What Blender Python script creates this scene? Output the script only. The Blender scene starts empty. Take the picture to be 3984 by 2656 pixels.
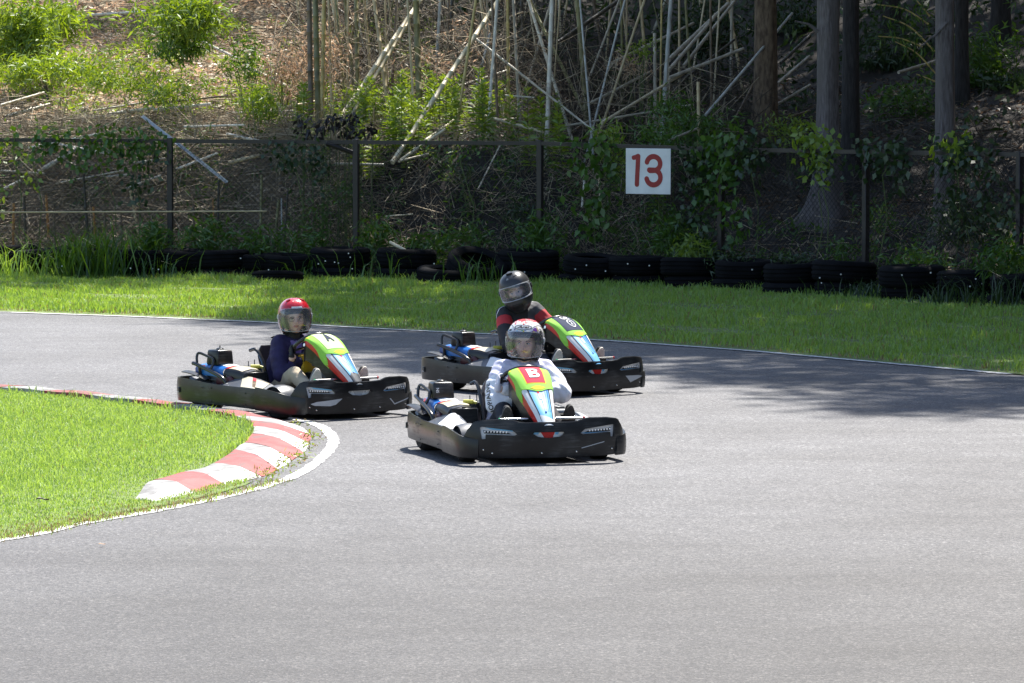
import bpy, bmesh, math, random
import numpy as np
from mathutils import Vector, Matrix, Quaternion
from mathutils.geometry import delaunay_2d_cdt
from mathutils.bvhtree import BVHTree

random.seed(7)
RNG = np.random.default_rng(7)
PI = math.pi
R = math.radians
SC = bpy.context.scene
COL = SC.collection

# ------------------------------------------------------------------ camera
CAM_H = 2.68
FPX = 4650.0                     # focal length in pixels at 1024 px width
HORIZON = 75.0
PITCH = math.atan((341.5 - HORIZON) / FPX)
cam_data = bpy.data.cameras.new('camera')
cam_data.sensor_width = 36.0
cam_data.lens = FPX / 1024.0 * 36.0
cam_data.clip_start = 0.5
cam_data.clip_end = 2000.0
cam = bpy.data.objects.new('camera', cam_data)
COL.objects.link(cam)
cam.location = (0, 0, CAM_H)
cam.rotation_euler = (PI / 2 - PITCH, 0, 0)
SC.camera = cam

# ------------------------------------------------------------------ sky and sun
SUN_EL, SUN_AZ = R(58), R(21)
SUN_DIR = Vector((math.sin(SUN_AZ) * math.cos(SUN_EL), math.cos(SUN_AZ) * math.cos(SUN_EL), math.sin(SUN_EL)))
world = bpy.data.worlds.new('World')
SC.world = world
world.use_nodes = True
wn = world.node_tree.nodes
wl = world.node_tree.links
bg = wn['Background']
sky = wn.new('ShaderNodeTexSky')
sky.sky_type = 'NISHITA'
sky.sun_disc = False
sky.sun_elevation = SUN_EL
sky.sun_rotation = SUN_AZ
sky.altitude = 100
wl.new(sky.outputs[0], bg.inputs[0])
bg.inputs[1].default_value = 0.10
sun_data = bpy.data.lights.new('sun', 'SUN')
sun_data.energy = 4.6
sun_data.angle = R(0.53)
sun_data.color = (1.0, 0.96, 0.89)
sun = bpy.data.objects.new('sun', sun_data)
COL.objects.link(sun)
sun.rotation_euler = (-SUN_DIR).to_track_quat('-Z', 'Y').to_euler()
SC.view_settings.view_transform = 'Standard'
SC.view_settings.look = 'None'
SC.view_settings.gamma = 1.0
SC.view_settings.use_curve_mapping = False
SC.view_settings.exposure = 1.27
SC.cycles.max_bounces = 8
SC.cycles.transparent_max_bounces = 12

# ------------------------------------------------------------------ pixel helpers (reading positions off the photograph)
_cp, _sp = math.cos(PITCH), math.sin(PITCH)


def ray(px, py):
    a = (px - 512.0) / FPX
    b = (341.5 - py) / FPX
    return Vector((a, _cp + b * _sp, -_sp + b * _cp))


def G(px, py, z=0.0):
    d = ray(px, py)
    t = (z - CAM_H) / d.z
    return Vector((d.x * t, d.y * t, z))


def AT(px, py, Y):
    d = ray(px, py)
    t = Y / d.y
    return Vector((d.x * t, Y, CAM_H + d.z * t))


def zoomG(x, y, ox, oy, k, z=0.0):
    return G((ox + x / k) / 3.890625, (oy + y / k) / 3.890625, z)


# ------------------------------------------------------------------ object helpers
def tag(o, label=None, cat=None, group=None, kind=None):
    if label: o['label'] = label
    if cat: o['category'] = cat
    if group: o['group'] = group
    if kind: o['kind'] = kind
    return o


def empty(name, loc=(0, 0, 0), rz=0.0, label=None, cat=None, group=None):
    o = bpy.data.objects.new(name, None)
    COL.objects.link(o)
    o.empty_display_size = 0.1
    o.location = loc
    o.rotation_euler = (0, 0, rz)
    return tag(o, label, cat, group)


def link_mesh(name, me, parent=None):
    o = bpy.data.objects.new(name, me)
    COL.objects.link(o)
    if parent is not None: o.parent = parent
    return o


def np_mesh(name, V, F, mats, smooth=False):
    """mesh from arrays; F is (m,k) of equal-sized faces"""
    V = np.asarray(V, dtype=np.float32); F = np.asarray(F, dtype=np.int32)
    me = bpy.data.meshes.new(name)
    me.vertices.add(len(V)); me.vertices.foreach_set('co', V.ravel())
    m, k = F.shape
    me.loops.add(m * k); me.loops.foreach_set('vertex_index', F.ravel())
    me.polygons.add(m); me.polygons.foreach_set('loop_start', np.arange(m, dtype=np.int32) * k)
    if smooth: me.polygons.foreach_set('use_smooth', np.ones(m, dtype=bool))
    for x in (mats if isinstance(mats, (list, tuple)) else [mats]): me.materials.append(x)
    me.update(calc_edges=True)
    me.validate()
    return me


class MB:
    """collects shapes, then builds ONE mesh object"""
    def __init__(s): s.v = []; s.f = []; s.m = []

    def add(s, verts, faces, mi=0):
        b = len(s.v)
        s.v += [tuple(p) for p in verts]
        for f in faces:
            s.f.append(tuple(b + i for i in f)); s.m.append(mi)
        return s

    def box(s, c, d, rot=None, mi=0, taper=1.0):
        x, y, z = d[0] / 2, d[1] / 2, d[2] / 2
        p = [Vector((sx * x * (taper if sz > 0 else 1), sy * y * (taper if sz > 0 else 1), sz * z)) for sz in (-1, 1) for sy in (-1, 1) for sx in (-1, 1)]
        if rot is not None: p = [rot @ q for q in p]
        c = Vector(c)
        return s.add([q + c for q in p], [(0, 2, 3, 1), (4, 5, 7, 6), (0, 1, 5, 4), (2, 6, 7, 3), (0, 4, 6, 2), (1, 3, 7, 5)], mi)

    def rbox(s, c, d, b, rot=None, mi=0, n=3, taper=1.0):
        """rounded box"""
        bm = bmesh.new()
        bmesh.ops.create_cube(bm, size=1.0)
        for v in bm.verts:
            k = taper if v.co.z > 0 else 1.0
            v.co = Vector((v.co.x * d[0] * k, v.co.y * d[1] * k, v.co.z * d[2]))
        bmesh.ops.bevel(bm, geom=bm.edges[:], offset=b, segments=n, profile=0.5, affect='EDGES')
        bm.verts.ensure_lookup_table()
        c = Vector(c)
        vs = [(rot @ v.co if rot is not None else v.co.copy()) + c for v in bm.verts]
        fs = [tuple(v.index for v in f.verts) for f in bm.faces]
        bm.free()
        return s.add(vs, fs, mi)

    def tube(s, pts, r, n=8, mi=0, cap=True):
        pts = [Vector(p) for p in pts]
        rs = list(r) if isinstance(r, (list, tuple, np.ndarray)) else [r] * len(pts)
        T = []
        for i in range(len(pts)):
            a = pts[max(i - 1, 0)]; b = pts[min(i + 1, len(pts) - 1)]
            T.append((b - a).normalized() if (b - a).length > 1e-9 else Vector((0, 0, 1)))
        up = Vector((0, 0, 1)) if abs(T[0].z) < 0.9 else Vector((1, 0, 0))
        N = T[0].cross(up).normalized()
        vs = []
        for i, p in enumerate(pts):
            N = (N - T[i] * N.dot(T[i]))
            N = N.normalized() if N.length > 1e-6 else T[i].orthogonal().normalized()
            B = T[i].cross(N)
            for k in range(n):
                a = 2 * PI * k / n
                vs.append(p + (N * math.cos(a) + B * math.sin(a)) * rs[i])
        fs = []
        for i in range(len(pts) - 1):
            for k in range(n):
                k2 = (k + 1) % n
                fs.append((i * n + k, i * n + k2, (i + 1) * n + k2, (i + 1) * n + k))
        if cap:
            fs.append(tuple(range(n - 1, -1, -1)))
            fs.append(tuple((len(pts) - 1) * n + k for k in range(n)))
        return s.add(vs, fs, mi)

    def lathe(s, prof, n=24, M=None, mi=0, closed=False):
        """prof: list of (r, h); axis = local z, transformed by M"""
        vs = []
        for r, h in prof:
            for k in range(n):
                a = 2 * PI * k / n
                p = Vector((r * math.cos(a), r * math.sin(a), h))
                vs.append(M @ p if M is not None else p)
        fs = []
        L = len(prof)
        for i in range(L if closed else L - 1):
            j = (i + 1) % L
            for k in range(n):
                k2 = (k + 1) % n
                fs.append((i * n + k, i * n + k2, j * n + k2, j * n + k))
        if not closed:
            fs.append(tuple(range(n - 1, -1, -1)))
            fs.append(tuple((L - 1) * n + k for k in range(n)))
        return s.add(vs, fs, mi)

    def ball(s, c, rad, n=12, M=None, mi=0):
        rad = rad if isinstance(rad, (tuple, list)) else (rad, rad, rad)
        vs, fs = [], []
        h = n // 2
        for i in range(h + 1):
            t = PI * i / h
            for k in range(n):
                a = 2 * PI * k / n
                p = Vector((rad[0] * math.sin(t) * math.cos(a), rad[1] * math.sin(t) * math.sin(a), rad[2] * math.cos(t)))
                if M is not None: p = M @ p
                vs.append(p + Vector(c))
        for i in range(h):
            for k in range(n):
                k2 = (k + 1) % n
                fs.append((i * n + k, (i + 1) * n + k, (i + 1) * n + k2, i * n + k2))
        return s.add(vs, fs, mi)

    def grid(s, P, mi=0, flip=False, closed_u=False):
        """P[i][j] points -> quads"""
        ni, nj = len(P), len(P[0])
        vs = [p for row in P for p in row]
        fs = []
        for i in range(ni if closed_u else ni - 1):
            i2 = (i + 1) % ni
            for j in range(nj - 1):
                q = (i * nj + j, i * nj + j + 1, i2 * nj + j + 1, i2 * nj + j)
                fs.append(q[::-1] if flip else q)
        return s.add(vs, fs, mi)

    def mesh(s, name, mats, smooth=40):
        me = bpy.data.meshes.new(name)
        me.from_pydata(s.v, [], s.f)
        for x in (mats if isinstance(mats, (list, tuple)) else [mats]): me.materials.append(x)
        me.polygons.foreach_set('material_index', s.m)
        bm = bmesh.new(); bm.from_mesh(me)
        bmesh.ops.remove_doubles(bm, verts=bm.verts, dist=1e-6)
        bmesh.ops.recalc_face_normals(bm, faces=bm.faces)
        bm.to_mesh(me); bm.free()
        if smooth:
            me.polygons.foreach_set('use_smooth', [True] * len(me.polygons))
            me.set_sharp_from_angle(angle=R(smooth))
        me.update()
        return me

    def build(s, name, mats, parent=None, smooth=40):
        return link_mesh(name, s.mesh(name, mats, smooth), parent)


def solid(P, t, out=(0, 0, 1)):
    """thicken a point grid P[i][j] by t away from the side that faces 'out'; returns MB (closed shell)"""
    ni, nj = len(P), len(P[0])
    a, b_ = ni // 2, nj // 2
    nn = (Vector(P[min(a + 1, ni - 1)][b_]) - Vector(P[a - 1][b_])).cross(Vector(P[a][min(b_ + 1, nj - 1)]) - Vector(P[a][b_ - 1]))
    if nn.dot(Vector(out)) < 0: t = -t
    P = [[Vector(p) for p in row] for row in P]
    N = []
    for i in range(ni):
        row = []
        for j in range(nj):
            a = P[min(i + 1, ni - 1)][j] - P[max(i - 1, 0)][j]
            b = P[i][min(j + 1, nj - 1)] - P[i][max(j - 1, 0)]
            n = a.cross(b)
            row.append(n.normalized() if n.length > 1e-9 else Vector((0, 0, 1)))
        N.append(row)
    Q = [[P[i][j] - N[i][j] * t for j in range(nj)] for i in range(ni)]
    mb = MB()
    mb.grid(P); mb.grid(Q, flip=True)
    mb.grid([P[0], Q[0]]); mb.grid([Q[-1], P[-1]])
    mb.grid([[Q[i][0] for i in range(ni)], [P[i][0] for i in range(ni)]])
    mb.grid([[P[i][-1] for i in range(ni)], [Q[i][-1] for i in range(ni)]])
    return mb


def spline(pts, n):
    """Catmull-Rom through points of any dimension"""
    pts = [np.array(p, dtype=float) for p in pts]
    out = []
    for i in range(len(pts) - 1):
        p0 = pts[i - 1] if i > 0 else 2 * pts[0] - pts[1]
        p1, p2 = pts[i], pts[i + 1]
        p3 = pts[i + 2] if i + 2 < len(pts) else 2 * pts[-1] - pts[-2]
        for k in range(n):
            t = k / n
            out.append(0.5 * (2 * p1 + (p2 - p0) * t + (2 * p0 - 5 * p1 + 4 * p2 - p3) * t * t + (3 * p1 - p0 - 3 * p2 + p3) * t ** 3))
    out.append(pts[-1])
    return out


def resample(pts, step):
    pts = [np.array(p, dtype=float) for p in pts]
    d = [0.0]
    for i in range(1, len(pts)): d.append(d[-1] + np.linalg.norm(pts[i] - pts[i - 1]))
    n = max(2, int(round(d[-1] / step)) + 1)
    s = np.linspace(0, d[-1], n)
    A = np.array(pts)
    return [np.array([np.interp(x, d, A[:, c]) for c in range(A.shape[1])]) for x in s]


def inside(x, y, poly):
    c = False
    j = len(poly) - 1
    for i in range(len(poly)):
        xi, yi = poly[i]; xj, yj = poly[j]
        if (yi > y) != (yj > y) and x < (xj - xi) * (y - yi) / (yj - yi) + xi: c = not c
        j = i
    return c


def inside_np(X, Y, poly):
    c = np.zeros(len(X), dtype=bool)
    j = len(poly) - 1
    for i in range(len(poly)):
        xi, yi = poly[i][0], poly[i][1]; xj, yj = poly[j][0], poly[j][1]
        if yi != yj:
            c ^= ((yi > Y) != (yj > Y)) & (X < (xj - xi) * (Y - yi) / (yj - yi) + xi)
        j = i
    return c


def tri2d(poly, holes=(), step=0.03):
    """2-D triangulation of a polygon with holes and inner grid points"""
    def dens(P):
        o = []
        for i in range(len(P)):
            a, b = P[i], P[(i + 1) % len(P)]
            n = max(1, int(math.hypot(b[0] - a[0], b[1] - a[1]) / step))
            for k in range(n):
                t = k / n
                o.append((a[0] + (b[0] - a[0]) * t, a[1] + (b[1] - a[1]) * t))
        return o
    loops = [dens(poly)] + [dens(h) for h in holes]
    vs, es = [], []
    for L in loops:
        b = len(vs)
        vs += [Vector(p) for p in L]
        es += [(b + i, b + (i + 1) % len(L)) for i in range(len(L))]
    xs = [p[0] for p in poly]; ys = [p[1] for p in poly]
    x = min(xs) + step * 0.5
    while x < max(xs):
        y = min(ys) + step * 0.5
        while y < max(ys):
            if inside(x, y, poly) and not any(inside(x, y, h) for h in holes): vs.append(Vector((x, y)))
            y += step
        x += step
    V, E, F, _, _, _ = delaunay_2d_cdt(vs, es, [], 0, 1e-6)
    out = []
    for f in F:
        cx = sum(V[i].x for i in f) / len(f); cy = sum(V[i].y for i in f) / len(f)
        if inside(cx, cy, poly) and not any(inside(cx, cy, h) for h in holes): out.append(tuple(f))
    return [(v.x, v.y) for v in V], out


def plate(poly, fn, t0, t1, holes=(), step=0.03, mi=0, mb=None):
    """solid plate over a polygon: fn(x, y, d) -> 3-D point at height d over the surface"""
    V, F = tri2d(poly, holes, step)
    mb = mb or MB()
    n = len(V)
    vs = [fn(x, y, t1) for x, y in V] + [fn(x, y, t0) for x, y in V]
    fs = list(F) + [tuple(n + i for i in f[::-1]) for f in F]
    cnt = {}
    for f in F:
        for i in range(len(f)):
            e = (f[i], f[(i + 1) % len(f)])
            cnt[e] = cnt.get(e, 0) + 1
    for (a, b) in list(cnt):
        if (b, a) not in cnt: fs.append((b, a, n + a, n + b))
    return mb.add(vs, fs, mi)


def text_tris(txt, size=1.0, bold=0.0, shear=0.0, step=0.2):
    """2-D triangles of a piece of lettering, centred"""
    cu = bpy.data.curves.new('lettering', 'FONT')
    cu.body = txt; cu.size = size; cu.offset = bold; cu.shear = shear
    cu.align_x = 'CENTER'; cu.align_y = 'CENTER'
    ob = bpy.data.objects.new('lettering', cu)
    me = bpy.data.meshes.new_from_object(ob)
    bm = bmesh.new(); bm.from_mesh(me)
    bmesh.ops.triangulate(bm, faces=bm.faces)
    for _ in range(3):
        es = [e for e in bm.edges if e.calc_length() > step * size]
        if not es: break
        bmesh.ops.subdivide_edges(bm, edges=es, cuts=1)
        bmesh.ops.triangulate(bm, faces=bm.faces)
    V = [(v.co.x, v.co.y) for v in bm.verts]
    bm.verts.index_update()
    F = [tuple(v.index for v in f.verts) for f in bm.faces]
    bm.free()
    bpy.data.objects.remove(ob); bpy.data.curves.remove(cu); bpy.data.meshes.remove(me)
    return V, F


def stroke(pts, w, n=10):
    """polygon of a thick rounded stroke through points"""
    pts = [Vector((p[0], p[1])) for p in pts]
    L, Rr = [], []
    for i, p in enumerate(pts):
        d = (pts[min(i + 1, len(pts) - 1)] - pts[max(i - 1, 0)]).normalized()
        nrm = Vector((-d.y, d.x))
        L.append(p + nrm * w / 2); Rr.append(p - nrm * w / 2)
    def cap(c, frm):
        a0 = math.atan2(frm.y - c.y, frm.x - c.x)
        return [c + Vector((math.cos(a0 - PI * k / n), math.sin(a0 - PI * k / n))) * w / 2 for k in range(1, n)]
    poly = L + cap(pts[-1], L[-1]) + Rr[::-1] + cap(pts[0], Rr[0])
    return [(p.x, p.y) for p in poly]


# ------------------------------------------------------------------ materials
def mat(name, col, rough=0.6, col2=None, scale=8.0, lo=0.35, hi=0.65, detail=6.0, bump=0.0, bscale=None, metal=0.0, spec=0.5, coat=0.0, obj_var=0.0, isl_var=0.0, stretch=None, col3=None, scale3=1.0):
    m = bpy.data.materials.new(name); m.use_nodes = True
    nt = m.node_tree; n = nt.nodes; l = nt.links
    b = n['Principled BSDF']
    b.inputs['Roughness'].default_value = rough
    b.inputs['Metallic'].default_value = metal
    b.inputs['Specular IOR Level'].default_value = spec
    if coat: b.inputs['Coat Weight'].default_value = coat; b.inputs['Coat Roughness'].default_value = 0.05
    c4 = (*col, 1)
    tc = n.new('ShaderNodeTexCoord')
    vec = tc.outputs['Object']
    if stretch:
        mp = n.new('ShaderNodeMapping'); mp.inputs['Scale'].default_value = stretch
        l.new(vec, mp.inputs[0]); vec = mp.outputs[0]
    if col2 is None: col2 = tuple(c * 0.82 for c in col)
    nz = n.new('ShaderNodeTexNoise'); nz.inputs['Scale'].default_value = scale; nz.inputs['Detail'].default_value = detail
    l.new(vec, nz.inputs['Vector'])
    rp = n.new('ShaderNodeValToRGB')
    rp.color_ramp.elements[0].position = lo; rp.color_ramp.elements[0].color = (*col2, 1)
    rp.color_ramp.elements[1].position = hi; rp.color_ramp.elements[1].color = c4
    l.new(nz.outputs['Fac'], rp.inputs[0])
    out = rp.outputs[0]
    if col3 is not None:
        n3 = n.new('ShaderNodeTexNoise'); n3.inputs['Scale'].default_value = scale3; n3.inputs['Detail'].default_value = 4
        l.new(vec, n3.inputs['Vector'])
        r3 = n.new('ShaderNodeValToRGB'); r3.color_ramp.elements[0].position = 0.42; r3.color_ramp.elements[1].position = 0.62
        l.new(n3.outputs['Fac'], r3.inputs[0])
        mx = n.new('ShaderNodeMix'); mx.data_type = 'RGBA'
        l.new(r3.outputs[0], mx.inputs[0]); l.new(out, mx.inputs[6]); mx.inputs[7].default_value = (*col3, 1)
        out = mx.outputs[2]
    if obj_var or isl_var:
        hs = n.new('ShaderNodeHueSaturation')
        if isl_var:
            g = n.new('ShaderNodeNewGeometry'); src = g.outputs['Random Per Island']
        else:
            g = n.new('ShaderNodeObjectInfo'); src = g.outputs['Random']
        amt = isl_var or obj_var
        mr = n.new('ShaderNodeMapRange'); mr.inputs['To Min'].default_value = 1 - amt; mr.inputs['To Max'].default_value = 1 + amt
        l.new(src, mr.inputs[0]); l.new(mr.outputs[0], hs.inputs['Value']); l.new(out, hs.inputs['Color'])
        out = hs.outputs[0]
    l.new(out, b.inputs['Base Color'])
    if bump:
        nb = n.new('ShaderNodeTexNoise'); nb.inputs['Scale'].default_value = bscale or scale * 4; nb.inputs['Detail'].default_value = 4
        l.new(vec, nb.inputs['Vector'])
        bp = n.new('ShaderNodeBump'); bp.inputs['Strength'].default_value = min(1.0, bump); bp.inputs['Distance'].default_value = 0.01
        l.new(nb.outputs['Fac'], bp.inputs['Height']); l.new(bp.outputs[0], b.inputs['Normal'])
    return m


def leaf_mat(name, col, col2, trans=0.4, rough=0.5, hue=0.03, val=0.35):
    """two-sided leaf: diffuse + light shining through, each leaf its own tone"""
    m = bpy.data.materials.new(name); m.use_nodes = True
    nt = m.node_tree; n = nt.nodes; l = nt.links
    n.remove(n['Principled BSDF'])
    g = n.new('ShaderNodeNewGeometry')
    rp = n.new('ShaderNodeValToRGB')
    rp.color_ramp.elements[0].color = (*col2, 1); rp.color_ramp.elements[1].color = (*col, 1)
    l.new(g.outputs['Random Per Island'], rp.inputs[0])
    d = n.new('ShaderNodeBsdfDiffuse'); t = n.new('ShaderNodeBsdfTranslucent'); gl = n.new('ShaderNodeBsdfGlossy')
    gl.inputs['Roughness'].default_value = rough; gl.inputs['Color'].default_value = (1, 1, 1, 1)
    l.new(rp.outputs[0], d.inputs[0])
    hs = n.new('ShaderNodeHueSaturation'); hs.inputs['Hue'].default_value = 0.5 - hue; hs.inputs['Saturation'].default_value = 1.15; hs.inputs['Value'].default_value = 1.25
    l.new(rp.outputs[0], hs.inputs['Color']); l.new(hs.outputs[0], t.inputs[0])
    a = n.new('ShaderNodeMixShader'); a.inputs[0].default_value = trans
    l.new(d.outputs[0], a.inputs[1]); l.new(t.outputs[0], a.inputs[2])
    b = n.new('ShaderNodeMixShader'); b.inputs[0].default_value = 0.05
    l.new(a.outputs[0], b.inputs[1]); l.new(gl.outputs[0], b.inputs[2])
    l.new(b.outputs[0], n['Material Output'].inputs['Surface'])
    return m


def visor_mat(name, tint, fac):
    m = bpy.data.materials.new(name); m.use_nodes = True
    n = m.node_tree.nodes; l = m.node_tree.links
    n.remove(n['Principled BSDF'])
    t = n.new('ShaderNodeBsdfTransparent'); t.inputs[0].default_value = (*tint, 1)
    g = n.new('ShaderNodeBsdfGlossy'); g.inputs['Roughness'].default_value = 0.04
    fr = n.new('ShaderNodeFresnel'); fr.inputs[0].default_value = 1.5
    ad = n.new('ShaderNodeMath'); ad.operation = 'MULTIPLY_ADD'; ad.inputs[1].default_value = 0.18; ad.inputs[2].default_value = fac
    l.new(fr.outputs[0], ad.inputs[0])
    x = n.new('ShaderNodeMixShader')
    l.new(ad.outputs[0], x.inputs[0]); l.new(t.outputs[0], x.inputs[1]); l.new(g.outputs[0], x.inputs[2])
    # thin white diffuse paints the pale reflected veil over the visor
    df = n.new('ShaderNodeBsdfDiffuse'); df.inputs[0].default_value = (0.8, 0.8, 0.82, 1)
    z = n.new('ShaderNodeMixShader'); z.inputs[0].default_value = 0.04
    l.new(x.outputs[0], z.inputs[1]); l.new(df.outputs[0], z.inputs[2])
    l.new(z.outputs[0], n['Material Output'].inputs['Surface'])
    return m


def asphalt_mat():
    m = bpy.data.materials.new('asphalt'); m.use_nodes = True
    n = m.node_tree.nodes; l = m.node_tree.links
    b = n['Principled BSDF']
    tc = n.new('ShaderNodeTexCoord')
    def noise(s, d=4.0, r=0.6):
        x = n.new('ShaderNodeTexNoise'); x.inputs['Scale'].default_value = s; x.inputs['Detail'].default_value = d; x.inputs['Roughness'].default_value = r
        l.new(tc.outputs['Object'], x.inputs['Vector']); return x.outputs['Fac']
    def ramp(src, stops):
        r = n.new('ShaderNodeValToRGB')
        while len(r.color_ramp.elements) < len(stops): r.color_ramp.elements.new(0.5)
        for e, (p, c) in zip(r.color_ramp.elements, stops): e.position = p; e.color = (*c, 1)
        l.new(src, r.inputs[0]); return r.outputs[0]
    def mul(a, c, f=1.0):
        x = n.new('ShaderNodeMix'); x.data_type = 'RGBA'; x.blend_type = 'MULTIPLY'; x.inputs[0].default_value = f
        l.new(a, x.inputs[6]); l.new(c, x.inputs[7]); return x.outputs[2]
    # stones of the aggregate, worn tyre bands, patches and dusty tint
    vor = n.new('ShaderNodeTexVoronoi'); vor.inputs['Scale'].default_value = 105.0
    l.new(tc.outputs['Object'], vor.inputs['Vector'])
    sep = n.new('ShaderNodeSeparateColor'); l.new(vor.outputs['Color'], sep.inputs[0])
    stones = ramp(sep.outputs[0], [(0.0, (0.085, 0.086, 0.092)), (0.45, (0.150, 0.149, 0.152)), (0.9, (0.225, 0.222, 0.222)), (1.0, (0.40, 0.39, 0.385))])
    grain = ramp(noise(26.0, 5.0), [(0.32, (0.52, 0.52, 0.535)), (0.68, (1.20, 1.19, 1.18))])
    big = ramp(noise(0.5, 5.0, 0.55), [(0.30, (0.78, 0.77, 0.765)), (0.65, (1.07, 1.07, 1.07))])
    mp = n.new('ShaderNodeMapping'); mp.inputs['Scale'].default_value = (0.10, 1.6, 1.0); mp.inputs['Rotation'].default_value = (0, 0, 0.25); l.new(tc.outputs['Object'], mp.inputs[0])
    sn = n.new('ShaderNodeTexNoise'); sn.inputs['Scale'].default_value = 1.3; sn.inputs['Detail'].default_value = 5.0; l.new(mp.outputs[0], sn.inputs['Vector'])
    big = mul(big, ramp(sn.outputs['Fac'], [(0.34, (0.95, 0.948, 0.945)), (0.55, (1.0, 1.0, 1.0)), (0.7, (1.02, 1.02, 1.02))]))
    mid = ramp(noise(3.0, 5.0), [(0.3, (0.82, 0.82, 0.83)), (0.7, (1.08, 1.08, 1.07))])
    # surfacing darker and warmer towards the camera, its edge wandering
    sx = n.new('ShaderNodeSeparateXYZ'); l.new(tc.outputs['Object'], sx.inputs[0])
    wob = n.new('ShaderNodeMath'); wob.operation = 'MULTIPLY_ADD'; wob.inputs[1].default_value = 9.0
    l.new(noise(0.22, 3.0), wob.inputs[0]); l.new(sx.outputs['Y'], wob.inputs[2])
    mr = n.new('ShaderNodeMapRange'); mr.inputs['From Min'].default_value = 26.0; mr.inputs['From Max'].default_value = 37.0
    l.new(wob.outputs[0], mr.inputs[0])
    old = ramp(mr.outputs[0], [(0.0, (0.465, 0.445, 0.435)), (1.0, (0.90, 0.90, 0.92))])
    c = mul(mul(mul(mul(stones, grain), big), mid), old)
    l.new(c, b.inputs['Base Color'])
    b.inputs['Roughness'].default_value = 0.72
    b.inputs['Specular IOR Level'].default_value = 0.42
    bp = n.new('ShaderNodeBump'); bp.inputs['Strength'].default_value = 0.6; bp.inputs['Distance'].default_value = 0.004
    l.new(vor.outputs['Distance'], bp.inputs['Height']); l.new(bp.outputs[0], b.inputs['Normal'])
    return m


M = {}
M['asphalt'] = asphalt_mat()
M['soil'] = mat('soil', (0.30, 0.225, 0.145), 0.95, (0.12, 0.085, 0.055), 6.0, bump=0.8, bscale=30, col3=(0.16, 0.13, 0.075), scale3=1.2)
# dry bamboo litter on the open slope, humus darkened to paint the wood's shade
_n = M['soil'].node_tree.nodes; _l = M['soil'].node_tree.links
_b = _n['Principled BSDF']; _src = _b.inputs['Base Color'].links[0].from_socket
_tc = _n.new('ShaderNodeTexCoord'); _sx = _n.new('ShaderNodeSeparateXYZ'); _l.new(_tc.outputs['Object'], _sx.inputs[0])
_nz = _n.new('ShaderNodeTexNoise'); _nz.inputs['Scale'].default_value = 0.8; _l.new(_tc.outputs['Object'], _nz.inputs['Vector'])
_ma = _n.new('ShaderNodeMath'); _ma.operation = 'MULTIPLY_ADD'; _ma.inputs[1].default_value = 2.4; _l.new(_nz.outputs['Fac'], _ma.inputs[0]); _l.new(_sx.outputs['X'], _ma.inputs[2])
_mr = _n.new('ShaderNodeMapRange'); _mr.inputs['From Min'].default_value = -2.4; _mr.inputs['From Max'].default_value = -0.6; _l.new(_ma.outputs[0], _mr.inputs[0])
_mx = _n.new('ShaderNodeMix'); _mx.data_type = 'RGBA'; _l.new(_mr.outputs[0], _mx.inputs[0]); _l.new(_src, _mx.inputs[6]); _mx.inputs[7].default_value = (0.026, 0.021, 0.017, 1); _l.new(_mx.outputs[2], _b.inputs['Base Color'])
M['turf'] = mat('turf_soil', (0.17, 0.25, 0.07), 0.95, (0.12, 0.14, 0.05), 9.0, bump=0.5)
M['line'] = mat('line_paint', (0.66, 0.66, 0.655), 0.7, (0.16, 0.16, 0.16), 26.0, 0.36, 0.50, bump=0.3)
M['kerb_red'] = mat('kerb_red_paint', (0.37, 0.030, 0.032), 0.7, (0.20, 0.05, 0.05), 9.0, 0.34, 0.54, bump=0.3, col3=(0.28, 0.075, 0.07), scale3=3.0)
M['kerb_white'] = mat('kerb_white_paint', (0.62, 0.615, 0.61), 0.7, (0.30, 0.29, 0.285), 10.0, 0.34, 0.54, bump=0.3)
M['kerb_red_worn'] = mat('kerb_red_worn', (0.33, 0.048, 0.047), 0.75, (0.17, 0.08, 0.075), 7.0, 0.36, 0.60, bump=0.3)
M['kerb_white_worn'] = mat('kerb_white_worn', (0.37, 0.365, 0.36), 0.8, (0.17, 0.165, 0.16), 8.0, 0.36, 0.64, bump=0.3)
M['concrete'] = mat('bare_concrete', (0.45, 0.44, 0.43), 0.85, (0.24, 0.23, 0.22), 12.0, bump=0.4)
M['grass'] = leaf_mat('grass_blade', (0.34, 0.50, 0.135), (0.19, 0.34, 0.065), 0.45)
M['grass_far'] = leaf_mat('grass_blade_far', (0.30, 0.46, 0.105), (0.15, 0.29, 0.045), 0.45)
M['dry_grass'] = leaf_mat('dry_grass', (0.34, 0.27, 0.11), (0.17, 0.13, 0.05), 0.3)
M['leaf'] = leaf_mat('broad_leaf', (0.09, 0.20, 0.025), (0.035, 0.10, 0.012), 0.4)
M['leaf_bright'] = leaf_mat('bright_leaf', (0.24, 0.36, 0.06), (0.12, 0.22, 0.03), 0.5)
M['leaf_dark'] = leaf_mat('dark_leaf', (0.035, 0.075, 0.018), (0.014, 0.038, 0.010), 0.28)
M['leaf_dry'] = leaf_mat('dry_leaf', (0.70, 0.56, 0.37), (0.30, 0.21, 0.125), 0.35)
M['leaf_shade'] = leaf_mat('shaded_floor_leaf', (0.24, 0.17, 0.10), (0.05, 0.036, 0.024), 0.2)  # duller copy of the dry leaf, the wood's shade put into its colour
M['leaf_dead'] = leaf_mat('dead_leaf', (0.030, 0.022, 0.020), (0.012, 0.010, 0.010), 0.1)
M['bamboo_leaf'] = leaf_mat('bamboo_leaf', (0.20, 0.32, 0.05), (0.09, 0.18, 0.025), 0.45)
M['twig'] = mat('dry_twig', (0.46, 0.39, 0.28), 0.9, (0.20, 0.155, 0.105), 5.0, isl_var=0.45)
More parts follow.
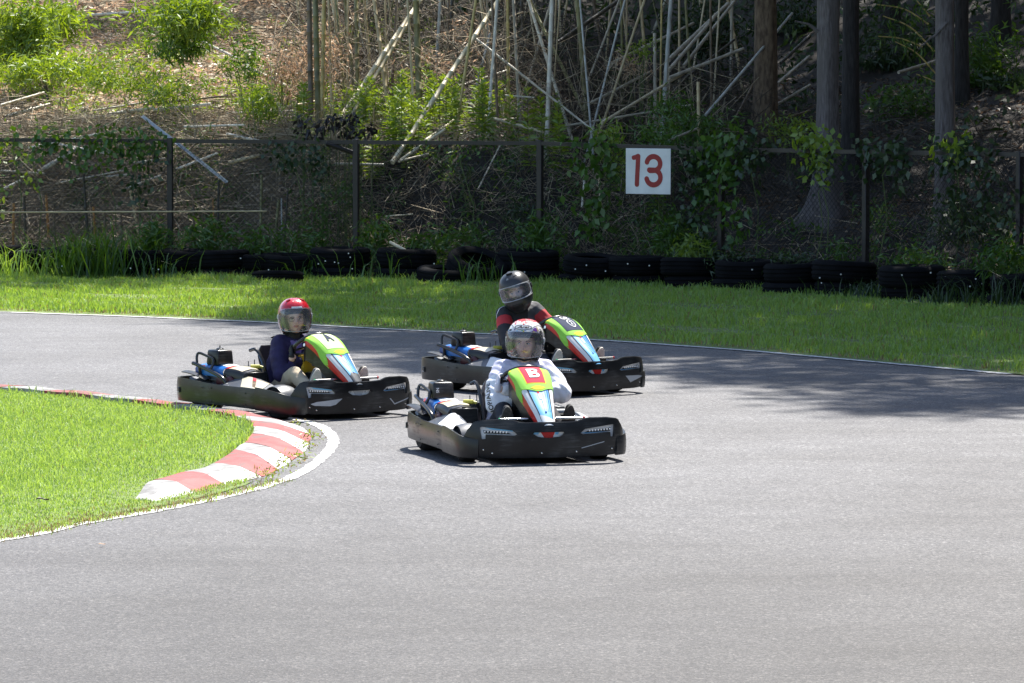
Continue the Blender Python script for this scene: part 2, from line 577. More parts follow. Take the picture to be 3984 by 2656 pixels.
M['twig_shaded'] = mat('shaded_twig', (0.12, 0.098, 0.075), 0.9, (0.04, 0.033, 0.027), 5.0, isl_var=0.5)  # twig toned down so its colour carries the gloom between the canes
M['stem'] = mat('green_stem', (0.10, 0.14, 0.04), 0.7)
M['bark'] = mat('bark', (0.185, 0.165, 0.165), 0.95, (0.075, 0.062, 0.06), 5.0, 0.32, 0.68, detail=9.0, bump=1.0, bscale=9.0, stretch=(8, 8, 1.3), col3=(0.12, 0.105, 0.10), scale3=0.8)
M['bark_shaded'] = mat('bark_shaded', (0.045, 0.040, 0.040), 0.95, (0.018, 0.016, 0.016), 5.0, 0.32, 0.68, detail=9.0, bump=1.0, bscale=9.0, stretch=(8, 8, 1.3))  # darker copy of the bark, dimness of the shaded trunks painted in
M['bark_brown'] = mat('bark_brown', (0.20, 0.145, 0.095), 0.95, (0.075, 0.05, 0.035), 7.0, 0.35, 0.65, bump=1.0, bscale=14.0, stretch=(3, 3, 1.0))
for k, c, c2 in (('pale', (0.76, 0.67, 0.47), (0.46, 0.39, 0.26)), ('tan', (0.60, 0.49, 0.29), (0.34, 0.26, 0.15)), ('yellow', (0.62, 0.48, 0.18), (0.35, 0.26, 0.10)),
                 ('olive', (0.26, 0.25, 0.11), (0.13, 0.12, 0.06)), ('grey', (0.52, 0.475, 0.38), (0.27, 0.24, 0.19)), ('brown', (0.20, 0.145, 0.09), (0.09, 0.065, 0.045)),
                 ('bluish', (0.52, 0.53, 0.50), (0.29, 0.29, 0.27)), ('dark', (0.075, 0.07, 0.05), (0.035, 0.03, 0.024)), ('orange', (0.48, 0.24, 0.07), (0.26, 0.13, 0.045)), ('white', (0.80, 0.75, 0.63), (0.52, 0.47, 0.38))):
    M['culm_' + k] = mat('bamboo_' + k, c, 0.5, c2, 4.0, 0.3, 0.6, stretch=(3, 3, 1.2), spec=0.5)
M['node'] = mat('bamboo_node', (0.16, 0.12, 0.08), 0.8)
M['steel_brown'] = mat('fence_paint', (0.030, 0.023, 0.022), 0.5, (0.018, 0.014, 0.014), 6.0)
M['wire'] = mat('fence_wire', (0.035, 0.032, 0.03), 0.5, metal=0.3)
M['sign_white'] = mat('sign_white', (0.78, 0.79, 0.80), 0.5, (0.66, 0.67, 0.68), 4.0)
M['sign_red'] = mat('sign_red', (0.34, 0.012, 0.016), 0.5)
M['tyre'] = mat('old_tyre', (0.008, 0.008, 0.010), 0.9, (0.004, 0.004, 0.005), 5.0, bump=0.4, spec=0.12)
M['tyre_kart'] = mat('kart_tyre', (0.022, 0.021, 0.021), 0.75, (0.014, 0.013, 0.013), 20.0, spec=0.35)
M['plastic'] = mat('black_plastic', (0.011, 0.011, 0.012), 0.33, (0.007, 0.007, 0.008), 5.0, 0.3, 0.7, bump=0.10, bscale=14, spec=0.42, col3=(0.024, 0.024, 0.024), scale3=2.6)
# scuffs and scrapes on the bumper plastic
_n = M['plastic'].node_tree.nodes; _l = M['plastic'].node_tree.links
_b = _n['Principled BSDF']; _src = _b.inputs['Base Color'].links[0].from_socket
_tc = _n.new('ShaderNodeTexCoord'); _mp = _n.new('ShaderNodeMapping'); _mp.inputs['Scale'].default_value = (2.0, 2.0, 26.0); _mp.inputs['Rotation'].default_value = (0.06, 0.10, 0); _l.new(_tc.outputs['Object'], _mp.inputs[0])
_nz = _n.new('ShaderNodeTexNoise'); _nz.inputs['Scale'].default_value = 3.2; _nz.inputs['Detail'].default_value = 8; _nz.inputs['Roughness'].default_value = 0.7; _l.new(_mp.outputs[0], _nz.inputs['Vector'])
_n2 = _n.new('ShaderNodeTexNoise'); _n2.inputs['Scale'].default_value = 5.0; _n2.inputs['Detail'].default_value = 5; _l.new(_tc.outputs['Object'], _n2.inputs['Vector'])
_mu = _n.new('ShaderNodeMath'); _mu.operation = 'MULTIPLY'; _l.new(_nz.outputs['Fac'], _mu.inputs[0]); _l.new(_n2.outputs['Fac'], _mu.inputs[1])
_mr = _n.new('ShaderNodeMapRange'); _mr.inputs['From Min'].default_value = 0.27; _mr.inputs['From Max'].default_value = 0.40; _mr.inputs['To Max'].default_value = 0.75; _l.new(_mu.outputs[0], _mr.inputs[0])
_mx = _n.new('ShaderNodeMix'); _mx.data_type = 'RGBA'; _l.new(_mr.outputs[0], _mx.inputs[0]); _l.new(_src, _mx.inputs[6]); _mx.inputs[7].default_value = (0.085, 0.083, 0.080, 1); _l.new(_mx.outputs[2], _b.inputs['Base Color'])
_r2 = _n.new('ShaderNodeMapRange'); _r2.inputs['To Min'].default_value = 0.28; _r2.inputs['To Max'].default_value = 0.6; _l.new(_mr.outputs[0], _r2.inputs[0]); _l.new(_r2.outputs[0], _b.inputs['Roughness'])
M['plastic_grey'] = mat('grey_plastic', (0.085, 0.092, 0.105), 0.38, (0.055, 0.06, 0.07), 6.0)
M['tube'] = mat('black_tube', (0.022, 0.022, 0.023), 0.22, spec=0.6)
M['steel'] = mat('bright_steel', (0.75, 0.75, 0.74), 0.22, (0.55, 0.55, 0.54), 20.0, metal=1.0)
M['rim'] = mat('rim_alloy', (0.35, 0.34, 0.32), 0.4, metal=0.7)
M['lime'] = mat('lime_cover', (0.32, 0.68, 0.10), 0.75, (0.28, 0.60, 0.09), 5.0, bump=0.12, bscale=9, spec=0.12)
M['yellow_edge'] = mat('yellow_print', (0.80, 0.62, 0.05), 0.75, spec=0.12)
M['plate_red'] = mat('red_print', (0.68, 0.035, 0.07), 0.75, (0.60, 0.03, 0.06), 6.0, spec=0.12)
M['plate_navy'] = mat('navy_print', (0.030, 0.042, 0.085), 0.75, spec=0.12)
M['plate_pale'] = mat('pale_lime_print', (0.66, 0.80, 0.42), 0.75, spec=0.12)
M['white'] = mat('white_print', (0.80, 0.80, 0.79), 0.75, (0.74, 0.74, 0.73), 6.0, spec=0.12)
M['red'] = mat('red_sticker', (0.62, 0.022, 0.018), 0.3)
M['sky_blue'] = mat('light_blue_sticker', (0.16, 0.46, 0.78), 0.3, (0.24, 0.56, 0.84), 3.0)
M['blue'] = mat('blue_sticker', (0.025, 0.20, 0.60), 0.3, (0.02, 0.15, 0.48), 4.0)
M['deep_blue'] = mat('deep_blue_sticker', (0.015, 0.05, 0.24), 0.3)
M['silver'] = mat('silver_sticker', (0.50, 0.52, 0.54), 0.3)
M['cream'] = mat('cream_sticker', (0.62, 0.55, 0.40), 0.28, (0.55, 0.49, 0.36), 5.0)
M['lamp'] = mat('lamp_lens', (0.72, 0.73, 0.76), 0.15, spec=0.7)
M['led'] = mat('led_bead', (0.85, 0.85, 0.85), 0.08, spec=0.9)
M['maroon'] = mat('red_engine_cowl', (0.075, 0.008, 0.012), 0.4)
M['yellow'] = mat('yellow_plastic', (0.66, 0.40, 0.02), 0.4)
M['cap_yellow'] = mat('yellow_cap', (0.55, 0.50, 0.06), 0.5)
M['skin'] = mat('skin', (0.70, 0.47, 0.37), 0.5, (0.64, 0.41, 0.31), 14.0)
M['lips'] = mat('lips', (0.42, 0.16, 0.14), 0.45)
M['hair'] = mat('dark_hair', (0.014, 0.011, 0.010), 0.6)
M['eye_white'] = mat('eye_white', (0.75, 0.73, 0.72), 0.2)
M['iris'] = mat('dark_iris', (0.012, 0.008, 0.006), 0.1)
M['liner'] = mat('helmet_liner', (0.012, 0.012, 0.013), 0.9)
M['rubber'] = mat('rubber_trim', (0.014, 0.014, 0.015), 0.5)
M['visor'] = visor_mat('clear_visor', (0.93, 0.93, 0.96), 0.030)
M['visor_smoke'] = visor_mat('smoke_visor', (0.88, 0.88, 0.92), 0.045)
M['helmet_red'] = mat('metallic_red_paint', (0.60, 0.010, 0.024), 0.22, (0.52, 0.008, 0.020), 60.0, metal=0.25, coat=1.0)
M['helmet_black'] = mat('matt_black_paint', (0.030, 0.031, 0.034), 0.36, (0.024, 0.025, 0.027), 9.0, coat=0.15)
M['helmet_white'] = mat('white_gloss_paint', (0.82, 0.81, 0.80), 0.2, coat=0.6)
M['gold'] = mat('gold_print', (0.50, 0.36, 0.16), 0.35)
M['violet'] = mat('violet_print', (0.16, 0.04, 0.30), 0.3)
M['green_print'] = mat('green_print', (0.06, 0.50, 0.22), 0.3)
M['black_print'] = mat('black_print', (0.012, 0.012, 0.013), 0.4)
M['navy_cloth'] = mat('navy_violet_cloth', (0.024, 0.017, 0.075), 0.85, (0.018, 0.013, 0.058), 20.0, bump=0.25, bscale=60)
M['lit_violet_cloth'] = mat('lit_violet_cloth', (0.17, 0.13, 0.36), 0.85, (0.13, 0.10, 0.30), 20.0, bump=0.25, bscale=60)  # open violet front, its sunlight painted in as a paler tone
M['white_cloth'] = mat('pale_lavender_cloth', (0.66, 0.65, 0.80), 0.7, (0.60, 0.59, 0.75), 12.0, bump=0.25, bscale=40)
M['sleeve_cloth'] = mat('white_sleeve_cloth', (0.78, 0.80, 0.86), 0.7, (0.72, 0.74, 0.81), 12.0, bump=0.25, bscale=40)
M['black_cloth'] = mat('black_cloth', (0.028, 0.028, 0.032), 0.8, (0.020, 0.020, 0.023), 12.0, bump=0.25, bscale=40)
M['lit_black_cloth'] = mat('sunlit_black_cloth', (0.085, 0.085, 0.092), 0.8, (0.065, 0.065, 0.07), 12.0, bump=0.25, bscale=40)  # black jacket cloth lightened to paint its sunlit half
M['red_cloth'] = mat('red_cloth', (0.50, 0.03, 0.035), 0.75)
M['beige_cloth'] = mat('beige_cloth', (0.50, 0.41, 0.29), 0.85, (0.42, 0.34, 0.24), 14.0, bump=0.25, bscale=50)
M['dark_cloth'] = mat('dark_trouser_cloth', (0.022, 0.023, 0.034), 0.85, (0.016, 0.017, 0.025), 14.0)
M['white_glove'] = mat('white_glove', (0.74, 0.72, 0.80), 0.75)
M['black_glove'] = mat('black_glove', (0.020, 0.020, 0.022), 0.7)
M['sole_white'] = mat('pale_sole', (0.62, 0.58, 0.52), 0.7, (0.52, 0.48, 0.43), 30.0)
M['sole_black'] = mat('dark_sole', (0.045, 0.043, 0.042), 0.7, (0.025, 0.024, 0.024), 60.0, bump=0.6, bscale=90)
M['shoe'] = mat('shoe_upper', (0.16, 0.15, 0.15), 0.7)

# ================================================================== the ground
def lerp_table(x, tab):
    return float(np.interp(x, [t[0] for t in tab], [t[1] for t in tab]))


def g2(x, y, z=0.0):                     # photo position in the 2352-wide view
    return G(x / 2.296875, y / 2.296875, z)


POSTS_PX = [(-200, 62.6, 137.0), (-15, 62.3, 137.5), (170, 62.0, 138.8), (356, 61.5, 140.0), (540, 60.6, 141.0), (721, 59.0, 147.0), (866, 57.0, 149.5), (1020, 54.6, 152.0)]
POSTS = []                               # (X, Y, z_top)
for px, D, py in POSTS_PX:
    p = AT(px, py, D)
    POSTS.append((p.x, p.y, p.z))
POSTS += [(7.9, 51.4, 1.78), (9.4, 48.2, 1.78), (10.8, 44.6, 1.78)]
FENCE_TAB = [(-60, 64.0)] + [(p[0], p[1]) for p in POSTS] + [(12.5, 39.0), (14.0, 32.0), (15.5, 20.0), (17, 0.0), (18, -40)]


def fence_y(X): return lerp_table(X, FENCE_TAB)


EDGE = [g2(x, y) for x, y in ((0, 717), (300, 727), (600, 740), (900, 757), (1150, 769), (1400, 783), (1700, 804), (2000, 831), (2300, 858))]
EDGE_TAB = [(-60, EDGE[0].y + 1.0), (-14, EDGE[0].y + 0.5)] + [(p.x, p.y) for p in EDGE] + [(5.6, 39.6), (7.0, 36.6), (8.6, 32.0), (10.2, 25.0), (11.5, 14.0), (12.5, 0.0), (13, -40)]


def edge_y(X): return lerp_table(X, EDGE_TAB)


LEFT_BANK = [(-300, 0), (-0.8, 0.0), (0, 0.08), (1.1, 0.22), (1.6, 0.75), (2.3, 1.56), (2.8, 1.74), (4.2, 1.88), (18, 4.6), (60, 14), (300, 40)]
RIGHT_BANK = [(-300, 0), (-0.8, 0.0), (0, 0.10), (1.2, 0.38), (3.0, 0.80), (6.0, 1.15), (8.5, 1.85), (14, 2.6), (60, 14), (300, 40)]


def sstep(a, b, x):
    t = min(1, max(0, (x - a) / (b - a)))
    return t * t * (3 - 2 * t)


def lump(x, y):
    return math.sin(x * 2.1 + 1.3) * math.cos(y * 1.7 + x * 0.6) * 0.5 + math.sin(x * 4.7 - y * 3.9) * 0.28 + math.sin(x * 9.1 + y * 7.3 + 2) * 0.14


def ground_z(X, Y):
    t = Y - fence_y(X)
    if t < -0.8: return 0.0
    w = sstep(-0.6, 2.4, X)
    z = lerp_table(t, LEFT_BANK) * (1 - w) + lerp_table(t, RIGHT_BANK) * w
    return z + lump(X, Y) * 0.11 * sstep(0.2, 2.0, t)


xs = np.concatenate([np.linspace(-400, -16, 22)[:-1], np.linspace(-16, -8, 20)[:-1], np.linspace(-8, 9, 120)[:-1], np.linspace(9, 18, 24)[:-1], np.linspace(18, 400, 22)])
ys = np.concatenate([np.linspace(-120, 30, 16)[:-1], np.linspace(30, 53, 24)[:-1], np.linspace(53, 78, 150)[:-1], np.linspace(78, 110, 32)[:-1], np.linspace(110, 420, 18)])
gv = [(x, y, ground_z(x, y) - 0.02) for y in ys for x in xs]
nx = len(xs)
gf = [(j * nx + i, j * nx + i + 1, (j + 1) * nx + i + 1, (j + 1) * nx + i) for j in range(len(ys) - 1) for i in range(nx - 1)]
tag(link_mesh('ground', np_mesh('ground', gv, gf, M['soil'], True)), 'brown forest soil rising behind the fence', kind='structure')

# asphalt circuit: one sheet from behind the camera to the far painted line
mb = MB()
colx = np.linspace(-40, 12.4, 90)
rows = []
for X in colx:
    y1 = edge_y(X)
    rows.append([(X, -38 + (y1 + 38) * k / 24, 0.0) for k in range(25)])
mb.grid(rows)
tag(mb.build('asphalt_track', M['asphalt'], smooth=0), 'grey asphalt kart circuit', kind='structure')

# grass verge between the far line and the tyres
mb = MB()
colx = np.linspace(-30, 12.4, 120)
rows = []
for i, X in enumerate(colx):
    y0 = edge_y(X) + 0.05 + 0.05 * math.sin(X * 7.3) + 0.04 * math.sin(X * 17.1); y1 = fence_y(X) - 0.3
    rows.append([(X, y0 + (y1 - y0) * k / 10, 0.004 if k == 0 else 0.03 + 0.02 * math.sin(k * 3 + X)) for k in range(11)])
mb.grid(rows)
tag(mb.build('grass_verge', M['turf'], smooth=60), 'strip of turf between the circuit and the tyre wall', kind='structure')


def ribbon(pts, w, z, jitter=0.0, seed=1):
    rr = random.Random(seed)
    A = resample([(p.x, p.y) for p in pts], 0.12)
    row = []
    for i, p in enumerate(A):
        a = A[max(i - 1, 0)]; b = A[min(i + 1, len(A) - 1)]
        d = b - a; d = d / np.linalg.norm(d)
        n = np.array((-d[1], d[0]))
        j1, j2 = rr.uniform(-jitter, jitter), rr.uniform(-jitter, jitter)
        l = p + n * (w / 2 + j1); r = p - n * (w / 2 + j2)
        row.append([(r[0], r[1], z), (l[0], l[1], z)])
    return row


mb = MB()
far_line = [Vector((x, edge_y(x) - 0.06, 0)) for x in np.linspace(-12, 4.45, 40)]
mb.grid(ribbon(far_line, 0.10, 0.008, 0.012))
tag(mb.build('far_edge_line', M['line'], smooth=0), 'worn white painted line along the grass verge', kind='structure')

K = 1.68


def zk(x, y, z=0.0): return zoomG(x, y, 0, 1450, K, z)


LINE_PX = [(-900, 1215), (-300, 1148), (0, 1098), (250, 1055), (450, 1006), (640, 970), (900, 925), (1200, 870), (1500, 805), (1750, 740), (1950, 665), (2080, 580), (2165, 490), (2180, 440), (2150, 390), (2080, 345), (1960, 312), (1800, 286), (1600, 262), (1220, 214), (900, 172), (370, 126), (0, 96), (-500, 62)]
inner_line = [Vector((p[0], p[1], 0)) for p in spline([(zk(x, y).x, zk(x, y).y) for x, y in LINE_PX], 8)]
mb = MB()
mb.grid(ribbon(inner_line, 0.088, 0.004, 0.010, 3))
tag(mb.build('inside_edge_line', M['line'], smooth=0), 'white painted line curving round the inside of the corner', kind='structure')

# kerb: red and white painted blocks round the inside of the corner
OUT_PX = [(1010, 850), (1250, 797), (1460, 742), (1690, 690), (1810, 640), (1905, 578), (1985, 522), (2018, 468), (2030, 418), (1995, 375), (1900, 340), (1700, 297), (1480, 262), (1220, 232), (900, 190), (600, 158), (370, 137), (0, 106), (-400, 76)]
INN_PX = [(880, 838), (1000, 752), (1200, 700), (1400, 640), (1530, 548), (1600, 497), (1650, 440), (1655, 388), (1610, 345), (1500, 311), (1330, 280), (1100, 246), (870, 218), (600, 186), (380, 163), (0, 130), (-400, 98)]
o_pts = resample(spline([(zk(x, y).x, zk(x, y).y) for x, y in OUT_PX], 8), 0.02)
i_pts = resample(spline([(zk(x, y).x, zk(x, y).y) for x, y in INN_PX], 8), 0.02)
# pair the two edges by their share of the way round
CUTS_O = [(1010, 850), (1270, 792), (1480, 737), (1705, 684), (1815, 637), (1905, 578), (1985, 522), (2020, 464), (2030, 412), (1960, 360), (1690, 296), (1510, 266), (1240, 235), (960, 197), (640, 162), (370, 137), (0, 106), (-400, 76)]
CUTS_I = [(880, 838), (1010, 750), (1210, 698), (1395, 642), (1540, 545), (1600, 497), (1650, 440), (1655, 395), (1630, 355), (1560, 322), (1340, 282), (1130, 250), (860, 217), (590, 185), (290, 154), (0, 130), (-180, 116), (-400, 98)]


def idx_of(pts, q):
    A = np.array(pts); d = (A[:, 0] - q.x) ** 2 + (A[:, 1] - q.y) ** 2
    return int(np.argmin(d))


kerb = empty('kerb', zk(1800, 520), 0)
tag(kerb, 'red and white painted kerb round the inside of the corner', kind='structure')
kinv = Vector(kerb.location)
PROF = [(0.0, 0.004), (0.06, 0.014), (0.30, 0.042), (0.44, 0.056), (0.55, 0.060), (0.8, 0.059), (1.0, 0.050)]
oi = [idx_of(o_pts, zk(*p)) for p in CUTS_O]; ii = [idx_of(i_pts, zk(*p)) for p in CUTS_I]
for b in range(len(CUTS_O) - 1):
    n = 7
    P = []
    for k in range(n):
        t = 0.008 + 0.984 * k / (n - 1)
        o = np.array(o_pts[int(round(oi[b] + (oi[b + 1] - oi[b]) * t))]); q = np.array(i_pts[int(round(ii[b] + (ii[b + 1] - ii[b]) * t))])
        row = [Vector((o[0], o[1], -0.01)) - kinv]
        for s, z in PROF:
            zz = z
            if b == 0: zz = 0.004 + (z - 0.004) * min(1, 0.15 + t * 1.2)      # the near end ramps down into the turf
            p = o + (q - o) * s
            row.append(Vector((p[0], p[1], zz + 0.004 * math.sin(b * 5 + k + s * 4))) - kinv)
        row.append(Vector((q[0], q[1], -0.01)) - kinv)
        P.append(row)
    mb = MB()
    mb.grid([r[:5] for r in P]); mb.grid([r[4:] for r in P], mi=1)
    mb.add(P[0], [tuple(range(len(P[0])))]); mb.add(P[-1], [tuple(range(len(P[-1]) - 1, -1, -1))])
    mb.build('kerb_block', [M['kerb_white'], M['kerb_white_worn']] if b % 2 == 0 else [M['kerb_red'], M['kerb_red_worn']], kerb, smooth=35)

# inner lawn
LAWN_PX = [(-900, 1195), (-300, 1130), (0, 1080), (250, 1038), (450, 990), (640, 953), (880, 905), (1180, 852), (1420, 795), (1600, 742), (1640, 722), (1500, 715), (1300, 700), (1260, 680), (1420, 620), (1530, 548), (1605, 495), (1650, 440), (1655, 388), (1610, 345), (1500, 314), (1330, 284), (1100, 250), (870, 222), (600, 190), (380, 167), (0, 134), (-400, 102), (-900, 70)]
LAWN = [(zk(x, y).x, zk(x, y).y) for x, y in LAWN_PX]
LAWN = [(-16.0, LAWN[0][1])] + LAWN + [(-16.0, LAWN[-1][1])]
mb = MB()
plate(LAWN, lambda x, y, d: Vector((x, y, d + 0.002 * math.sin(x * 3.1) * math.cos(y * 2.3))), -0.01, 0.007, step=0.5, mb=mb)
tag(mb.build('inner_lawn', M['turf'], smooth=60), 'lawn inside the corner', kind='structure')


def blades(name, X, Y, Z, h, w, mats, lean=0.5, seed=0, mi=None):
    """arching grass blades at the given points"""
    rng = np.random.default_rng(seed)
    n = len(X)
    a = rng.uniform(0, 2 * PI, n); la = rng.uniform(0, 2 * PI, n)
    hh = h * rng.uniform(0.5, 1.25, n); ww = w * rng.uniform(0.7, 1.3, n); ln = lean * rng.uniform(0.2, 1.0, n)
    cx, sx = np.cos(a) * ww / 2, np.sin(a) * ww / 2
    dx, dy = np.cos(la) * ln * hh, np.sin(la) * ln * hh
    V = np.zeros((n, 5, 3), dtype=np.float32)
    V[:, 0] = np.stack([X - cx, Y - sx, Z], 1); V[:, 1] = np.stack([X + cx, Y + sx, Z], 1)
    mz = Z + hh * 0.6; mx = X + dx * 0.35; my = Y + dy * 0.35
    V[:, 2] = np.stack([mx + cx * 0.75, my + sx * 0.75, mz], 1); V[:, 3] = np.stack([mx - cx * 0.75, my - sx * 0.75, mz], 1)
    V[:, 4] = np.stack([X + dx, Y + dy, Z + hh * (1 - 0.28 * ln)], 1)
    b = (np.arange(n) * 5)[:, None]
    F = np.concatenate([b + np.array([[0, 1, 2]]), b + np.array([[0, 2, 3]]), b + np.array([[3, 2, 4]])], 1).reshape(-1, 3)
    me = np_mesh(name, V.reshape(-1, 3), F, mats, False)
    if mi is not None:
        me.polygons.foreach_set('material_index', np.repeat(mi.astype(np.int32), 3))
    return me


def patch_noise(x, y):
    return np.sin(x * 2.3 + 0.7 * np.sin(y * 1.9)) * np.cos(y * 1.3 + 0.8 * np.sin(x * 1.1)) + 0.5 * np.sin(x * 5.1 + y * 3.7)


rng = np.random.default_rng(11)
n = 240000
X = rng.uniform(-4.6, 0.2, n); Y = rng.uniform(26, 41.5, n)
k = inside_np(X, Y, LAWN)
k &= ~inside_np(X, Y, [(p[0], p[1]) for p in o_pts] + [(p[0], p[1]) for p in i_pts[::-1]])
X, Y = X[k], Y[k]
# thinner and drier near the painted line
LN = np.array([(p.x, p.y) for p in inner_line[::3]])
dmin = np.full(len(X), 9.0)
for p in LN: dmin = np.minimum(dmin, np.hypot(X - p[0], Y - p[1]))
keep = rng.uniform(0, 1, len(X)) < np.clip(0.65 + dmin / 0.5, 0, 1)
X, Y, dmin = X[keep], Y[keep], dmin[keep]
hh = 0.020 + 0.036 * np.clip((dmin - 0.1) / 1.6, 0, 1) * (0.75 + 0.25 * patch_noise(X, Y))
kin = np.full(len(X), 9.0)
for p in np.array(i_pts)[::12]: kin = np.minimum(kin, np.hypot(X - p[0], Y - p[1]))
hh *= np.where(Y < 34.5, np.clip(0.25 + kin / 0.45, 0.25, 1.0), 1.0)
dry = (rng.uniform(0, 1, len(X)) < np.clip(0.5 - dmin * 1.3, 0.015, 1)).astype(int)
me = blades('lawn_grass', X, Y, np.full(len(X), 0.02), hh, 0.0052, [M['grass'], M['dry_grass']], 0.9, 1, dry)
tag(link_mesh('lawn_grass', me), 'bright short grass inside the corner', kind='stuff')

# tufts eating into the worn line along the lawn's near edge
lp = np.array([(p.x, p.y) for p in inner_line if p.y < 30.6 and p.x > -4.6])
sel = rng.integers(0, len(lp) - 1, 2600)
tpos = sel + rng.uniform(0, 1, 2600)
keep = patch_noise(tpos * 0.55, tpos * 0.21) > 0.15
X = lp[sel, 0] + rng.normal(0, 0.05, 2600); Y = lp[sel, 1] + 0.10 + np.abs(rng.normal(0, 0.05, 2600)) - 0.06 * keep
me = blades('edge_tufts', X, Y, np.full(len(X), 0.004), np.full(len(X), 0.028), 0.006, [M['grass'], M['dry_grass']], 0.9, 6, (rng.uniform(0, 1, len(X)) < 0.5).astype(int))
tag(link_mesh('edge_tufts_grass', me), 'dry tufts of grass creeping over the white line', kind='stuff')

# tall fringe of grass along the inner edge of the kerb
ip = np.array(i_pts)
sel = rng.integers(0, len(ip) - 1, 2600)
X = ip[sel, 0] + rng.normal(0, 0.05, 2600); Y = ip[sel, 1] + rng.normal(0, 0.05, 2600)
k = inside_np(X, Y, LAWN) & (rng.uniform(0, 1, 2600) < 0.35 + 0.65 * np.clip((Y - 31.0) / 2, 0, 1)) & (Y > 31.6); X, Y = X[k], Y[k]
me = blades('kerb_grass', X, Y, np.full(len(X), 0.03), np.full(len(X), 0.07), 0.008, [M['grass']], 0.9, 2)
tag(link_mesh('kerb_grass', me), 'longer grass leaning over the inner edge of the kerb', kind='stuff')

n = 130000
X = rng.uniform(-7.6, 7.4, n); ey = np.interp(X, [t[0] for t in EDGE_TAB], [t[1] for t in EDGE_TAB]); fy = np.interp(X, [t[0] for t in FENCE_TAB], [t[1] for t in FENCE_TAB])
u = rng.uniform(0, 1, n)
Y = ey + 0.02 + u * (fy - 0.2 - ey)
tall = np.clip(1 - (fy - 0.7 - Y) / 1.1, 0, 1)
hh = 0.075 + 0.03 * patch_noise(X, Y) + 0.11 * tall * rng.uniform(0.1, 1, n)
hh *= np.clip((Y - ey) / 0.4, 0.35, 1)
dry = (rng.uniform(0, 1, n) < np.where(Y - ey < 0.25, 0.45, 0.05)).astype(int)
me = blades('verge_grass', X, Y, np.full(n, 0.02), hh, 0.011, [M['grass_far'], M['dry_grass']], 0.8, 4, dry)
tag(link_mesh('verge_grass', me), 'grass of the verge growing longer towards the tyres', kind='stuff')

# ================================================================== fence
ONES = 'first second third fourth fifth sixth seventh eighth ninth tenth eleventh twelfth thirteenth fourteenth fifteenth sixteenth seventeenth eighteenth nineteenth'.split()


def ordinal(i):
    """0 -> first"""
    i += 1
    if i < 20: return ONES[i - 1]
    tens = {2: 'twent', 3: 'thirt', 4: 'fort', 5: 'fift', 6: 'sixt', 7: 'sevent', 8: 'eight', 9: 'ninet'}[i // 10]
    return tens + 'ieth' if i % 10 == 0 else tens + 'y-' + ONES[i % 10 - 1]


def upto(p, q, Y=None): return Vector(q) - Vector(p)


fence = empty('chain_link_fence', (POSTS[4][0], POSTS[4][1], 0.0), 0, 'long dark brown chain link fence on square posts along the wooded bank', 'fence')
FO = Vector(fence.location)
for i, (x, y, zt) in enumerate(POSTS):
    a = POSTS[max(i - 1, 0)]; b = POSTS[min(i + 1, len(POSTS) - 1)]
    rot = Matrix.Rotation(math.atan2(b[1] - a[1], b[0] - a[0]), 3, 'Z')
    mb = MB(); mb.rbox(Vector((x, y, (zt + 0.012 - 0.3) / 2)) - FO, (0.075, 0.075, zt + 0.312), 0.008, rot, n=1)
    mb.build('post', M['steel_brown'], fence)
wires = MB()
for i in range(len(POSTS) - 1):
    a, b = POSTS[i], POSTS[i + 1]
    va, vb = Vector((a[0], a[1], 0)), Vector((b[0], b[1], 0))
    d = (vb - va); L = d.length; d.normalize()
    rot = Matrix.Rotation(math.atan2(d.y, d.x), 3, 'Z')
    tilt = math.atan2(b[2] - a[2], L)
    mb = MB()
    c = (va + vb) / 2 + Vector((0, 0, (a[2] + b[2]) / 2 - 0.03)) - FO
    mb.box(c, (L - 0.078, 0.055, 0.05), rot @ Matrix.Rotation(-tilt, 3, 'Y'))
    mb.build('top_rail', M['steel_brown'], fence, smooth=0)
    mb = MB(); mb.box((va + vb) / 2 + Vector((0, 0, 0.16)) - FO, (L - 0.078, 0.03, 0.03), rot)
    mb.build('bottom_rail', M['steel_brown'], fence, smooth=0)
    H = min(a[2], b[2]) - 0.06; z0 = 0.18; pitch = 0.075
    nrm = Vector((-d.y, d.x, 0))
    k = -H
    while k < L:
        for sgn in (1, -1):
            s0, s1 = (k, k + (H - z0))
            t0, t1 = max(0.0, s0), min(L, s1)
            if t1 - t0 > 0.02:
                f0 = (t0 - s0) / (s1 - s0); f1 = (t1 - s0) / (s1 - s0)
                za = z0 + (H - z0) * (f0 if sgn > 0 else 1 - f0); zb = z0 + (H - z0) * (f1 if sgn > 0 else 1 - f1)
                off = nrm * (0.0035 * sgn)
                wires.tube([va + d * t0 + Vector((0, 0, za)) + off - FO, va + d * t1 + Vector((0, 0, zb)) + off - FO], 0.0030, 3, cap=False)
        k += pitch
tag(wires.build('wire_mesh', M['wire'], fence, smooth=0), kind='stuff')
# diagonal brace of the second bay
mb = MB()
p0 = AT(326, 143.5, 61.5); p1 = AT(353, 152.5, 61.56)
mb.tube([p0 - FO, p1 - FO], 0.03, 8); mb.build('brace', M['steel_brown'], fence)

# sign 13
sa = AT(626.0, 148.2, 59.75); sb = AT(670.8, 148.6, 59.36); sc_ = AT(626.0, 193.8, 59.75)
sw = Vector((sb.x - sa.x, sb.y - sa.y, 0)).length; sh = sa.z - sc_.z
sang = math.atan2(sb.y - sa.y, sb.x - sa.x)
sign = empty('corner_sign', (sa + sb) / 2 - Vector((0, 0, sh / 2)), sang, 'square white board with a red 13 hanging on the fence', 'sign')
mb = MB(); mb.rbox((0, 0, 0), (sw, 0.012, sh), 0.003, n=1); mb.build('board', M['sign_white'], sign)


def sgn_pt(x, y, d): return Vector((x, -0.006 - d, y))


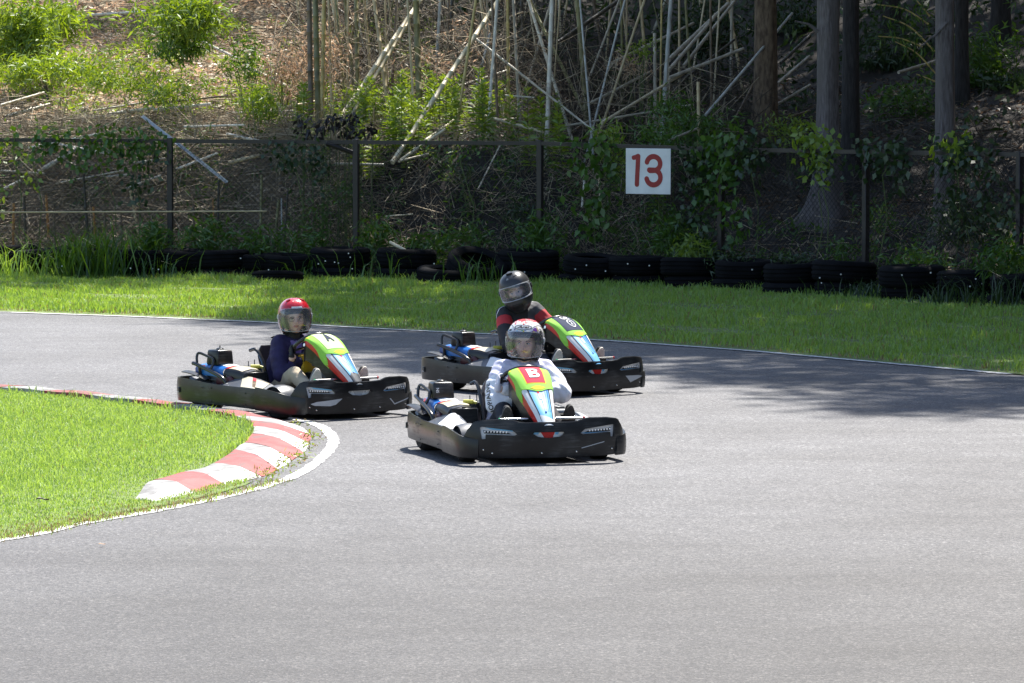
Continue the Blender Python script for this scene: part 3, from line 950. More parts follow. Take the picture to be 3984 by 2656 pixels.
U = sh / 305.0                      # zoom pixels of the board to metres
def sz(x, y): return ((x - 2053.0) * U * 1.13, -(y - 280.0) * U)


one = [sz(*p) for p in ((1953, 188), (1984, 180), (1979, 280), (1976, 368))]
mb = MB()
plate(stroke([sz(1984, 181), sz(1981, 240), sz(1978, 300), sz(1975, 368)], 34 * U), sgn_pt, 0.001, 0.0035, step=0.1, mb=mb)
mb.build('digit', M['sign_red'], sign)
plate_ = MB()
plate(stroke([sz(1952, 190), sz(1966, 187), sz(1982, 180)], 31 * U), sgn_pt, 0.001, 0.0032, step=0.1, mb=plate_)
top = [sz(2092 + 47 * math.cos(R(a)), 228 - 47 * math.sin(R(a))) for a in range(168, -75, -12)]
top += [sz(2068, 275)]
bot = [sz(2062, 271)] + [sz(2092 + 49 * math.cos(R(a)), 320 - 50 * math.sin(R(a))) for a in range(72, -172, -12)]
plate_.build('digit', M['sign_red'], sign)
mb = MB()
plate(stroke(top, 35 * U), sgn_pt, 0.001, 0.0035, step=0.1, mb=mb)
plate(stroke(bot, 35 * U), sgn_pt, 0.001, 0.0042, step=0.1, mb=mb)
mb.build('digit', M['sign_red'], sign)
mb = MB()
for sx in (-0.42, 0.42): mb.tube([(sx * sw, 0.004, sh * 0.44), (sx * sw, 0.05, sh * 0.5)], 0.003, 5)
mb.build('wire_tie', M['wire'], sign)

# ================================================================== tyres of the tyre wall
def tyre_mesh(name, Ro, Ri, W, seed):
    prof = []
    hw = W / 2
    # outer tread with grooves, shoulders, walls, bead, hollow inside
    pts = [(Ri, -hw * 0.72), (Ri + 0.02, -hw * 0.86), (Ri + (Ro - Ri) * 0.5, -hw), (Ro - 0.035, -hw * 0.93), (Ro - 0.008, -hw * 0.72)]
    for z in (-0.45, 0.0, 0.45):
        pts += [(Ro, (z - 0.14) * hw), (Ro - 0.012, (z - 0.10) * hw), (Ro - 0.012, (z + 0.04) * hw), (Ro, (z + 0.10) * hw)]
    pts += [(Ro - 0.008, hw * 0.72), (Ro - 0.035, hw * 0.93), (Ri + (Ro - Ri) * 0.5, hw), (Ri + 0.02, hw * 0.86), (Ri, hw * 0.72), (Ri + 0.02, hw * 0.6), (Ro - 0.03, hw * 0.55), (Ro - 0.03, -hw * 0.55), (Ri + 0.02, -hw * 0.6)]
    mb = MB(); mb.lathe(pts, 36, closed=True)
    return mb.mesh(name, M['tyre'], 35)


TYRES = [tyre_mesh('tyre', 0.375, 0.21, 0.235, 1), tyre_mesh('tyre', 0.40, 0.23, 0.255, 2), tyre_mesh('tyre', 0.34, 0.20, 0.21, 3)]
# centre column, (px at 1024), mesh, how many in the stack, tilt, distance in front of the fence
STACKS = [(6, 1, 2, 4, 0.8), (32, 0, 2, 3, 0.85), (57, 0, 2, -3, 0.75), (84, 1, 2, 2, 0.8), (111, 0, 1, 0, 0.8), (141, 0, 2, 0, 0.85), (165, 2, 2, -3, 0.72), (188, 0, 2, 3, 0.8), (222, 0, 2, -2, 0.85), (254, 2, 2, 0, 0.75), (284, 2, 2, 3, 0.8),
          (341, 1, 2, -1, 0.75), (405, 1, 2, 2, 0.75), (528, 1, 2, -2, 0.7), (590, 0, 2, 4, 0.9), (640, 0, 2, 0, 0.8), (690, 0, 2, 3, 0.85), (742, 0, 2, -2, 1.0), (795, 0, 2, 2, 1.1), (846, 1, 2, -3, 0.9), (916, 1, 2, 1, 1.2), (970, 0, 2, -4, 1.0), (1020, 0, 2, 2, 1.1)]
rr = random.Random(5)
for si, (px, mi, cnt, tilt, dist) in enumerate(STACKS):
    Xg = (px - 512) / FPX * 60
    for _ in range(3): Xg = (px - 512) / FPX * (fence_y(Xg) - dist)
    Yg = fence_y(Xg) - dist
    z = 0.0
    for c in range(cnt):
        W = (0.235, 0.255, 0.21)[mi]
        o = link_mesh('tyre', TYRES[mi])
        o.location = (Xg + rr.uniform(-.04, .04), Yg + rr.uniform(-.04, .04), z + W / 2 - 0.08)
        o.rotation_euler = (R(tilt * 0.6 + rr.uniform(-1, 1)), R(tilt * (1 if c else 0.3)), rr.uniform(0, 6))
        z += W * 0.985
        which = ['lower', 'upper'][c] if cnt == 2 else (['lowest', 'middle', 'topmost'][c] if cnt == 3 else 'single')
        tag(o, f'{which} black tyre of the {ordinal(si)} stack counted along the fence from its left end', 'tyre', 'old tyres stacked along the fence')
# one leaning tyre showing its face, and a small one lying in front
o = link_mesh('tyre', TYRES[1]); p = AT(477, 262, 59.4); o.location = (p.x, 59.75, 0.22); o.rotation_euler = (R(24), R(6), 0.3)
tag(o, 'black tyre leaning back with weeds growing through its open face', 'tyre', 'old tyres stacked along the fence')
o = link_mesh('tyre', TYRES[0]); p = AT(457, 270, 59.4); o.location = (p.x - 0.15, 59.55, 0.10); o.rotation_euler = (R(5), R(-3), 1.3)
tag(o, 'black tyre lying flat beside the leaning tyre', 'tyre', 'old tyres stacked along the fence')
o = link_mesh('tyre', TYRES[2]); p = G(274, 287); o.location = (p.x, p.y + 0.9, 0.06); o.rotation_euler = (R(-4), R(2), 0.4)
tag(o, 'small worn tyre lying loose in the grass in front of the stacks', 'tyre', 'old tyres stacked along the fence')

# ================================================================== plants
def GT(px, py, y0=56.0, y1=140.0):
    """where the sight line through a photo position meets the wooded ground"""
    Y = y0
    while Y < y1:
        p = AT(px, py, Y)
        if p.z <= ground_z(p.x, p.y): return Vector((p.x, p.y, ground_z(p.x, p.y)))
        Y += 0.05
    p = AT(px, py, y1)
    return Vector((p.x, p.y, ground_z(p.x, p.y)))


def rand_dirs(n, rng, up=0.0):
    d = rng.normal(0, 1, (n, 3)); d[:, 2] += up
    return d / np.linalg.norm(d, axis=1, keepdims=True)


def leaf_arrays(P, D, L, W, rng, bend=0.0, flat=0.0):
    """lance-shaped leaves: base, two sides, tip"""
    n = len(P)
    r = rand_dirs(n, rng, flat)
    S = np.cross(D, r); S /= np.maximum(np.linalg.norm(S, axis=1, keepdims=True), 1e-6)
    L = np.asarray(L).reshape(-1, 1) * np.ones((n, 1)); W = np.asarray(W).reshape(-1, 1) * np.ones((n, 1))
    mid = P + D * L * 0.42
    tip = P + D * L; tip[:, 2] -= (L * bend)[:, 0]
    V = np.stack([P, mid + S * W / 2, tip, mid - S * W / 2], 1)
    F = (np.arange(n) * 4)[:, None] + np.arange(4)[None, :]
    return V.reshape(-1, 3), F


def leaf_mesh(name, P, D, L, W, m, seed, bend=0.15, mi=None, flat=0.0):
    V, F = leaf_arrays(np.asarray(P, dtype=float), np.asarray(D, dtype=float), L, W, np.random.default_rng(seed), bend, flat)
    me = np_mesh(name, V, F, m)
    if mi is not None: me.polygons.foreach_set('material_index', np.asarray(mi, dtype=np.int32))
    return me


def clumps(rng, n_clump, per, centre_fn, spread):
    P = []
    for i in range(n_clump):
        c = np.array(centre_fn(i))
        P.append(c + rng.normal(0, 1, (per, 3)) * np.array(spread))
    return np.concatenate(P)


def twig_arrays(P0, P1, r):
    """three-sided thin sticks"""
    n = len(P0)
    D = P1 - P0; D = D / np.maximum(np.linalg.norm(D, axis=1, keepdims=True), 1e-6)
    A = np.cross(D, np.array([[0.31, 0.77, 0.55]])); A /= np.maximum(np.linalg.norm(A, axis=1, keepdims=True), 1e-6)
    B = np.cross(D, A)
    V = []
    for P, f in ((P0, 1.0), (P1, 0.5)):
        for k in range(3):
            a = 2 * PI * k / 3
            V.append(P + (A * math.cos(a) + B * math.sin(a)) * (r * f)[:, None])
    V = np.stack(V, 1)
    b = (np.arange(n) * 6)[:, None]
    F = np.concatenate([b + np.array([[k, (k + 1) % 3, 3 + (k + 1) % 3, 3 + k]]) for k in range(3)], 1).reshape(-1, 4)
    return V.reshape(-1, 3), F


# ------------------------------------------------------------------ trees of the wood
def trunk_mb(r, h, lean=(0, 0), flare=1.0, seed=0, limbs=0, limb_z=(6, 22), bend=0.0):
    rg = random.Random(seed)
    mb = MB(); n = 22; rows = []
    ph = [rg.uniform(0, 6) for _ in range(6)]
    zs = [-0.3, 0, 0.08, 0.2, 0.4, 0.7, 1.1, 1.6, 2.1, 2.7, 3.3, 4, 5, 7, 10, 14, 18, h]
    for z in [q for q in zs if q <= h]:
        rr_ = r * (1 - 0.75 * max(0, z) / h) + r * 0.75 * flare * math.exp(-max(z, 0) / 0.35)
        row = []
        for k in range(n):
            a = 2 * PI * k / n
            rad = rr_ * (1 + 0.05 * math.sin(5 * a + ph[0]) + 0.035 * math.sin(11 * a + ph[1] + z) + 0.25 * flare * math.exp(-max(z, 0) / 0.3) * max(0, math.sin(3 * a + ph[2])) + 0.03 * math.sin(z * 3 + ph[3]))
            row.append((rad * math.cos(a) + lean[0] * z + bend * math.sin(z * 0.9), rad * math.sin(a) + lean[1] * z, z))
        row.append(row[0]); rows.append(row)
    mb.grid(rows)
    for i in range(limbs):
        z = limb_z[0] + (limb_z[1] - limb_z[0]) * (i + 0.5) / limbs
        a = i * 2.4 + rg.uniform(-.4, .4); L = rg.uniform(1.6, 2.8) * (1 - 0.5 * (z - limb_z[0]) / (limb_z[1] - limb_z[0]))
        b = Vector((lean[0] * z, lean[1] * z, z)); e = Vector((math.cos(a), math.sin(a), 0.15)) * L
        mb.tube([b, b + e * 0.5 + Vector((0, 0, .12)), b + e], [0.06, 0.04, 0.015], 5)
    return mb


def crown_mesh(seed, z0, z1, rmax, n_clump=95, per=60, size=0.35):
    rng = np.random.default_rng(seed)
    def centre(i):
        u = (i + 0.5) / n_clump; z = z0 + (z1 - z0) * u
        rad = rmax * (1 - u) ** 0.6 * (0.35 + 0.65 * rng.uniform()) + 0.2
        a = i * 2.4 + rng.normal(0, .3)
        return (rad * math.cos(a), rad * math.sin(a), z + rng.normal(0, .3))
    P = clumps(rng, n_clump, per, centre, (0.42, 0.42, 0.26))
    D = rand_dirs(len(P), rng, -0.3)
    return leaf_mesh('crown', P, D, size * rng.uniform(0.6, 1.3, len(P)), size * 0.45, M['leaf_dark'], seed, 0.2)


CROWNS = [crown_mesh(41, 6.5, 24, 3.4), crown_mesh(42, 5.5, 20, 3.0), crown_mesh(43, 7.5, 26, 3.8, 112)]
TREES = [  # px of the trunk, Y, radius, crown, bark, label, lean
    (764, 66.0, 0.165, 1, 'bark_brown', 'slightly curved brown tree trunk catching sun on one edge beside the bamboo', (-0.012, 0), 0.6),
    (827, 60.3, 0.15, 0, 'bark', 'thick grey trunk with flared roots right behind the fence', (0.002, 0), 1.6),
    (850, 62.6, 0.12, 1, 'bark_shaded', 'dark trunk half hidden behind the thick trunk with flared roots', (0, 0), 0.8),
    (946, 58.0, 0.125, 2, 'bark', 'straight grey trunk near the fence corner with a creeper at its foot', (-0.010, 0), 0.8),
    (961, 66.0, 0.10, 1, 'bark_shaded', 'slim brownish trunk just behind the straight grey trunk', (0, 0), 0.5),
    (1000, 69.0, 0.13, 0, 'bark_shaded', 'broad dim trunk deep in the shade at the edge of the wood', (0, 0), 0.5),
]
for i, (px, Y, r, ci, bk, lab, lean, fl) in enumerate(TREES):
    X = (px - 512) / FPX * Y
    t = empty('tree', (X, Y, ground_z(X, Y)), 0, lab, 'tree', 'trees of the wood behind the fence')
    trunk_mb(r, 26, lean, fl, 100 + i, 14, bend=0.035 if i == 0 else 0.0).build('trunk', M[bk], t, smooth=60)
    c = link_mesh('crown', CROWNS[ci], t); c.rotation_euler.z = i * 1.3; c.location.z = 5.0 if i == 0 else 0.0
    if i in (1, 3):      # dead branch stubs
        mb = MB()
        if i == 1: a = AT(812, 32, 60.0); q = [(0, 0, 0), (-0.12, 0, 0.10), (-0.30, -0.05, 0.14)]
        else: a = AT(936, 22, 57.9); q = [(0.06, 0, 0), (-0.08, 0, -0.16), (-0.16, 0, -0.21), (-0.30, 0, -0.34)]
        o = Vector(t.location)
        mb.tube([a - o + Vector(p) + Vector((0.08, 0, 0)) for p in q], [0.03, 0.018, 0.012, 0.006][:len(q)], 6)
        mb.build('dead_branch', M['bark'], t)
# trees further along the fence, outside the picture: they shade the verge and the circuit
OFF = [(7.6, 55.5, 0), (9.3, 53.0, 2), (10.6, 50.0, 1), (11.8, 47.6, 0), (12.6, 44.6, 2), (13.6, 41.0, 1), (7.9, 62.0, 2), (9.6, 60.0, 0), (12.0, 56.0, 1)]
for i, (X, Y, ci) in enumerate(OFF):
    t = empty('tree', (X, Y, ground_z(X, Y)), 0, 'tall evergreen tree along the fence beyond the edge of the picture', 'tree', 'tall trees beyond the edge of the picture')
    if i == 0: off_trunk = trunk_mb(0.2, 26, (0, 0), 0.8, 7, 14).mesh('trunk', M['bark'], 60)
    link_mesh('trunk', off_trunk, t)
    c = link_mesh('crown', CROWNS[ci], t); c.rotation_euler.z = i * 2.1
# dim trunks in the depth of the wood
rr = random.Random(12)
dim = [(890, 72), (908, 88), (922, 76), (980, 82), (1016, 75), (884, 100), (1000, 96), (960, 88), (1010, 108)]
dim.sort()
for i, (px, Y) in enumerate(dim):
    X = (px - 512) / FPX * Y
    t = empty('tree', (X, Y, ground_z(X, Y)), 0, f'dim dark trunk in the depth of the wood, {ordinal(i)} counted from the bamboo side', 'tree', 'dim trunks in the depth of the wood')
    if i % 4 == 0: dim_trunk = trunk_mb(0.13 + 0.03 * (i % 3), 26, (rr.uniform(-.01, .01), 0), 0.4, 300 + i, 8).mesh('trunk', M['bark_shaded'], 60)
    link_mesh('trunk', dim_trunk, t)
    c = link_mesh('crown', CROWNS[i % 3], t); c.rotation_euler.z = i * 0.7; c.scale = (1.1, 1.1, 1.0)

# ------------------------------------------------------------------ bamboo
def culm_mesh(name, length, r, tone, seed, curve=0.0, nodes=None, taper=0.55, hollow_end=False):
    """jointed bamboo cane along local +z"""
    rg = random.Random(seed)
    mb = MB()
    z = 0.0; pts, rad = [], []
    gap = max(0.16, r * 7.0)
    def at(z_): return Vector((curve * (z_ / length) ** 2 * length, 0, z_))
    def rz(z_): return r * (1 - (1 - taper) * z_ / length)
    while z < length:
        g_ = gap * rg.uniform(0.85, 1.15)
        e = min(z + g_, length)
        pts += [at(z + 0.012), at(e - 0.012)]; rad += [rz(z) * 0.97, rz(e) * 0.97]
        if e < length:
            pts += [at(e - 0.004), at(e + 0.004)]; rad += [rz(e) * 1.13, rz(e) * 1.13]
        z = e
    mb.tube(pts, rad, 8)
    n0 = len(mb.f)
    me = mb.mesh(name, [M['culm_' + tone], M['node']], 50)
    return me


def spray_mesh(seed, n, size, spread, droop, m):
    rng = np.random.default_rng(seed)
    k = max(3, n // 14)
    P = clumps(rng, k, 14, lambda i: rng.normal(0, 1, 3) * np.array(spread), (0.16, 0.16, 0.09))
    D = rand_dirs(len(P), rng, droop)
    return leaf_mesh('foliage', P, D, size * rng.uniform(0.6, 1.3, len(P)), size * 0.17, m, seed, 0.25)


SPRAYS = [spray_mesh(60 + i, 700, 0.34, (0.75, 0.75, 1.0), -0.4, M['bamboo_leaf']) for i in range(3)]


def orient(o, a, b):
    d = (b - a)
    o.location = a
    o.rotation_mode = 'QUATERNION'
    q = d.to_track_quat('Z', 'Y')
    o.rotation_quaternion = q


BAY = [170, 356, 540, 721, 866, 1020]


def bay_of(px):
    for i, b in enumerate(BAY):
        if px < b: return i
    return len(BAY)


# (x0,y0)->(x1,y1) in the photo view (ox, oy, zoom), width in that view, depth Y of foot, depth of top, tone, extends above the frame
Z5 = (1200, 0, 1.568); Z6 = (2600, 0, 1.699); Z4 = (0, 0, 1.68); Z7 = (0, 500, 1.68)
CULMS = [
    (Z5, 210, 700, 690, -10, 27, 65.0, 66.5, 'pale'), (Z5, 296, 650, 622, 120, 21, 64.6, 65.6, 'tan'), (Z5, 650, 782, 1165, -8, 27, 63.6, 65.4, 'pale'),
    (Z5, 900, 812, 1022, -5, 17, 63.8, 64.6, 'yellow'), (Z5, 1092, 832, 1152, 10, 18, 64.0, 64.8, 'white'), (Z5, 1220, 745, 1216, -5, 17, 65.0, 65.3, 'yellow'),
    (Z5, 1158, 790, 1120, -5, 16, 64.4, 64.9, 'brown'), (Z5, 1290, 785, 1250, -5, 18, 64.9, 65.4, 'grey'), (Z5, 1458, 752, 1486, -5, 25, 64.4, 65.0, 'white'),
    (Z5, 1560, 700, 1348, 20, 18, 66.0, 66.6, 'white'), (Z5, 1605, 525, 1345, -5, 17, 67.0, 67.6, 'olive'), (Z5, 1300, 640, 1472, 40, 15, 67.5, 68.0, 'grey'),
    (Z5, 1722, 772, 1656, -5, 12, 64.2, 64.8, 'bluish'), (Z5, 1744, 750, 1932, -5, 12, 64.6, 65.4, 'bluish'), (Z5, 1818, 690, 2052, -5, 14, 65.0, 65.8, 'tan'),
    (Z5, 2168, 650, 2212, -5, 24, 65.5, 66.0, 'bluish'), (Z5, 2150, 330, 2155, -5, 10, 67.0, 67.4, 'yellow'), (Z5, 642, 655, 605, -5, 14, 64.9, 65.2, 'tan'),
    (Z5, 678, 695, 655, -5, 33, 65.3, 65.7, 'olive'), (Z5, 455, 420, 400, -5, 22, 66.0, 66.4, 'tan'), (Z5, 58, 665, 42, -5, 30, 64.9, 65.2, 'olive'),
    (Z5, 84, 655, 96, -5, 22, 65.3, 65.6, 'yellow'), (Z5, 142, 690, 124, -5, 14, 65.8, 66.0, 'tan'), (Z5, 216, 530, 166, -5, 14, 66.2, 66.6, 'olive'),
    (Z5, 238, 560, 240, -5, 11, 66.8, 67.0, 'tan'), (Z5, 298, 420, 290, -5, 22, 67.2, 67.5, 'olive'), (Z5, 16, 720, 4, -5, 28, 64.7, 64.9, 'brown'),
    (Z5, 505, 620, 540, -5, 16, 67.5, 67.8, 'brown'), (Z5, 770, 600, 805, -5, 18, 67.0, 67.4, 'bluish'), (Z5, 835, 640, 880, -5, 24, 69.0, 69.4, 'dark'),
    (Z5, 960, 780, 1110, 200, 15, 66.2, 67.0, 'bluish'), (Z5, 1690, 640, 1640, -5, 26, 66.8, 67.2, 'olive'), (Z5, 1740, 410, 1900, -5, 12, 68.5, 69.0, 'grey'),
    (Z5, 2115, 600, 2112, 200, 20, 66.5, 66.9, 'grey'), (Z5, 2262, 560, 2262, -5, 12, 68, 68.3, 'tan'), (Z5, 2330, 520, 2300, -5, 14, 68, 68.3, 'olive'),
    (Z5, 480, 640, 468, -5, 10, 66.3, 66.5, 'tan'), (Z5, 1010, 560, 1010, -5, 12, 68.2, 68.5, 'brown'), (Z5, 1330, 720, 1300, -5, 20, 69.0, 69.3, 'dark'),
]
LYING = [
    (Z5, 706, 862, 902, 722, 16, 63.4, 64.6, 'pale'), (Z5, 1072, 708, 1432, 805, 18, 64.2, 63.6, 'pale'), (Z5, 1195, 582, 1382, 596, 10, 64.6, 64.6, 'white'),
    (Z5, 1020, 235, 1758, 812, 13, 65.6, 63.4, 'grey'), (Z5, 1785, 752, 2352, 410, 17, 63.8, 66.0, 'pale'), (Z5, 1560, 770, 2340, 640, 12, 64.4, 64.8, 'grey'),
    (Z5, 1700, 640, 2100, 430, 16, 66.0, 67.0, 'grey'), (Z5, 1850, 385, 2352, 140, 18, 67.4, 69.0, 'grey'), (Z5, 1520, 260, 1910, -8, 24, 69.0, 70.5, 'dark'),
    (Z5, 820, 562, 1230, 425, 18, 67.0, 67.8, 'grey'), (Z5, 1150, 740, 1450, 700, 14, 65.4, 65.4, 'grey'),
    (Z6, 0, 518, 500, 320, 22, 65.4, 66.4, 'grey'), (Z6, 0, 470, 300, 120, 22, 66.2, 67.6, 'grey'), (Z6, 0, 400, 400, 20, 26, 67.0, 69.0, 'grey'),
    (Z6, 100, 440, 450, -8, 20, 68.0, 69.4, 'grey'), (Z6, 240, 770, 822, 85, 17, 64.0, 66.8, 'bluish'), (Z6, 60, 560, 440, 260, 16, 67.4, 68.6, 'dark'),
    (Z6, 715, 560, 935, 370, 20, 67.6, 68.8, 'grey'), (Z6, 720, 690, 940, 560, 18, 66.4, 67.0, 'grey'), (Z6, 740, 420, 940, 230, 18, 69.0, 70.0, 'dark'),
    (Z6, 440, 790, 560, 560, 16, 66.0, 66.6, 'brown'), (Z6, 0, 930, 190, 850, 16, 61.6, 62.2, 'grey'), (Z6, 800, 620, 1230, 590, 16, 70.0, 70.4, 'dark'),
    (Z6, 1520, 480, 1780, 400, 20, 66.0, 66.8, 'grey'), (Z6, 780, 780, 940, 730, 14, 65.5, 66, 'brown'),
    (Z4, 240, 222, 1330, 178, 16, None, None, 'white'), (Z4, 0, 800, 292, 742, 18, None, None, 'grey'), (Z4, 0, 660, 246, 676, 9, None, None, 'tan'),
    (Z4, 700, 862, 1012, 846, 20, None, None, 'white'), (Z4, 1000, 834, 1384, 818, 22, None, None, 'white'), (Z4, 1480, 856, 1920, 866, 15, None, None, 'grey'),
    (Z4, 30, 880, 330, 820, 22, None, None, 'grey'), (Z4, 470, 516, 604, 584, 30, None, None, 'orange'), (Z4, 1620, 545, 1880, 700, 18, None, None, 'pale'), (Z4, 1230, 330, 1560, 520, 16, None, None, 'grey'),
    (Z4, 600, 838, 1010, 800, 12, None, None, 'grey'), (Z4, 930, 800, 1500, 765, 12, None, None, 'brown'), (Z4, 1690, 850, 2180, 780, 18, None, None, 'tan'),
    (Z7, 180, 246, 640, 194, 14, None, None, 'white'), (Z7, 250, 432, 512, 288, 32, None, None, 'grey'), (Z7, 380, 244, 692, 322, 16, None, None, 'white'),
    (Z7, 0, 526, 140, 505, 16, None, None, 'white'), (Z7, 360, 494, 830, 445, 11, None, None, 'grey'), (Z7, 820, 520, 1060, 452, 16, None, None, 'grey'),
    (Z7, 1150, 402, 1430, 324, 16, None, None, 'white'), (Z7, 1490, 352, 1700, 318, 26, None, None, 'tan'), (Z7, 1200, 112, 1610, 128, 14, None, None, 'white'),
    (Z7, 1480, 150, 1730, 244, 18, None, None, 'white'), (Z7, 0, 548, 1750, 540, 9, 62.0, 61.6, 'tan'), (Z7, 0, 404, 300, 440, 12, None, None, 'grey'), (Z7, 700, 438, 840, 475, 16, None, None, 'grey'), (Z7, 540, 374, 830, 384, 18, None, None, 'brown'), (Z7, 870, 362, 1090, 340, 14, None, None, 'grey'),
    ((1300, 500, 1.68), 360, 740, 570, 850, 18, 60.6, 60.3, 'pale'), ((1300, 500, 1.68), 430, 210, 730, 0, 18, 63.0, 63.4, 'pale'), ((1300, 500, 1.68), 420, 215, 620, 165, 14, 62.6, 63.0, 'pale'), ((1300, 500, 1.68), 0, 232, 330, 236, 16, 62.6, 62.8, 'grey'),
    ((1300, 500, 1.68), 330, 575, 520, 560, 10, 61.6, 61.7, 'pale'), ((1300, 500, 1.68), 1620, 520, 1640, 300, 14, 61.4, 61.6, 'white'), ((1300, 500, 1.68), 1745, 520, 1725, 250, 13, 61.2, 61.4, 'tan'), ((1300, 500, 1.68), 940, 400, 1085, 110, 10, 61.0, 61.8, 'grey'),
]


def pxy(zv, x, y): return ((zv[0] + x / zv[2]) / 3.890625, (zv[1] + y / zv[2]) / 3.890625)


TONE_WORD = {'pale': 'pale', 'tan': 'tan', 'yellow': 'yellowish', 'olive': 'olive green', 'grey': 'grey', 'brown': 'brown', 'bluish': 'bluish grey', 'dark': 'dark', 'orange': 'orange', 'white': 'whitish'}
items = []
for k, (zv, x0, y0, x1, y1, w, Y0, Y1, tone) in enumerate(CULMS):
    a = pxy(zv, x0, y0); b = pxy(zv, x1, y1)
    dx = b[0] - a[0]; ang = abs(math.degrees(math.atan2(dx, a[1] - b[1])))
    pose = 'upright' if ang < 6 else ('leaning' if ang < 24 else 'steeply slanting')
    items.append([a[0], k, 'culm', pose, tone, a, b, w / zv[2] / 3.890625, Y0, Y1])
for k, (zv, x0, y0, x1, y1, w, Y0, Y1, tone) in enumerate(LYING):
    a = pxy(zv, x0, y0); b = pxy(zv, x1, y1)
    ang = abs(math.degrees(math.atan2(b[1] - a[1], abs(b[0] - a[0]))))
    pose = 'flat lying' if ang < 14 else ('sloping fallen' if ang < 60 else 'propped')
    items.append([a[0], 200 + k, 'pole', pose, tone, a, b, w / zv[2] / 3.890625, Y0, Y1])
# thin filler canes behind, in the dark of the grove
rr = random.Random(31)
for k in range(128):
    px = rr.choice([rr.uniform(300, 560), rr.uniform(420, 745), rr.uniform(300, 745)])
    Y = rr.uniform(66.5, 74) if k % 2 else rr.uniform(73, 86)
    ln = rr.gauss(0, 7)
    items.append([px, 500 + k, 'culm', 'slim background', rr.choice(['dark', 'tan', 'brown', 'olive', 'grey', 'tan', 'pale']), (px, None), (px + ln * 1.6, -6), rr.uniform(1.0, 3.6), Y, Y + 0.3])
items.sort(key=lambda t: t[0])
seen = {}
for it in items:
    key = (it[2], it[3], TONE_WORD[it[4]], bay_of(it[0])); seen.setdefault(key, []).append(it)
for it in items:
    px, k, what, pose, tone, a, b, w, Y0, Y1 = it
    bay = bay_of(px)
    key = (what, pose, TONE_WORD[tone], bay); fam = seen[key]; n_of = fam.index(it)
    where = f'{"above" if what == "culm" else "behind"} the {ordinal(bay)} fence bay'
    nth = '' if len(fam) == 1 else ordinal(n_of) + ' '
    cnt = '' if len(fam) == 1 else ' counted from the left'
    label = f'{nth}{pose} {TONE_WORD[tone]} bamboo {"cane" if what == "culm" else "pole"} {where}{cnt}'
    if a[1] is None:
        A_ = Vector(((px - 512) / FPX * Y0, Y0, 0)); A_.z = ground_z(A_.x, A_.y); B_ = AT(b[0], b[1], Y1)
    else:
        if Y0 is None:
            A_ = GT(*a); B_ = GT(*b)
            A_.z += 0.24; B_.z += 0.30
            if abs(A_.y - B_.y) > 3.5: B_ = AT(b[0], b[1], A_.y + (1.5 if B_.y > A_.y else -1.5))
        else:
            A_ = AT(a[0], a[1], Y0); B_ = AT(b[0], b[1], Y1)
    r = w / FPX * A_.y / 2 * (1.25 if what == 'pole' or k < 200 else 1.0)
    d = (B_ - A_)
    if what == 'culm':
        # stand it in the ground, and let it go on above the picture
        dn = d.normalized()
        if A_.z > ground_z(A_.x, A_.y): A_ = A_ - dn * min(1.2, (A_.z - ground_z(A_.x, A_.y)) / max(dn.z, .3) + 0.1)
        L = (B_ - A_).length
        above = b[1] <= 12
        total = (rr.uniform(7.5, 9.5) if above and k not in (1,) else L) if pose != 'slim background' else rr.uniform(8, 10.5)
        total = max(total, L)
        t = empty('bamboo', A_, 0, label, 'bamboo', 'standing bamboo canes of the grove')
        orient(t, A_, B_)
        link_mesh('cane', culm_mesh('cane', total, r, tone, k, 0.0, taper=0.6 if total > L else 0.85), t)
        fz = None
        if total > L + 2:
            zt_ = A_.z + dn.z * total * 0.82; yt_ = A_.y + dn.y * total * 0.82
            if A_.x > 3.6: fz = total * 0.82
            elif pose == 'slim background' and px > 400 and yt_ > 73.2 + 0.583 * (zt_ - 3): fz = total * 0.82
            elif pose == 'upright' and b[1] <= 12 and k % 5 != 1: fz = 9.3          # unseen arching tips added to shade the verge and bank
        if fz and (pose == 'slim background' or A_.x > 3.6):
            f = link_mesh('foliage', SPRAYS[k % 3], t)
            f.location = (0, 0, fz); f.rotation_euler = (0, 0, k); f.scale = (1.3, 1.1, 1.5)
        elif fz:
            tx_ = -4.4 + (k * 0.83) % 5.4
            inv = Matrix.LocRotScale(A_, (B_ - A_).to_track_quat('Z', 'Y'), None).inverted()
            e0 = Vector((0, 0, total - 0.05)); e2 = inv @ Vector((tx_, 64.7 if k % 5 < 2 else fence_y(tx_ - 2.2) + 6.05, 10.9)); e1 = e0 + Vector((0, 0, 1.6)); e1 = e1.lerp(e2, 0.25)
            mb = MB(); mb.tube([Vector(v) for v in spline([tuple(e0), tuple(e1), tuple(e2)], 6)], [r * 0.58 * (1 - 0.05 * q) for q in range(13)], 6); mb.build('shade_cane_tip', M['culm_' + tone], t)
            f = link_mesh('foliage', SPRAYS[k % 3], t)  # leaf spray hung out of view to cast that shade
            f.location = e2; f.rotation_euler = (0, 0, k); f.scale = (1.35, 0.9, 0.6) if k % 5 < 2 else (1.7, 0.55, 0.5)
    else:
        o = link_mesh('bamboo_pole', culm_mesh('bamboo_pole', d.length, r, tone, k, taper=0.8))
        orient(o, A_, B_)
        tag(o, label, 'bamboo pole', 'fallen bamboo poles among the brushwood')

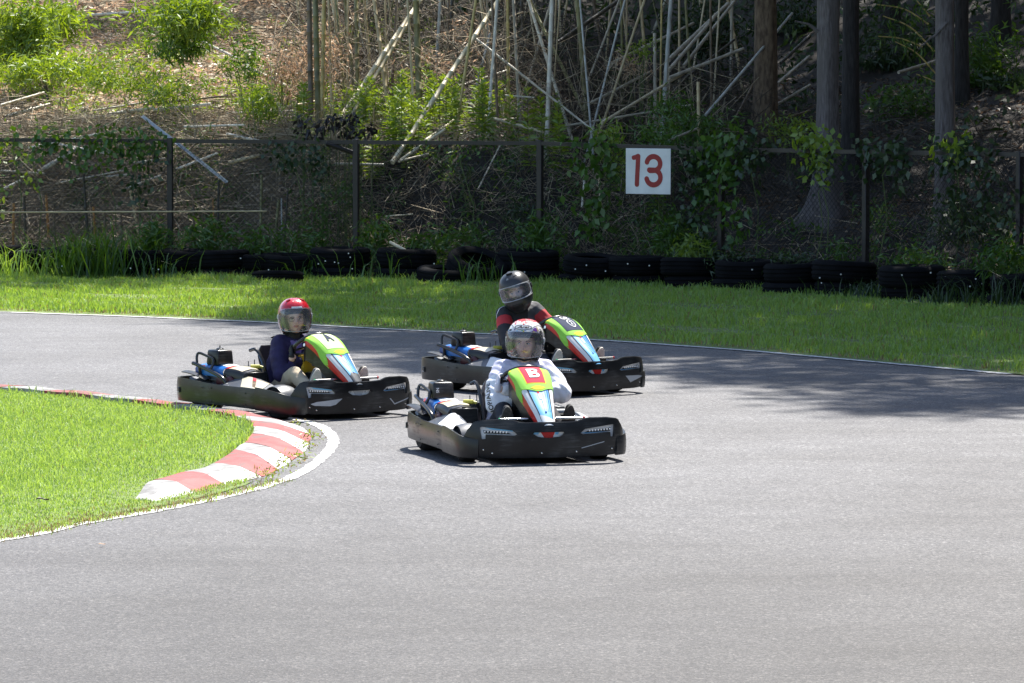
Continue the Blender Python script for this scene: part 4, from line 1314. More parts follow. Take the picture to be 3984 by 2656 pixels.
# short stakes standing behind the fence
STAKES = [(545, 300, 575, 720, 20, 'dark'), (300, 430, 322, 770, 18, 'orange'), (350, 480, 362, 800, 14, 'brown'), (610, 510, 626, 770, 18, 'orange'), (790, 540, 800, 750, 18, 'brown'), (850, 400, 908, 700, 20, 'tan'), (1265, 490, 1271, 700, 18, 'brown'), (1390, 450, 1400, 660, 11, 'orange'),
          (1430, 330, 1425, 680, 16, 'dark'), (1710, 300, 1704, 650, 20, 'olive'), (1822, 458, 1785, 860, 22, 'olive'), (90, 480, 86, 720, 18, 'orange'), (158, 440, 170, 780, 20, 'dark'), (1882, 400, 1852, 820, 14, 'dark'), (684, 540, 690, 780, 16, 'brown'), (1840, 450, 1842, 700, 12, 'bluish')]
STAKES.sort()
for i, (x0, y0, x1, y1, w, tone) in enumerate(STAKES):
    a = pxy(Z7, x1, y1); b = pxy(Z7, x0, y0)
    X = (a[0] - 512) / FPX * 62.5
    Y = fence_y(X) + 0.35 + 0.3 * (i % 3)
    A_ = AT(a[0], a[1], Y); B_ = AT(b[0], b[1], Y + 0.05)
    A_ = A_ + (A_ - B_).normalized() * max(0, (A_.z - ground_z(A_.x, A_.y)) + 0.08)
    o = link_mesh('bamboo_stake', culm_mesh('bamboo_stake', (B_ - A_).length, w / 1.68 / 3.89 / FPX * Y / 2, tone, 900 + i, taper=0.9))
    orient(o, A_, B_)
    tag(o, f'{ordinal(i)} short bamboo stake, {TONE_WORD[tone]}, counted from the left along the fence', 'stake', 'short bamboo stakes behind the fence')
for (zv, x0, y0, x1, y1, w, Y, tone, lab) in ((Z6, 205, 905, 198, 535, 24, 62.5, 'tan', 'thick sawn off tan stake standing near the curved brown trunk'), (Z4, 330, 690, 296, 560, 24, None, 'dark', 'dark stump of a stake sticking out of the brush pile')):
    a = pxy(zv, x0, y0); b = pxy(zv, x1, y1)
    A_ = AT(a[0], a[1], Y) if Y else GT(*a)
    B_ = AT(b[0], b[1], A_.y)
    A_.z -= 0.4 if Y else 0.1
    o = link_mesh('bamboo_stake', culm_mesh('bamboo_stake', (B_ - A_).length, w / zv[2] / 3.89 / FPX * A_.y / 2, tone, 950, taper=0.95)); orient(o, A_, B_)
    tag(o, lab, 'stake')
# long split plank leaning over the fence
a = AT(*pxy(Z4, 925, 762), 62.9); b = AT(*pxy(Z7, 1480, 356), 61.9)
o = MB(); d = b - a
o.box((0, 0, d.length / 2), (0.035, 0.004, d.length)); o.box((0.0175, 0.014, d.length / 2), (0.004, 0.03, d.length))
o = o.build('metal_angle', M['silver'], smooth=0); orient(o, a, b)
tag(o, 'long thin silver angle strip leaning over the fence rail at the left bays', 'metal strip')

# ------------------------------------------------------------------ leafy shrubs, weeds, creepers
def shrub(name, px, py, rx, ry, Y, n, size, m, label, cat, group, seed, aspect=0.2, droop=-0.1, stems=5, clump=10, spread=0.09, foot=None):
    """a plant filling an ellipse of the photo at distance Y, with stems from the ground"""
    rng = np.random.default_rng(seed)
    c = AT(px, py, Y); k = Y / FPX
    gx, gy = c.x, Y
    gz = foot if foot is not None else ground_z(gx, gy)
    t = empty(name, (gx, gy, gz), 0, label, cat, group)
    o = np.array((gx, gy, gz)); cc = np.array(c) - o
    def centre(i):
        d = rng.normal(0, 1, 3)
        if n > 850: d *= 0.48
        else: d /= np.linalg.norm(d); d *= rng.uniform(0.15, 1) ** 0.5
        return cc + d * np.array((rx * k, rx * k * 0.7, ry * k))
    nc = max(3, n // clump)
    P = clumps(rng, nc, clump, centre, (spread, spread, spread * 0.7))
    P[:, 2] = np.maximum(P[:, 2], 0.01)
    D = rand_dirs(len(P), rng, droop)
    link_mesh('foliage', leaf_mesh('foliage', P, D, size * rng.uniform(0.6, 1.3, len(P)), size * aspect, m, seed), t)
    if stems:
        mb = MB()
        rg = random.Random(seed)
        for s in range(stems):
            i = rg.randrange(0, len(P)); e = Vector(P[i])
            mb.tube([(rg.uniform(-.05, .05), 0, -0.05), e * 0.5 + Vector((0, 0, 0.05 + 0.25 * e.z)), e], [0.008, 0.006, 0.003], 5, cap=False)
        s_ = mb.build('stems', M['stem'], t); s_['kind'] = 'stuff'
    return t


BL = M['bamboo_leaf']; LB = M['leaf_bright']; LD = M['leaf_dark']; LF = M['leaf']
BUSHES = [  # px, py, rx, ry, Y, n, size, material, label
    (22, 36, 44, 40, 69.0, 2600, 0.17, LB, 'bright young bamboo filling the top left corner of the slope'),
    (60, 22, 30, 18, 70.0, 800, 0.16, LB, 'low bright bamboo sprays at the upper left beside the corner bush'),
    (183, 14, 46, 18, 67.0, 1600, 0.17, LB, 'bright bamboo bush above the long whitish pole'),
    (182, 40, 24, 22, 67.6, 900, 0.16, LF, 'shaded green lower part of the bush crossing the long whitish pole'),
    (18, 72, 34, 12, 66.5, 700, 0.14, LB, 'low bright ground bamboo under the corner bush'),
    (75, 66, 50, 14, 66.6, 1000, 0.13, LB, 'low sunlit ground bamboo left of the slope centre'),
    (120, 82, 46, 12, 65.8, 900, 0.12, LB, 'sunlit low ground bamboo in the middle of the slope'),
    (170, 92, 34, 14, 65.2, 700, 0.12, LB, 'sunlit low ground bamboo above the dark brush pile'),
    (262, 105, 26, 18, 64.6, 700, 0.12, LB, 'sunlit low bush right of the brush pile'),
    (285, 70, 24, 30, 66.8, 600, 0.12, M['leaf_dry'], 'brownish half dry bamboo bush at the edge of the grove'),
    (320, 55, 26, 34, 66.0, 700, 0.12, M['leaf_dry'], 'dry bamboo sprays hanging between the first canes'),
    (246, 60, 26, 22, 67.4, 500, 0.12, LF, 'dull green bamboo bush left of the grove'),
    (430, 66, 36, 22, 66.4, 260, 0.11, M['leaf_dry'], 'thin dry sprays between the slanting canes'),
    (470, 40, 30, 26, 68.8, 220, 0.11, M['leaf_dry'], 'dry sprays hanging deep in the grove'),
    (638, 48, 18, 10, 65.6, 150, 0.10, LB, 'small bright spray on a cane above the sign'),
    (632, 62, 22, 14, 66.8, 220, 0.10, M['leaf_dry'], 'dry spray on a cane above the sign'),
    (690, 128, 46, 16, 62.5, 900, 0.12, LF, 'low green bush behind the rail right of the sign'),
    (672, 108, 24, 12, 63.0, 400, 0.11, LF, 'small green bush behind the tan stake'),
    (660, 140, 20, 10, 60.2, 300, 0.11, LF, 'bush just behind the rail right of the sign'),
    (790, 128, 22, 14, 64.0, 420, 0.10, LB, 'sunlit weeds at the foot of the curved brown trunk'),
    (706, 34, 44, 34, 72.0, 1500, 0.16, LD, 'dark bush in the wood left of the curved trunk'),
    (797, 44, 28, 46, 74.0, 1500, 0.16, LD, 'dark bush between the two big trunks'),
    (900, 64, 50, 44, 70.0, 2000, 0.15, LD, 'dark bush deep in the wood between the grey trunks'),
    (900, 104, 36, 20, 65.5, 700, 0.13, LF, 'dim green bush low between the grey trunks'),
    (985, 75, 34, 50, 67.0, 1700, 0.15, LF, 'large green bush hanging in the shade at the right edge'),
    (1012, 120, 30, 30, 66.0, 700, 0.14, LD, 'dark bush at the right edge under the large green bush'),
    (880, 22, 52, 30, 78.0, 1500, 0.17, LD, 'dark foliage high behind the grey trunks'),
    (950, 150, 30, 16, 60.0, 400, 0.12, LD, 'dark bush behind the straight grey trunk'),
    (876, 214, 18, 8, 58.4, 160, 0.11, LF, 'low weeds beside the flared roots'),
    (965, 225, 46, 26, 56.6, 1000, 0.12, LD, 'dark bush inside the fence right of the straight grey trunk'),
    (1005, 262, 26, 22, 54.2, 700, 0.12, LF, 'green bush at the right edge behind the tyres'),
    (920, 262, 30, 12, 55.6, 400, 0.11, LF, 'low weeds behind the tyres below the straight grey trunk'),
    (676, 238, 22, 22, 59.4, 700, 0.11, LF, 'green weeds behind the tyres right of the sign'),
    (690, 250, 14, 14, 58.8, 420, 0.11, LB, 'fresh green weed in front of the fourth post'),
    (540, 238, 22, 18, 60.4, 480, 0.13, LF, 'grassy weed clump at the foot of the third post'),
    (520, 216, 26, 14, 61.0, 220, 0.12, LD, 'dark weeds left of the third post'),
    (470, 238, 28, 14, 60.9, 300, 0.12, LF, 'mixed weeds behind the leaning tyre'),
    (430, 244, 28, 14, 61.0, 420, 0.13, LF, 'weeds behind the tyres between second and third post'),
    (378, 240, 22, 20, 61.2, 420, 0.13, LF, 'weeds at the foot of the second post'),
    (310, 242, 28, 15, 61.4, 420, 0.12, LF, 'weeds left of the second post behind the tyres'),
    (256, 243, 28, 14, 61.4, 420, 0.13, LF, 'broad weed patch in the middle of the second bay'),
    (208, 240, 28, 18, 61.6, 560, 0.14, LF, 'dense weeds right of the first post'),
    (150, 242, 18, 18, 61.5, 520, 0.15, LF, 'bushy weeds left of the first post'),
    (96, 254, 24, 10, 61.7, 300, 0.12, LF, 'low weeds behind the long grass clump'),
    (345, 196, 20, 16, 62.2, 160, 0.11, LF, 'weeds on the bank behind the second post'),
    (320, 216, 20, 14, 61.7, 180, 0.10, LF, 'weeds low on the bank left of the second post'),
    (470, 172, 40, 16, 62.6, 220, 0.10, LD, 'dark weeds on the bank between second and third post'),
    (606, 140, 10, 16, 61.4, 120, 0.14, LB, 'single sunlit stem of tall weed left of the sign'),
    (730, 262, 20, 10, 58.0, 300, 0.10, LD, 'low dark weeds behind the tyres right of the fourth post'),
    (800, 264, 26, 10, 57.2, 300, 0.10, LD, 'low dark weeds behind the tyres under the thick trunk'),
    (842, 250, 16, 12, 57.2, 220, 0.10, LF, 'small weeds behind the tyres near the fifth post'),
]
BUSHES.sort(key=lambda b: b[0])
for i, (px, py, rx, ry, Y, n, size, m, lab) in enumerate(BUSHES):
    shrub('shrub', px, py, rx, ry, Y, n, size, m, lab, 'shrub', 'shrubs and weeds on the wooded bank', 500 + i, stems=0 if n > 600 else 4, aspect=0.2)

# tall willow-leaved weeds along the top of the bank
def weed_mesh(seed, h, n, L, m):
    rng = np.random.default_rng(seed)
    z = np.sort(rng.uniform(0.15, 1.0, n)) * h
    a = np.arange(n) * 2.4 + rng.normal(0, .3, n)
    bx = 0.06 * h * np.sin(z / h * 2 + seed); P = np.stack([bx, 0 * z, z], 1)
    el = 0.15 + 0.75 * (z / h) ** 2
    D = np.stack([np.cos(a) * np.cos(el), np.sin(a) * np.cos(el), np.sin(el)], 1)
    return leaf_mesh('foliage', P, D, L * (1.15 - 0.5 * z / h) * rng.uniform(.8, 1.2, n), L * 0.2, m, seed, 0.2)


WEED_V = [(weed_mesh(700 + i, 1.0, 60, 0.20, LB)) for i in range(4)]
stm = MB(); stm.tube([(0.06 * math.sin(0 + 1), 0, -0.05), (0.05, 0, 0.5), (0.05, 0, 0.98)], [0.008, 0.006, 0.003], 5); WEED_STEM = stm.mesh('stem', M['stem'])
rr = random.Random(77)
WEEDS = []
for i in range(96):
    px = rr.choice([rr.uniform(296, 420), rr.uniform(330, 470), rr.uniform(400, 560)])
    WEEDS.append((px, rr.uniform(63.3, 66.0), rr.uniform(0.45, 0.85)))
WEEDS += [(398, 63.6, 1.0), (480, 63.5, 1.05), (486, 63.4, 0.9), (612, 62.8, 0.92), (618, 62.6, 0.8), (622, 62.9, 0.7), (658, 62.4, .8), (560, 62.8, .9), (530, 62.8, .85)]
WEEDS.sort()
cntb = {}
for i, (px, Y, h) in enumerate(WEEDS):
    X = (px - 512) / FPX * Y
    b = bay_of(px)
    lo_, hi_ = ([-16] + BAY + [1100])[b], (BAY + [1100])[b]
    th = min(3, int(4 * (px - lo_) / (hi_ - lo_))); cntb[(b, th)] = cntb.get((b, th), -1) + 1
    n_ = cntb[(b, th)]; quarter = ('leftmost', 'second', 'third', 'rightmost')[th]
    nth = ordinal(n_)
    t = empty('weed', (X, Y, ground_z(X, Y)), rr.uniform(0, 6), f'{nth} willow-leaved weed from the left in the {quarter} quarter above the {ordinal(b)} fence bay', 'weed', 'sunlit weeds along the top of the bank')
    link_mesh('foliage', WEED_V[i % 4], t); link_mesh('stem', WEED_STEM, t)
    t.scale = (h * 1.05, h * 1.05, h)

# creepers on the fence
def creeper(px0, px1, py0, py1, n, size, m, label, seed, hang=0.5):
    rng = np.random.default_rng(seed)
    px = (px0 + px1) / 2
    Xc = (px - 512) / FPX * 61
    for _ in range(3): Xc = (px - 512) / FPX * fence_y(Xc)
    Yc = fence_y(Xc)
    t = empty('creeper', (Xc, Yc - 0.05, 0.0), 0, label, 'creeper', 'creepers climbing on the fence')
    k = Yc / FPX
    nc = max(2, n // 9)
    P = []
    for i in range(nc):
        x = rng.uniform(px0, px1); y = py0 + (py1 - py0) * rng.uniform() ** (1.0 + hang)
        p = AT(x, y, fence_y((x - 512) / FPX * Yc) - 0.04)
        P.append(np.array(p) + rng.normal(0, 1, (9, 3)) * np.array((0.09, 0.05, 0.10)))
    P = np.concatenate(P) - np.array((Xc, Yc - 0.05, 0))
    D = rand_dirs(len(P), rng, -0.7); D[:, 1] = D[:, 1] * 0.6 - 0.2
    D /= np.linalg.norm(D, axis=1, keepdims=True)
    link_mesh('foliage', leaf_mesh('foliage', P, D, size * rng.uniform(.6, 1.3, len(P)), size * 0.75, m, seed, 0.1), t)
    mb = MB()
    rg = random.Random(seed)
    e = Vector(P[rg.randrange(len(P))])
    mb.tube([(rg.uniform(-.1, .1), 0.02, 0.0), e * 0.4 + Vector((0.05, 0, 0.3)), e * 0.8 + Vector((-.05, 0, 0.2)), e], 0.006, 5)
    mb.build('vine_stem', M['stem'], t)


creeper(0, 40, 140, 200, 80, 0.085, LB, 'sparse bright creeper on the fence at the left edge', 801)
creeper(20, 62, 139, 160, 90, 0.10, LF, 'creeper trailing along the rail at the far left', 802)
creeper(74, 168, 133, 166, 420, 0.085, LF, 'dense green creeper hanging from the rail left of the first post', 803)
creeper(112, 158, 150, 192, 120, 0.08, LD, 'dark lower strands of creeper left of the first post', 804)
creeper(276, 322, 148, 172, 200, 0.08, LD, 'dark creeper near the top of the second bay', 805)
creeper(432, 520, 144, 156, 60, 0.06, LF, 'thin creeper along the rail left of the third post', 806)
creeper(574, 612, 142, 236, 260, 0.11, LF, 'heart-leaved creeper hanging left of the 13 sign', 807)
creeper(682, 718, 150, 262, 560, 0.085, LD, 'dense dark creeper covering the fence right of the 13 sign', 808)
creeper(700, 744, 142, 250, 420, 0.11, LF, 'green creeper climbing over the fourth post', 809)
creeper(742, 770, 140, 170, 160, 0.09, LD, 'dark creeper on the rail right of the fourth post', 810)
creeper(800, 832, 137, 176, 200, 0.10, LB, 'bright creeper on the rail in front of the thick trunk', 811)
creeper(806, 850, 156, 190, 70, 0.08, LD, 'dark creeper in front of the thick trunk', 812)
creeper(855, 905, 146, 180, 220, 0.10, LD, 'dark creeper around the fifth post', 813)
creeper(934, 996, 150, 226, 360, 0.085, LD, 'dark creeper hanging in the last bay before the corner', 814)
creeper(990, 1024, 200, 262, 160, 0.09, LD, 'dark creeper at the right edge of the fence', 815)
creeper(940, 962, 140, 152, 80, 0.10, LB, 'small bright creeper on the rail near the straight grey trunk', 816)

# withered black leaves hanging in front of the weeds
DEADP = [(302, 122, 5, 4), (322, 128, 5, 4), (329, 119, 4, 6), (338, 124, 4, 4), (345, 133, 5, 5), (352, 118, 3, 4), (313, 134, 4, 4), (358, 131, 5, 5), (372, 130, 4, 4)]
for i, (px, py, rx, ry) in enumerate(DEADP):
    shrub('withered_plant', px, py, rx, ry, 62.3, 16, 0.10, M['leaf_dead'], f'{ordinal(i)} withered black-leaved stalk above the rail left of the second post', 'withered plant', 'withered stalks above the rail', 850 + i, aspect=0.5, droop=-0.8, stems=2, clump=8, spread=0.05)

# long grass clumps by the tyres
def grass_clump(px, Y, h, n, label, seed, w=0.02, m=None, spread=0.25):
    X = (px - 512) / FPX * Y
    rng = np.random.default_rng(seed)
    t = link_mesh('grass_clump', blades('grass_clump', rng.normal(0, spread, n), rng.normal(0, spread * .6, n), np.zeros(n), np.full(n, h), w, [m or M['grass_far']], 1.0, seed))
    t.location = (X, Y, 0.0)
    tag(t, label, 'grass clump', 'clumps of long grass by the tyre wall')


for i, (px, Y, h, n, lab) in enumerate([(78, 60.9, 0.75, 160, 'tall arching grass clump in front of the tyres at the left'), (98, 60.7, 0.8, 150, 'second tall arching grass clump right of the first one'), (66, 60.6, 0.55, 80, 'arching grass clump left of the tall ones'), (112, 60.9, 0.45, 70, 'lower grass clump right of the tall arching ones'),
                                        (152, 61.2, 0.7, 160, 'bushy grass clump left of the first post'), (12, 60.6, 0.6, 80, 'long grass clump at the left edge'), (30, 60.5, 0.42, 60, 'shorter grass clump near the left edge'), (170, 60.8, 0.45, 90, 'grass clump at the foot of the first post'),
                                        (232, 60.9, 0.4, 80, 'grass clump growing between tyres of the second bay'), (310, 60.6, 0.4, 80, 'grass clump between tyres before the second post'), (373, 60.2, 0.5, 60, 'broad bladed grass by the tyres right of the second post'), (480, 59.2, 0.4, 120, 'grass growing through the leaning tyre'),
                                        (872, 55.2, 0.4, 220, 'drooping grass clump before the tyres near the fifth post'), (965, 53.8, 0.55, 130, 'drooping grass clump before the tyres at the right'), (1010, 53.0, 0.7, 160, 'tall drooping grass clump at the right edge'), (940, 53.9, 0.4, 90, 'drooping grass clump left of the one at the right'), (535, 60.2, 0.55, 120, 'grass clump at the foot of the third post')]):
    grass_clump(px, Y, h if i < 12 else h * 0.7, int(n * (0.8 if i < 6 else 0.5)), lab, 900 + i, m=None if i in (5, 6) else (LF if i < 12 else LD))

# arching green bamboo wands in the shade on the right
for i, (zv, pts) in enumerate([(Z6, ((1380, 30), (1560, 60), (1720, 160))), (Z6, ((1420, 105), (1600, 180), (1760, 340))), (Z6, ((1390, 240), (1540, 255), (1680, 310))), (Z6, ((1500, 275), (1640, 350), (1780, 500))), (Z6, ((1640, 490), (1720, 520), (1780, 545))), (Z6, ((1640, 0), (1690, 60), (1730, 110)))]):
    P = [AT(*pxy(zv, *p), 63.5) for p in pts]
    o = empty('bamboo_wand', P[-1], 0, f'{ordinal(i)} thin arching bamboo wand in the shade left of the straight grey trunk', 'bamboo', 'arching wands in the shade')
    Q = [Vector(q) for q in spline([tuple(p) for p in P], 5)]
    mb = MB(); mb.tube([q - Vector(P[-1]) for q in Q], [0.007 + 0.006 * j / len(Q) for j in range(len(Q))], 5); mb.build('cane', M['culm_yellow'], o)
    rng = np.random.default_rng(970 + i)
    PP = np.array([tuple(Q[j % len(Q)] - Vector(P[-1])) for j in range(40)]) + rng.normal(0, .05, (40, 3)); D = rand_dirs(40, rng, -.5)
    link_mesh('foliage', leaf_mesh('foliage', PP, D, 0.12, 0.025, LF, 970 + i), o)

# ------------------------------------------------------------------ what nobody could count
def scatter_ground(n, X0, X1, t0, t1, seed, pow_=1.0):
    rng = np.random.default_rng(seed)
    X = rng.uniform(X0, X1, n); t = t0 + (t1 - t0) * rng.uniform(0, 1, n) ** pow_
    Y = np.array([fence_y(x) for x in X]) + t
    Z = np.array([ground_z(x, y) for x, y in zip(X, Y)])
    return np.stack([X, Y, Z], 1), rng


def stuff(name, me, label): tag(link_mesh(name, me), label, kind='stuff')


P, rng = scatter_ground(40000, -8.4, 3.6, 0.2, 21, 21, 0.75)
k = rng.uniform(0, 1, len(P)) < np.where(P[:, 0] > -2.3, 0.0, 1.0); P = P[k]
P[:, 2] += rng.uniform(0, 0.09, len(P))
D = rand_dirs(len(P), rng, 0.1); D[:, 2] *= 0.4; D /= np.linalg.norm(D, axis=1, keepdims=True)
stuff('dry_leaf_litter', leaf_mesh('dry_leaf_litter', P, D, rng.uniform(.06, .17, len(P)), 0.045, M['leaf_dry'], 21, flat=2.0), 'dry brown bamboo leaves covering the sunlit slope')
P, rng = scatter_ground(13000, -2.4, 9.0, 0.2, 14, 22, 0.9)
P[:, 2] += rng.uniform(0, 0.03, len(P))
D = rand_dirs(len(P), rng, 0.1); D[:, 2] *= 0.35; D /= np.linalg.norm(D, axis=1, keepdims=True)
stuff('wood_leaf_litter', leaf_mesh('wood_leaf_litter', P, D, rng.uniform(.05, .12, len(P)), 0.04, M['leaf_shade'], 22, flat=2.0), 'fallen leaves on the floor of the wood')
# green ground cover of small leaves
P, rng = scatter_ground(19000, -8.2, -1.2, 3.2, 12, 23)
k = patch_noise(P[:, 0] * 0.9, P[:, 1] * 0.8) > -0.15; P = P[k]
P[:, 2] += rng.uniform(0.02, 0.16, len(P)); D = rand_dirs(len(P), rng, 0.3)
stuff('ground_bamboo', leaf_mesh('ground_bamboo', P, D, rng.uniform(.07, .15, len(P)), 0.025, LB, 23), 'low bright ground bamboo in patches on the slope')
P, rng = scatter_ground(12000, -8.2, 9.0, -0.3, 2.6, 24, 1.3)
k = (patch_noise(P[:, 0] * 1.6 + 4, P[:, 1]) > -0.1) & (rng.uniform(0, 1, len(P)) < np.where(P[:, 0] < -1.2, 0.75, 1.0)); P = P[k]
P[:, 2] += rng.uniform(0.0, 0.16, len(P)); D = rand_dirs(len(P), rng, 0.3)
stuff('bank_undergrowth', leaf_mesh('bank_undergrowth', P, D, rng.uniform(.07, .16, len(P)), 0.03, LF, 24), 'low mixed undergrowth on the bank behind the fence')
P, rng = scatter_ground(16000, -2.5, 10.5, 3.0, 34, 26, 0.9)
k = (patch_noise(P[:, 0] * 1.3 + 9, P[:, 1]) > 0.25) | (P[:, 1] > 70); P = P[k]
P[:, 2] += rng.uniform(0.0, 0.3, len(P)); D = rand_dirs(len(P), rng, 0.3)
stuff('wood_undergrowth', leaf_mesh('wood_undergrowth', P, D, rng.uniform(.10, .22, len(P)), 0.06, LD, 26), 'low dark undergrowth among the trunks')


def brush(n, X0, X1, t0, t1, seed, L, rad, lift, name, label, flat=0.25, pow_=1.0, m='twig'):
    P, rng = scatter_ground(n, X0, X1, t0, t1, seed, pow_)
    P[:, 2] += rng.uniform(0, lift, n)
    D = rand_dirs(n, rng); D[:, 2] *= flat; D[:, 1] *= 0.7; D /= np.linalg.norm(D, axis=1, keepdims=True)
    l = L * rng.uniform(0.35, 1.3, n)[:, None]
    V, F = twig_arrays(P - D * l / 2, P + D * l / 2, rad * rng.uniform(.5, 1.4, n))
    stuff(name, np_mesh(name, V, F, M[m]), label)


brush(5200, -8.2, -1.6, 0.4, 4.2, 31, 0.75, 0.0055, 0.30, 'brushwood', 'tangled dry twigs and cane tops piled on the bank behind the fence')
brush(3600, -8.2, 0.5, 3.4, 14.5, 32, 0.55, 0.005, 0.25, 'slope_twigs', 'dry cane tops scattered on the sunlit slope')
brush(3000, -3.4, 3.6, 5.2, 11.5, 33, 0.8, 0.006, 0.9, 'grove_brushwood', 'dead branches tangled among the bamboo canes', 0.8, m='twig_shaded')
brush(800, -3.4, 3.0, 3.4, 7.0, 36, 0.9, 0.005, 1.5, 'grove_twigs', 'thin tan twigs standing and leaning among the front canes', 1.4)
brush(1700, 1.4, 8.6, 3.4, 9.5, 34, 0.6, 0.007, 0.35, 'wood_brushwood', 'dead branches piled between the trunks', 0.5, m='twig_shaded')
brush(1500, -2.6, 1.8, 0.5, 3.4, 37, 0.55, 0.0045, 0.35, 'bank_brushwood', 'dead stalks and twigs tangled on the shaded bank in the middle', 0.9)
brush(1300, -8.2, -1.8, 0.4, 3.2, 38, 0.6, 0.0045, 0.45, 'dead_stalks', 'dead upright stalks among the brush on the bank at the left', 1.8)
P, rng = scatter_ground(9000, -8.2, 2.2, 0.3, 3.0, 39, 0.9)
k = patch_noise(P[:, 0] * 1.9 + 2, P[:, 1] * 1.4) > 0.05; P = P[k]
P[:, 2] += rng.uniform(0.0, 0.42, len(P)) ** 1.4; D = rand_dirs(len(P), rng, 0.3)
stuff('bank_weeds', leaf_mesh('bank_weeds', P, D, rng.uniform(.07, .17, len(P)), 0.028, LF, 39), 'thin mixed weeds growing through the brush on the bank')
brush(500, -1.8, 6, 0.3, 3.0, 35, 0.5, 0.006, 0.15, 'bank_twigs', 'twigs on the shaded bank', 0.4)

# small white flowers on the verge
rng = np.random.default_rng(41)
n = 48
X = rng.uniform(-7, 7, n); Y = np.array([fence_y(x) for x in X]) - rng.uniform(1.0, 2.3, n)
V = []; F = []
for i in range(n):
    z = rng.uniform(0.12, 0.38); r = 0.010
    b = len(V)
    V += [(X[i] + r * math.cos(a), Y[i] - 0.004 * (k % 2), z + r * math.sin(a)) for k, a in enumerate(np.linspace(0, 2 * PI, 7)[:-1])]; F.append([b + j for j in range(6)])
stuff('wild_flowers', np_mesh('wild_flowers', V, np.array(F), M['white']), 'tiny white wild flowers before the tyre wall')

# weeds at the foot of the kerb, dead leaves on the lawn and on the track
for i, (x, y, n, h, lab) in enumerate([(1700, 708, 16, 0.13, 'small upright weed by the near red kerb block'), (1765, 690, 26, 0.10, 'low weed tuft at the kerb edge right of the upright weed'), (1880, 620, 24, 0.09, 'weed tuft at the outer kerb edge, third from the near end'),
                                       (1935, 585, 30, 0.12, 'largest weed tuft at the outer kerb edge'), (2000, 510, 26, 0.10, 'weed tuft beside the tip of the kerb'), (2040, 440, 30, 0.11, 'weed tuft at the outermost point of the kerb'), (1940, 345, 20, 0.07, 'weed tuft beyond the tip of the kerb'), (1830, 650, 16, 0.07, 'tiny weed between two kerb tufts')]):
    p = zk(x, y); rng = np.random.default_rng(60 + i)
    t = empty('kerb_weed', p, 0, lab, 'weed', 'weeds growing along the outer edge of the kerb')
    P = rng.normal(0, 1, (n * 2, 3)) * np.array((0.06, 0.05, 0.0)); P[:, 2] = rng.uniform(0, h * 0.6, n * 2); D = rand_dirs(n * 2, rng, 0.8)
    link_mesh('foliage', leaf_mesh('foliage', P, D, h * 0.40 * rng.uniform(.6, 1.2, n * 2), 0.011, [LB, M['dry_grass']], 60 + i, mi=(rng.uniform(0, 1, n * 2) < 0.35).astype(int)), t)
for x, y, s, m, lab in ((280, 842, 0.045, 'leaf_dead', 'curled dead leaf lying on the lawn'), (667, 1134, 0.022, 'leaf_dry', 'small reddish brown leaf lying on the asphalt')):
    p = zk(x, y, 0.07 if m == 'leaf_dead' else 0.004)
    mb = MB()
    mb.grid([[(s * (i - 3) / 3 * 0.9, s * 0.5 * (j - 2) / 2 * (1 - ((i - 3) / 3.2) ** 2), 0.012 + s * 0.18 * ((j - 2) / 2) ** 2 + s * 0.12 * math.sin(i)) for j in range(5)] for i in range(7)])
    o = mb.build('fallen_leaf', M[m]); o.location = p; o.rotation_euler.z = 0.3
    tag(o, lab, 'leaf')

# ================================================================== karts
# local frame: x to the side (picture right when the kart faces us), y backwards, z up; origin on the ground under the front axle
PL, TB = M['plastic'], M['tube']


def front_curve(x):
    """point and outward normal of the front panel at arc position x"""
    a = abs(x); s = 1 if x >= 0 else -1
    if a <= 0.43:
        p = (a, -0.385 + 0.02 * (a / 0.43) ** 2); n = Vector((0.09 * a / 0.43, -1, 0)).normalized()
    else:
        f = (a - 0.43) / 0.15 + 0.09
        p = (0.43 + 0.15 * (math.sin(f) - math.sin(0.09)), -0.365 + 0.15 * (math.cos(0.09) - math.cos(f))); n = Vector((math.sin(f), -math.cos(f), 0))
    return Vector((p[0] * s, p[1], 0)), Vector((n.x * s, n.y, 0))


def front_map(x, z, d):
    p, n = front_curve(x)
    bow = 0.016 * math.sin(PI * min(1, max(0, (z - 0.05) / 0.26)))
    return Vector((p.x, p.y, z)) + n * (d + bow)


PANEL = [(-0.60, 0.085), (-0.57, 0.065), (-0.40, 0.052), (-0.15, 0.048), (0.15, 0.048), (0.40, 0.052), (0.57, 0.065), (0.60, 0.085), (0.605, 0.20), (0.58, 0.235), (0.53, 0.292), (0.505, 0.302), (0.42, 0.312), (0.30, 0.313), (0.26, 0.308), (0.21, 0.292), (0.16, 0.287),
         (-0.16, 0.287), (-0.21, 0.292), (-0.26, 0.308), (-0.30, 0.313), (-0.42, 0.312), (-0.505, 0.302), (-0.53, 0.292), (-0.58, 0.235), (-0.605, 0.20)]
SLOT = [(-0.485, 0.262), (-0.47, 0.268), (-0.26, 0.240), (-0.225, 0.212), (-0.245, 0.205), (-0.445, 0.216), (-0.447, 0.185), (-0.470, 0.182)]
MID = [(-0.105, 0.224), (0.105, 0.224), (0.115, 0.214), (0.075, 0.192), (0.0, 0.183), (-0.075, 0.192), (-0.115, 0.214)]


def flip(poly): return [(-x, y) for x, y in poly[::-1]]


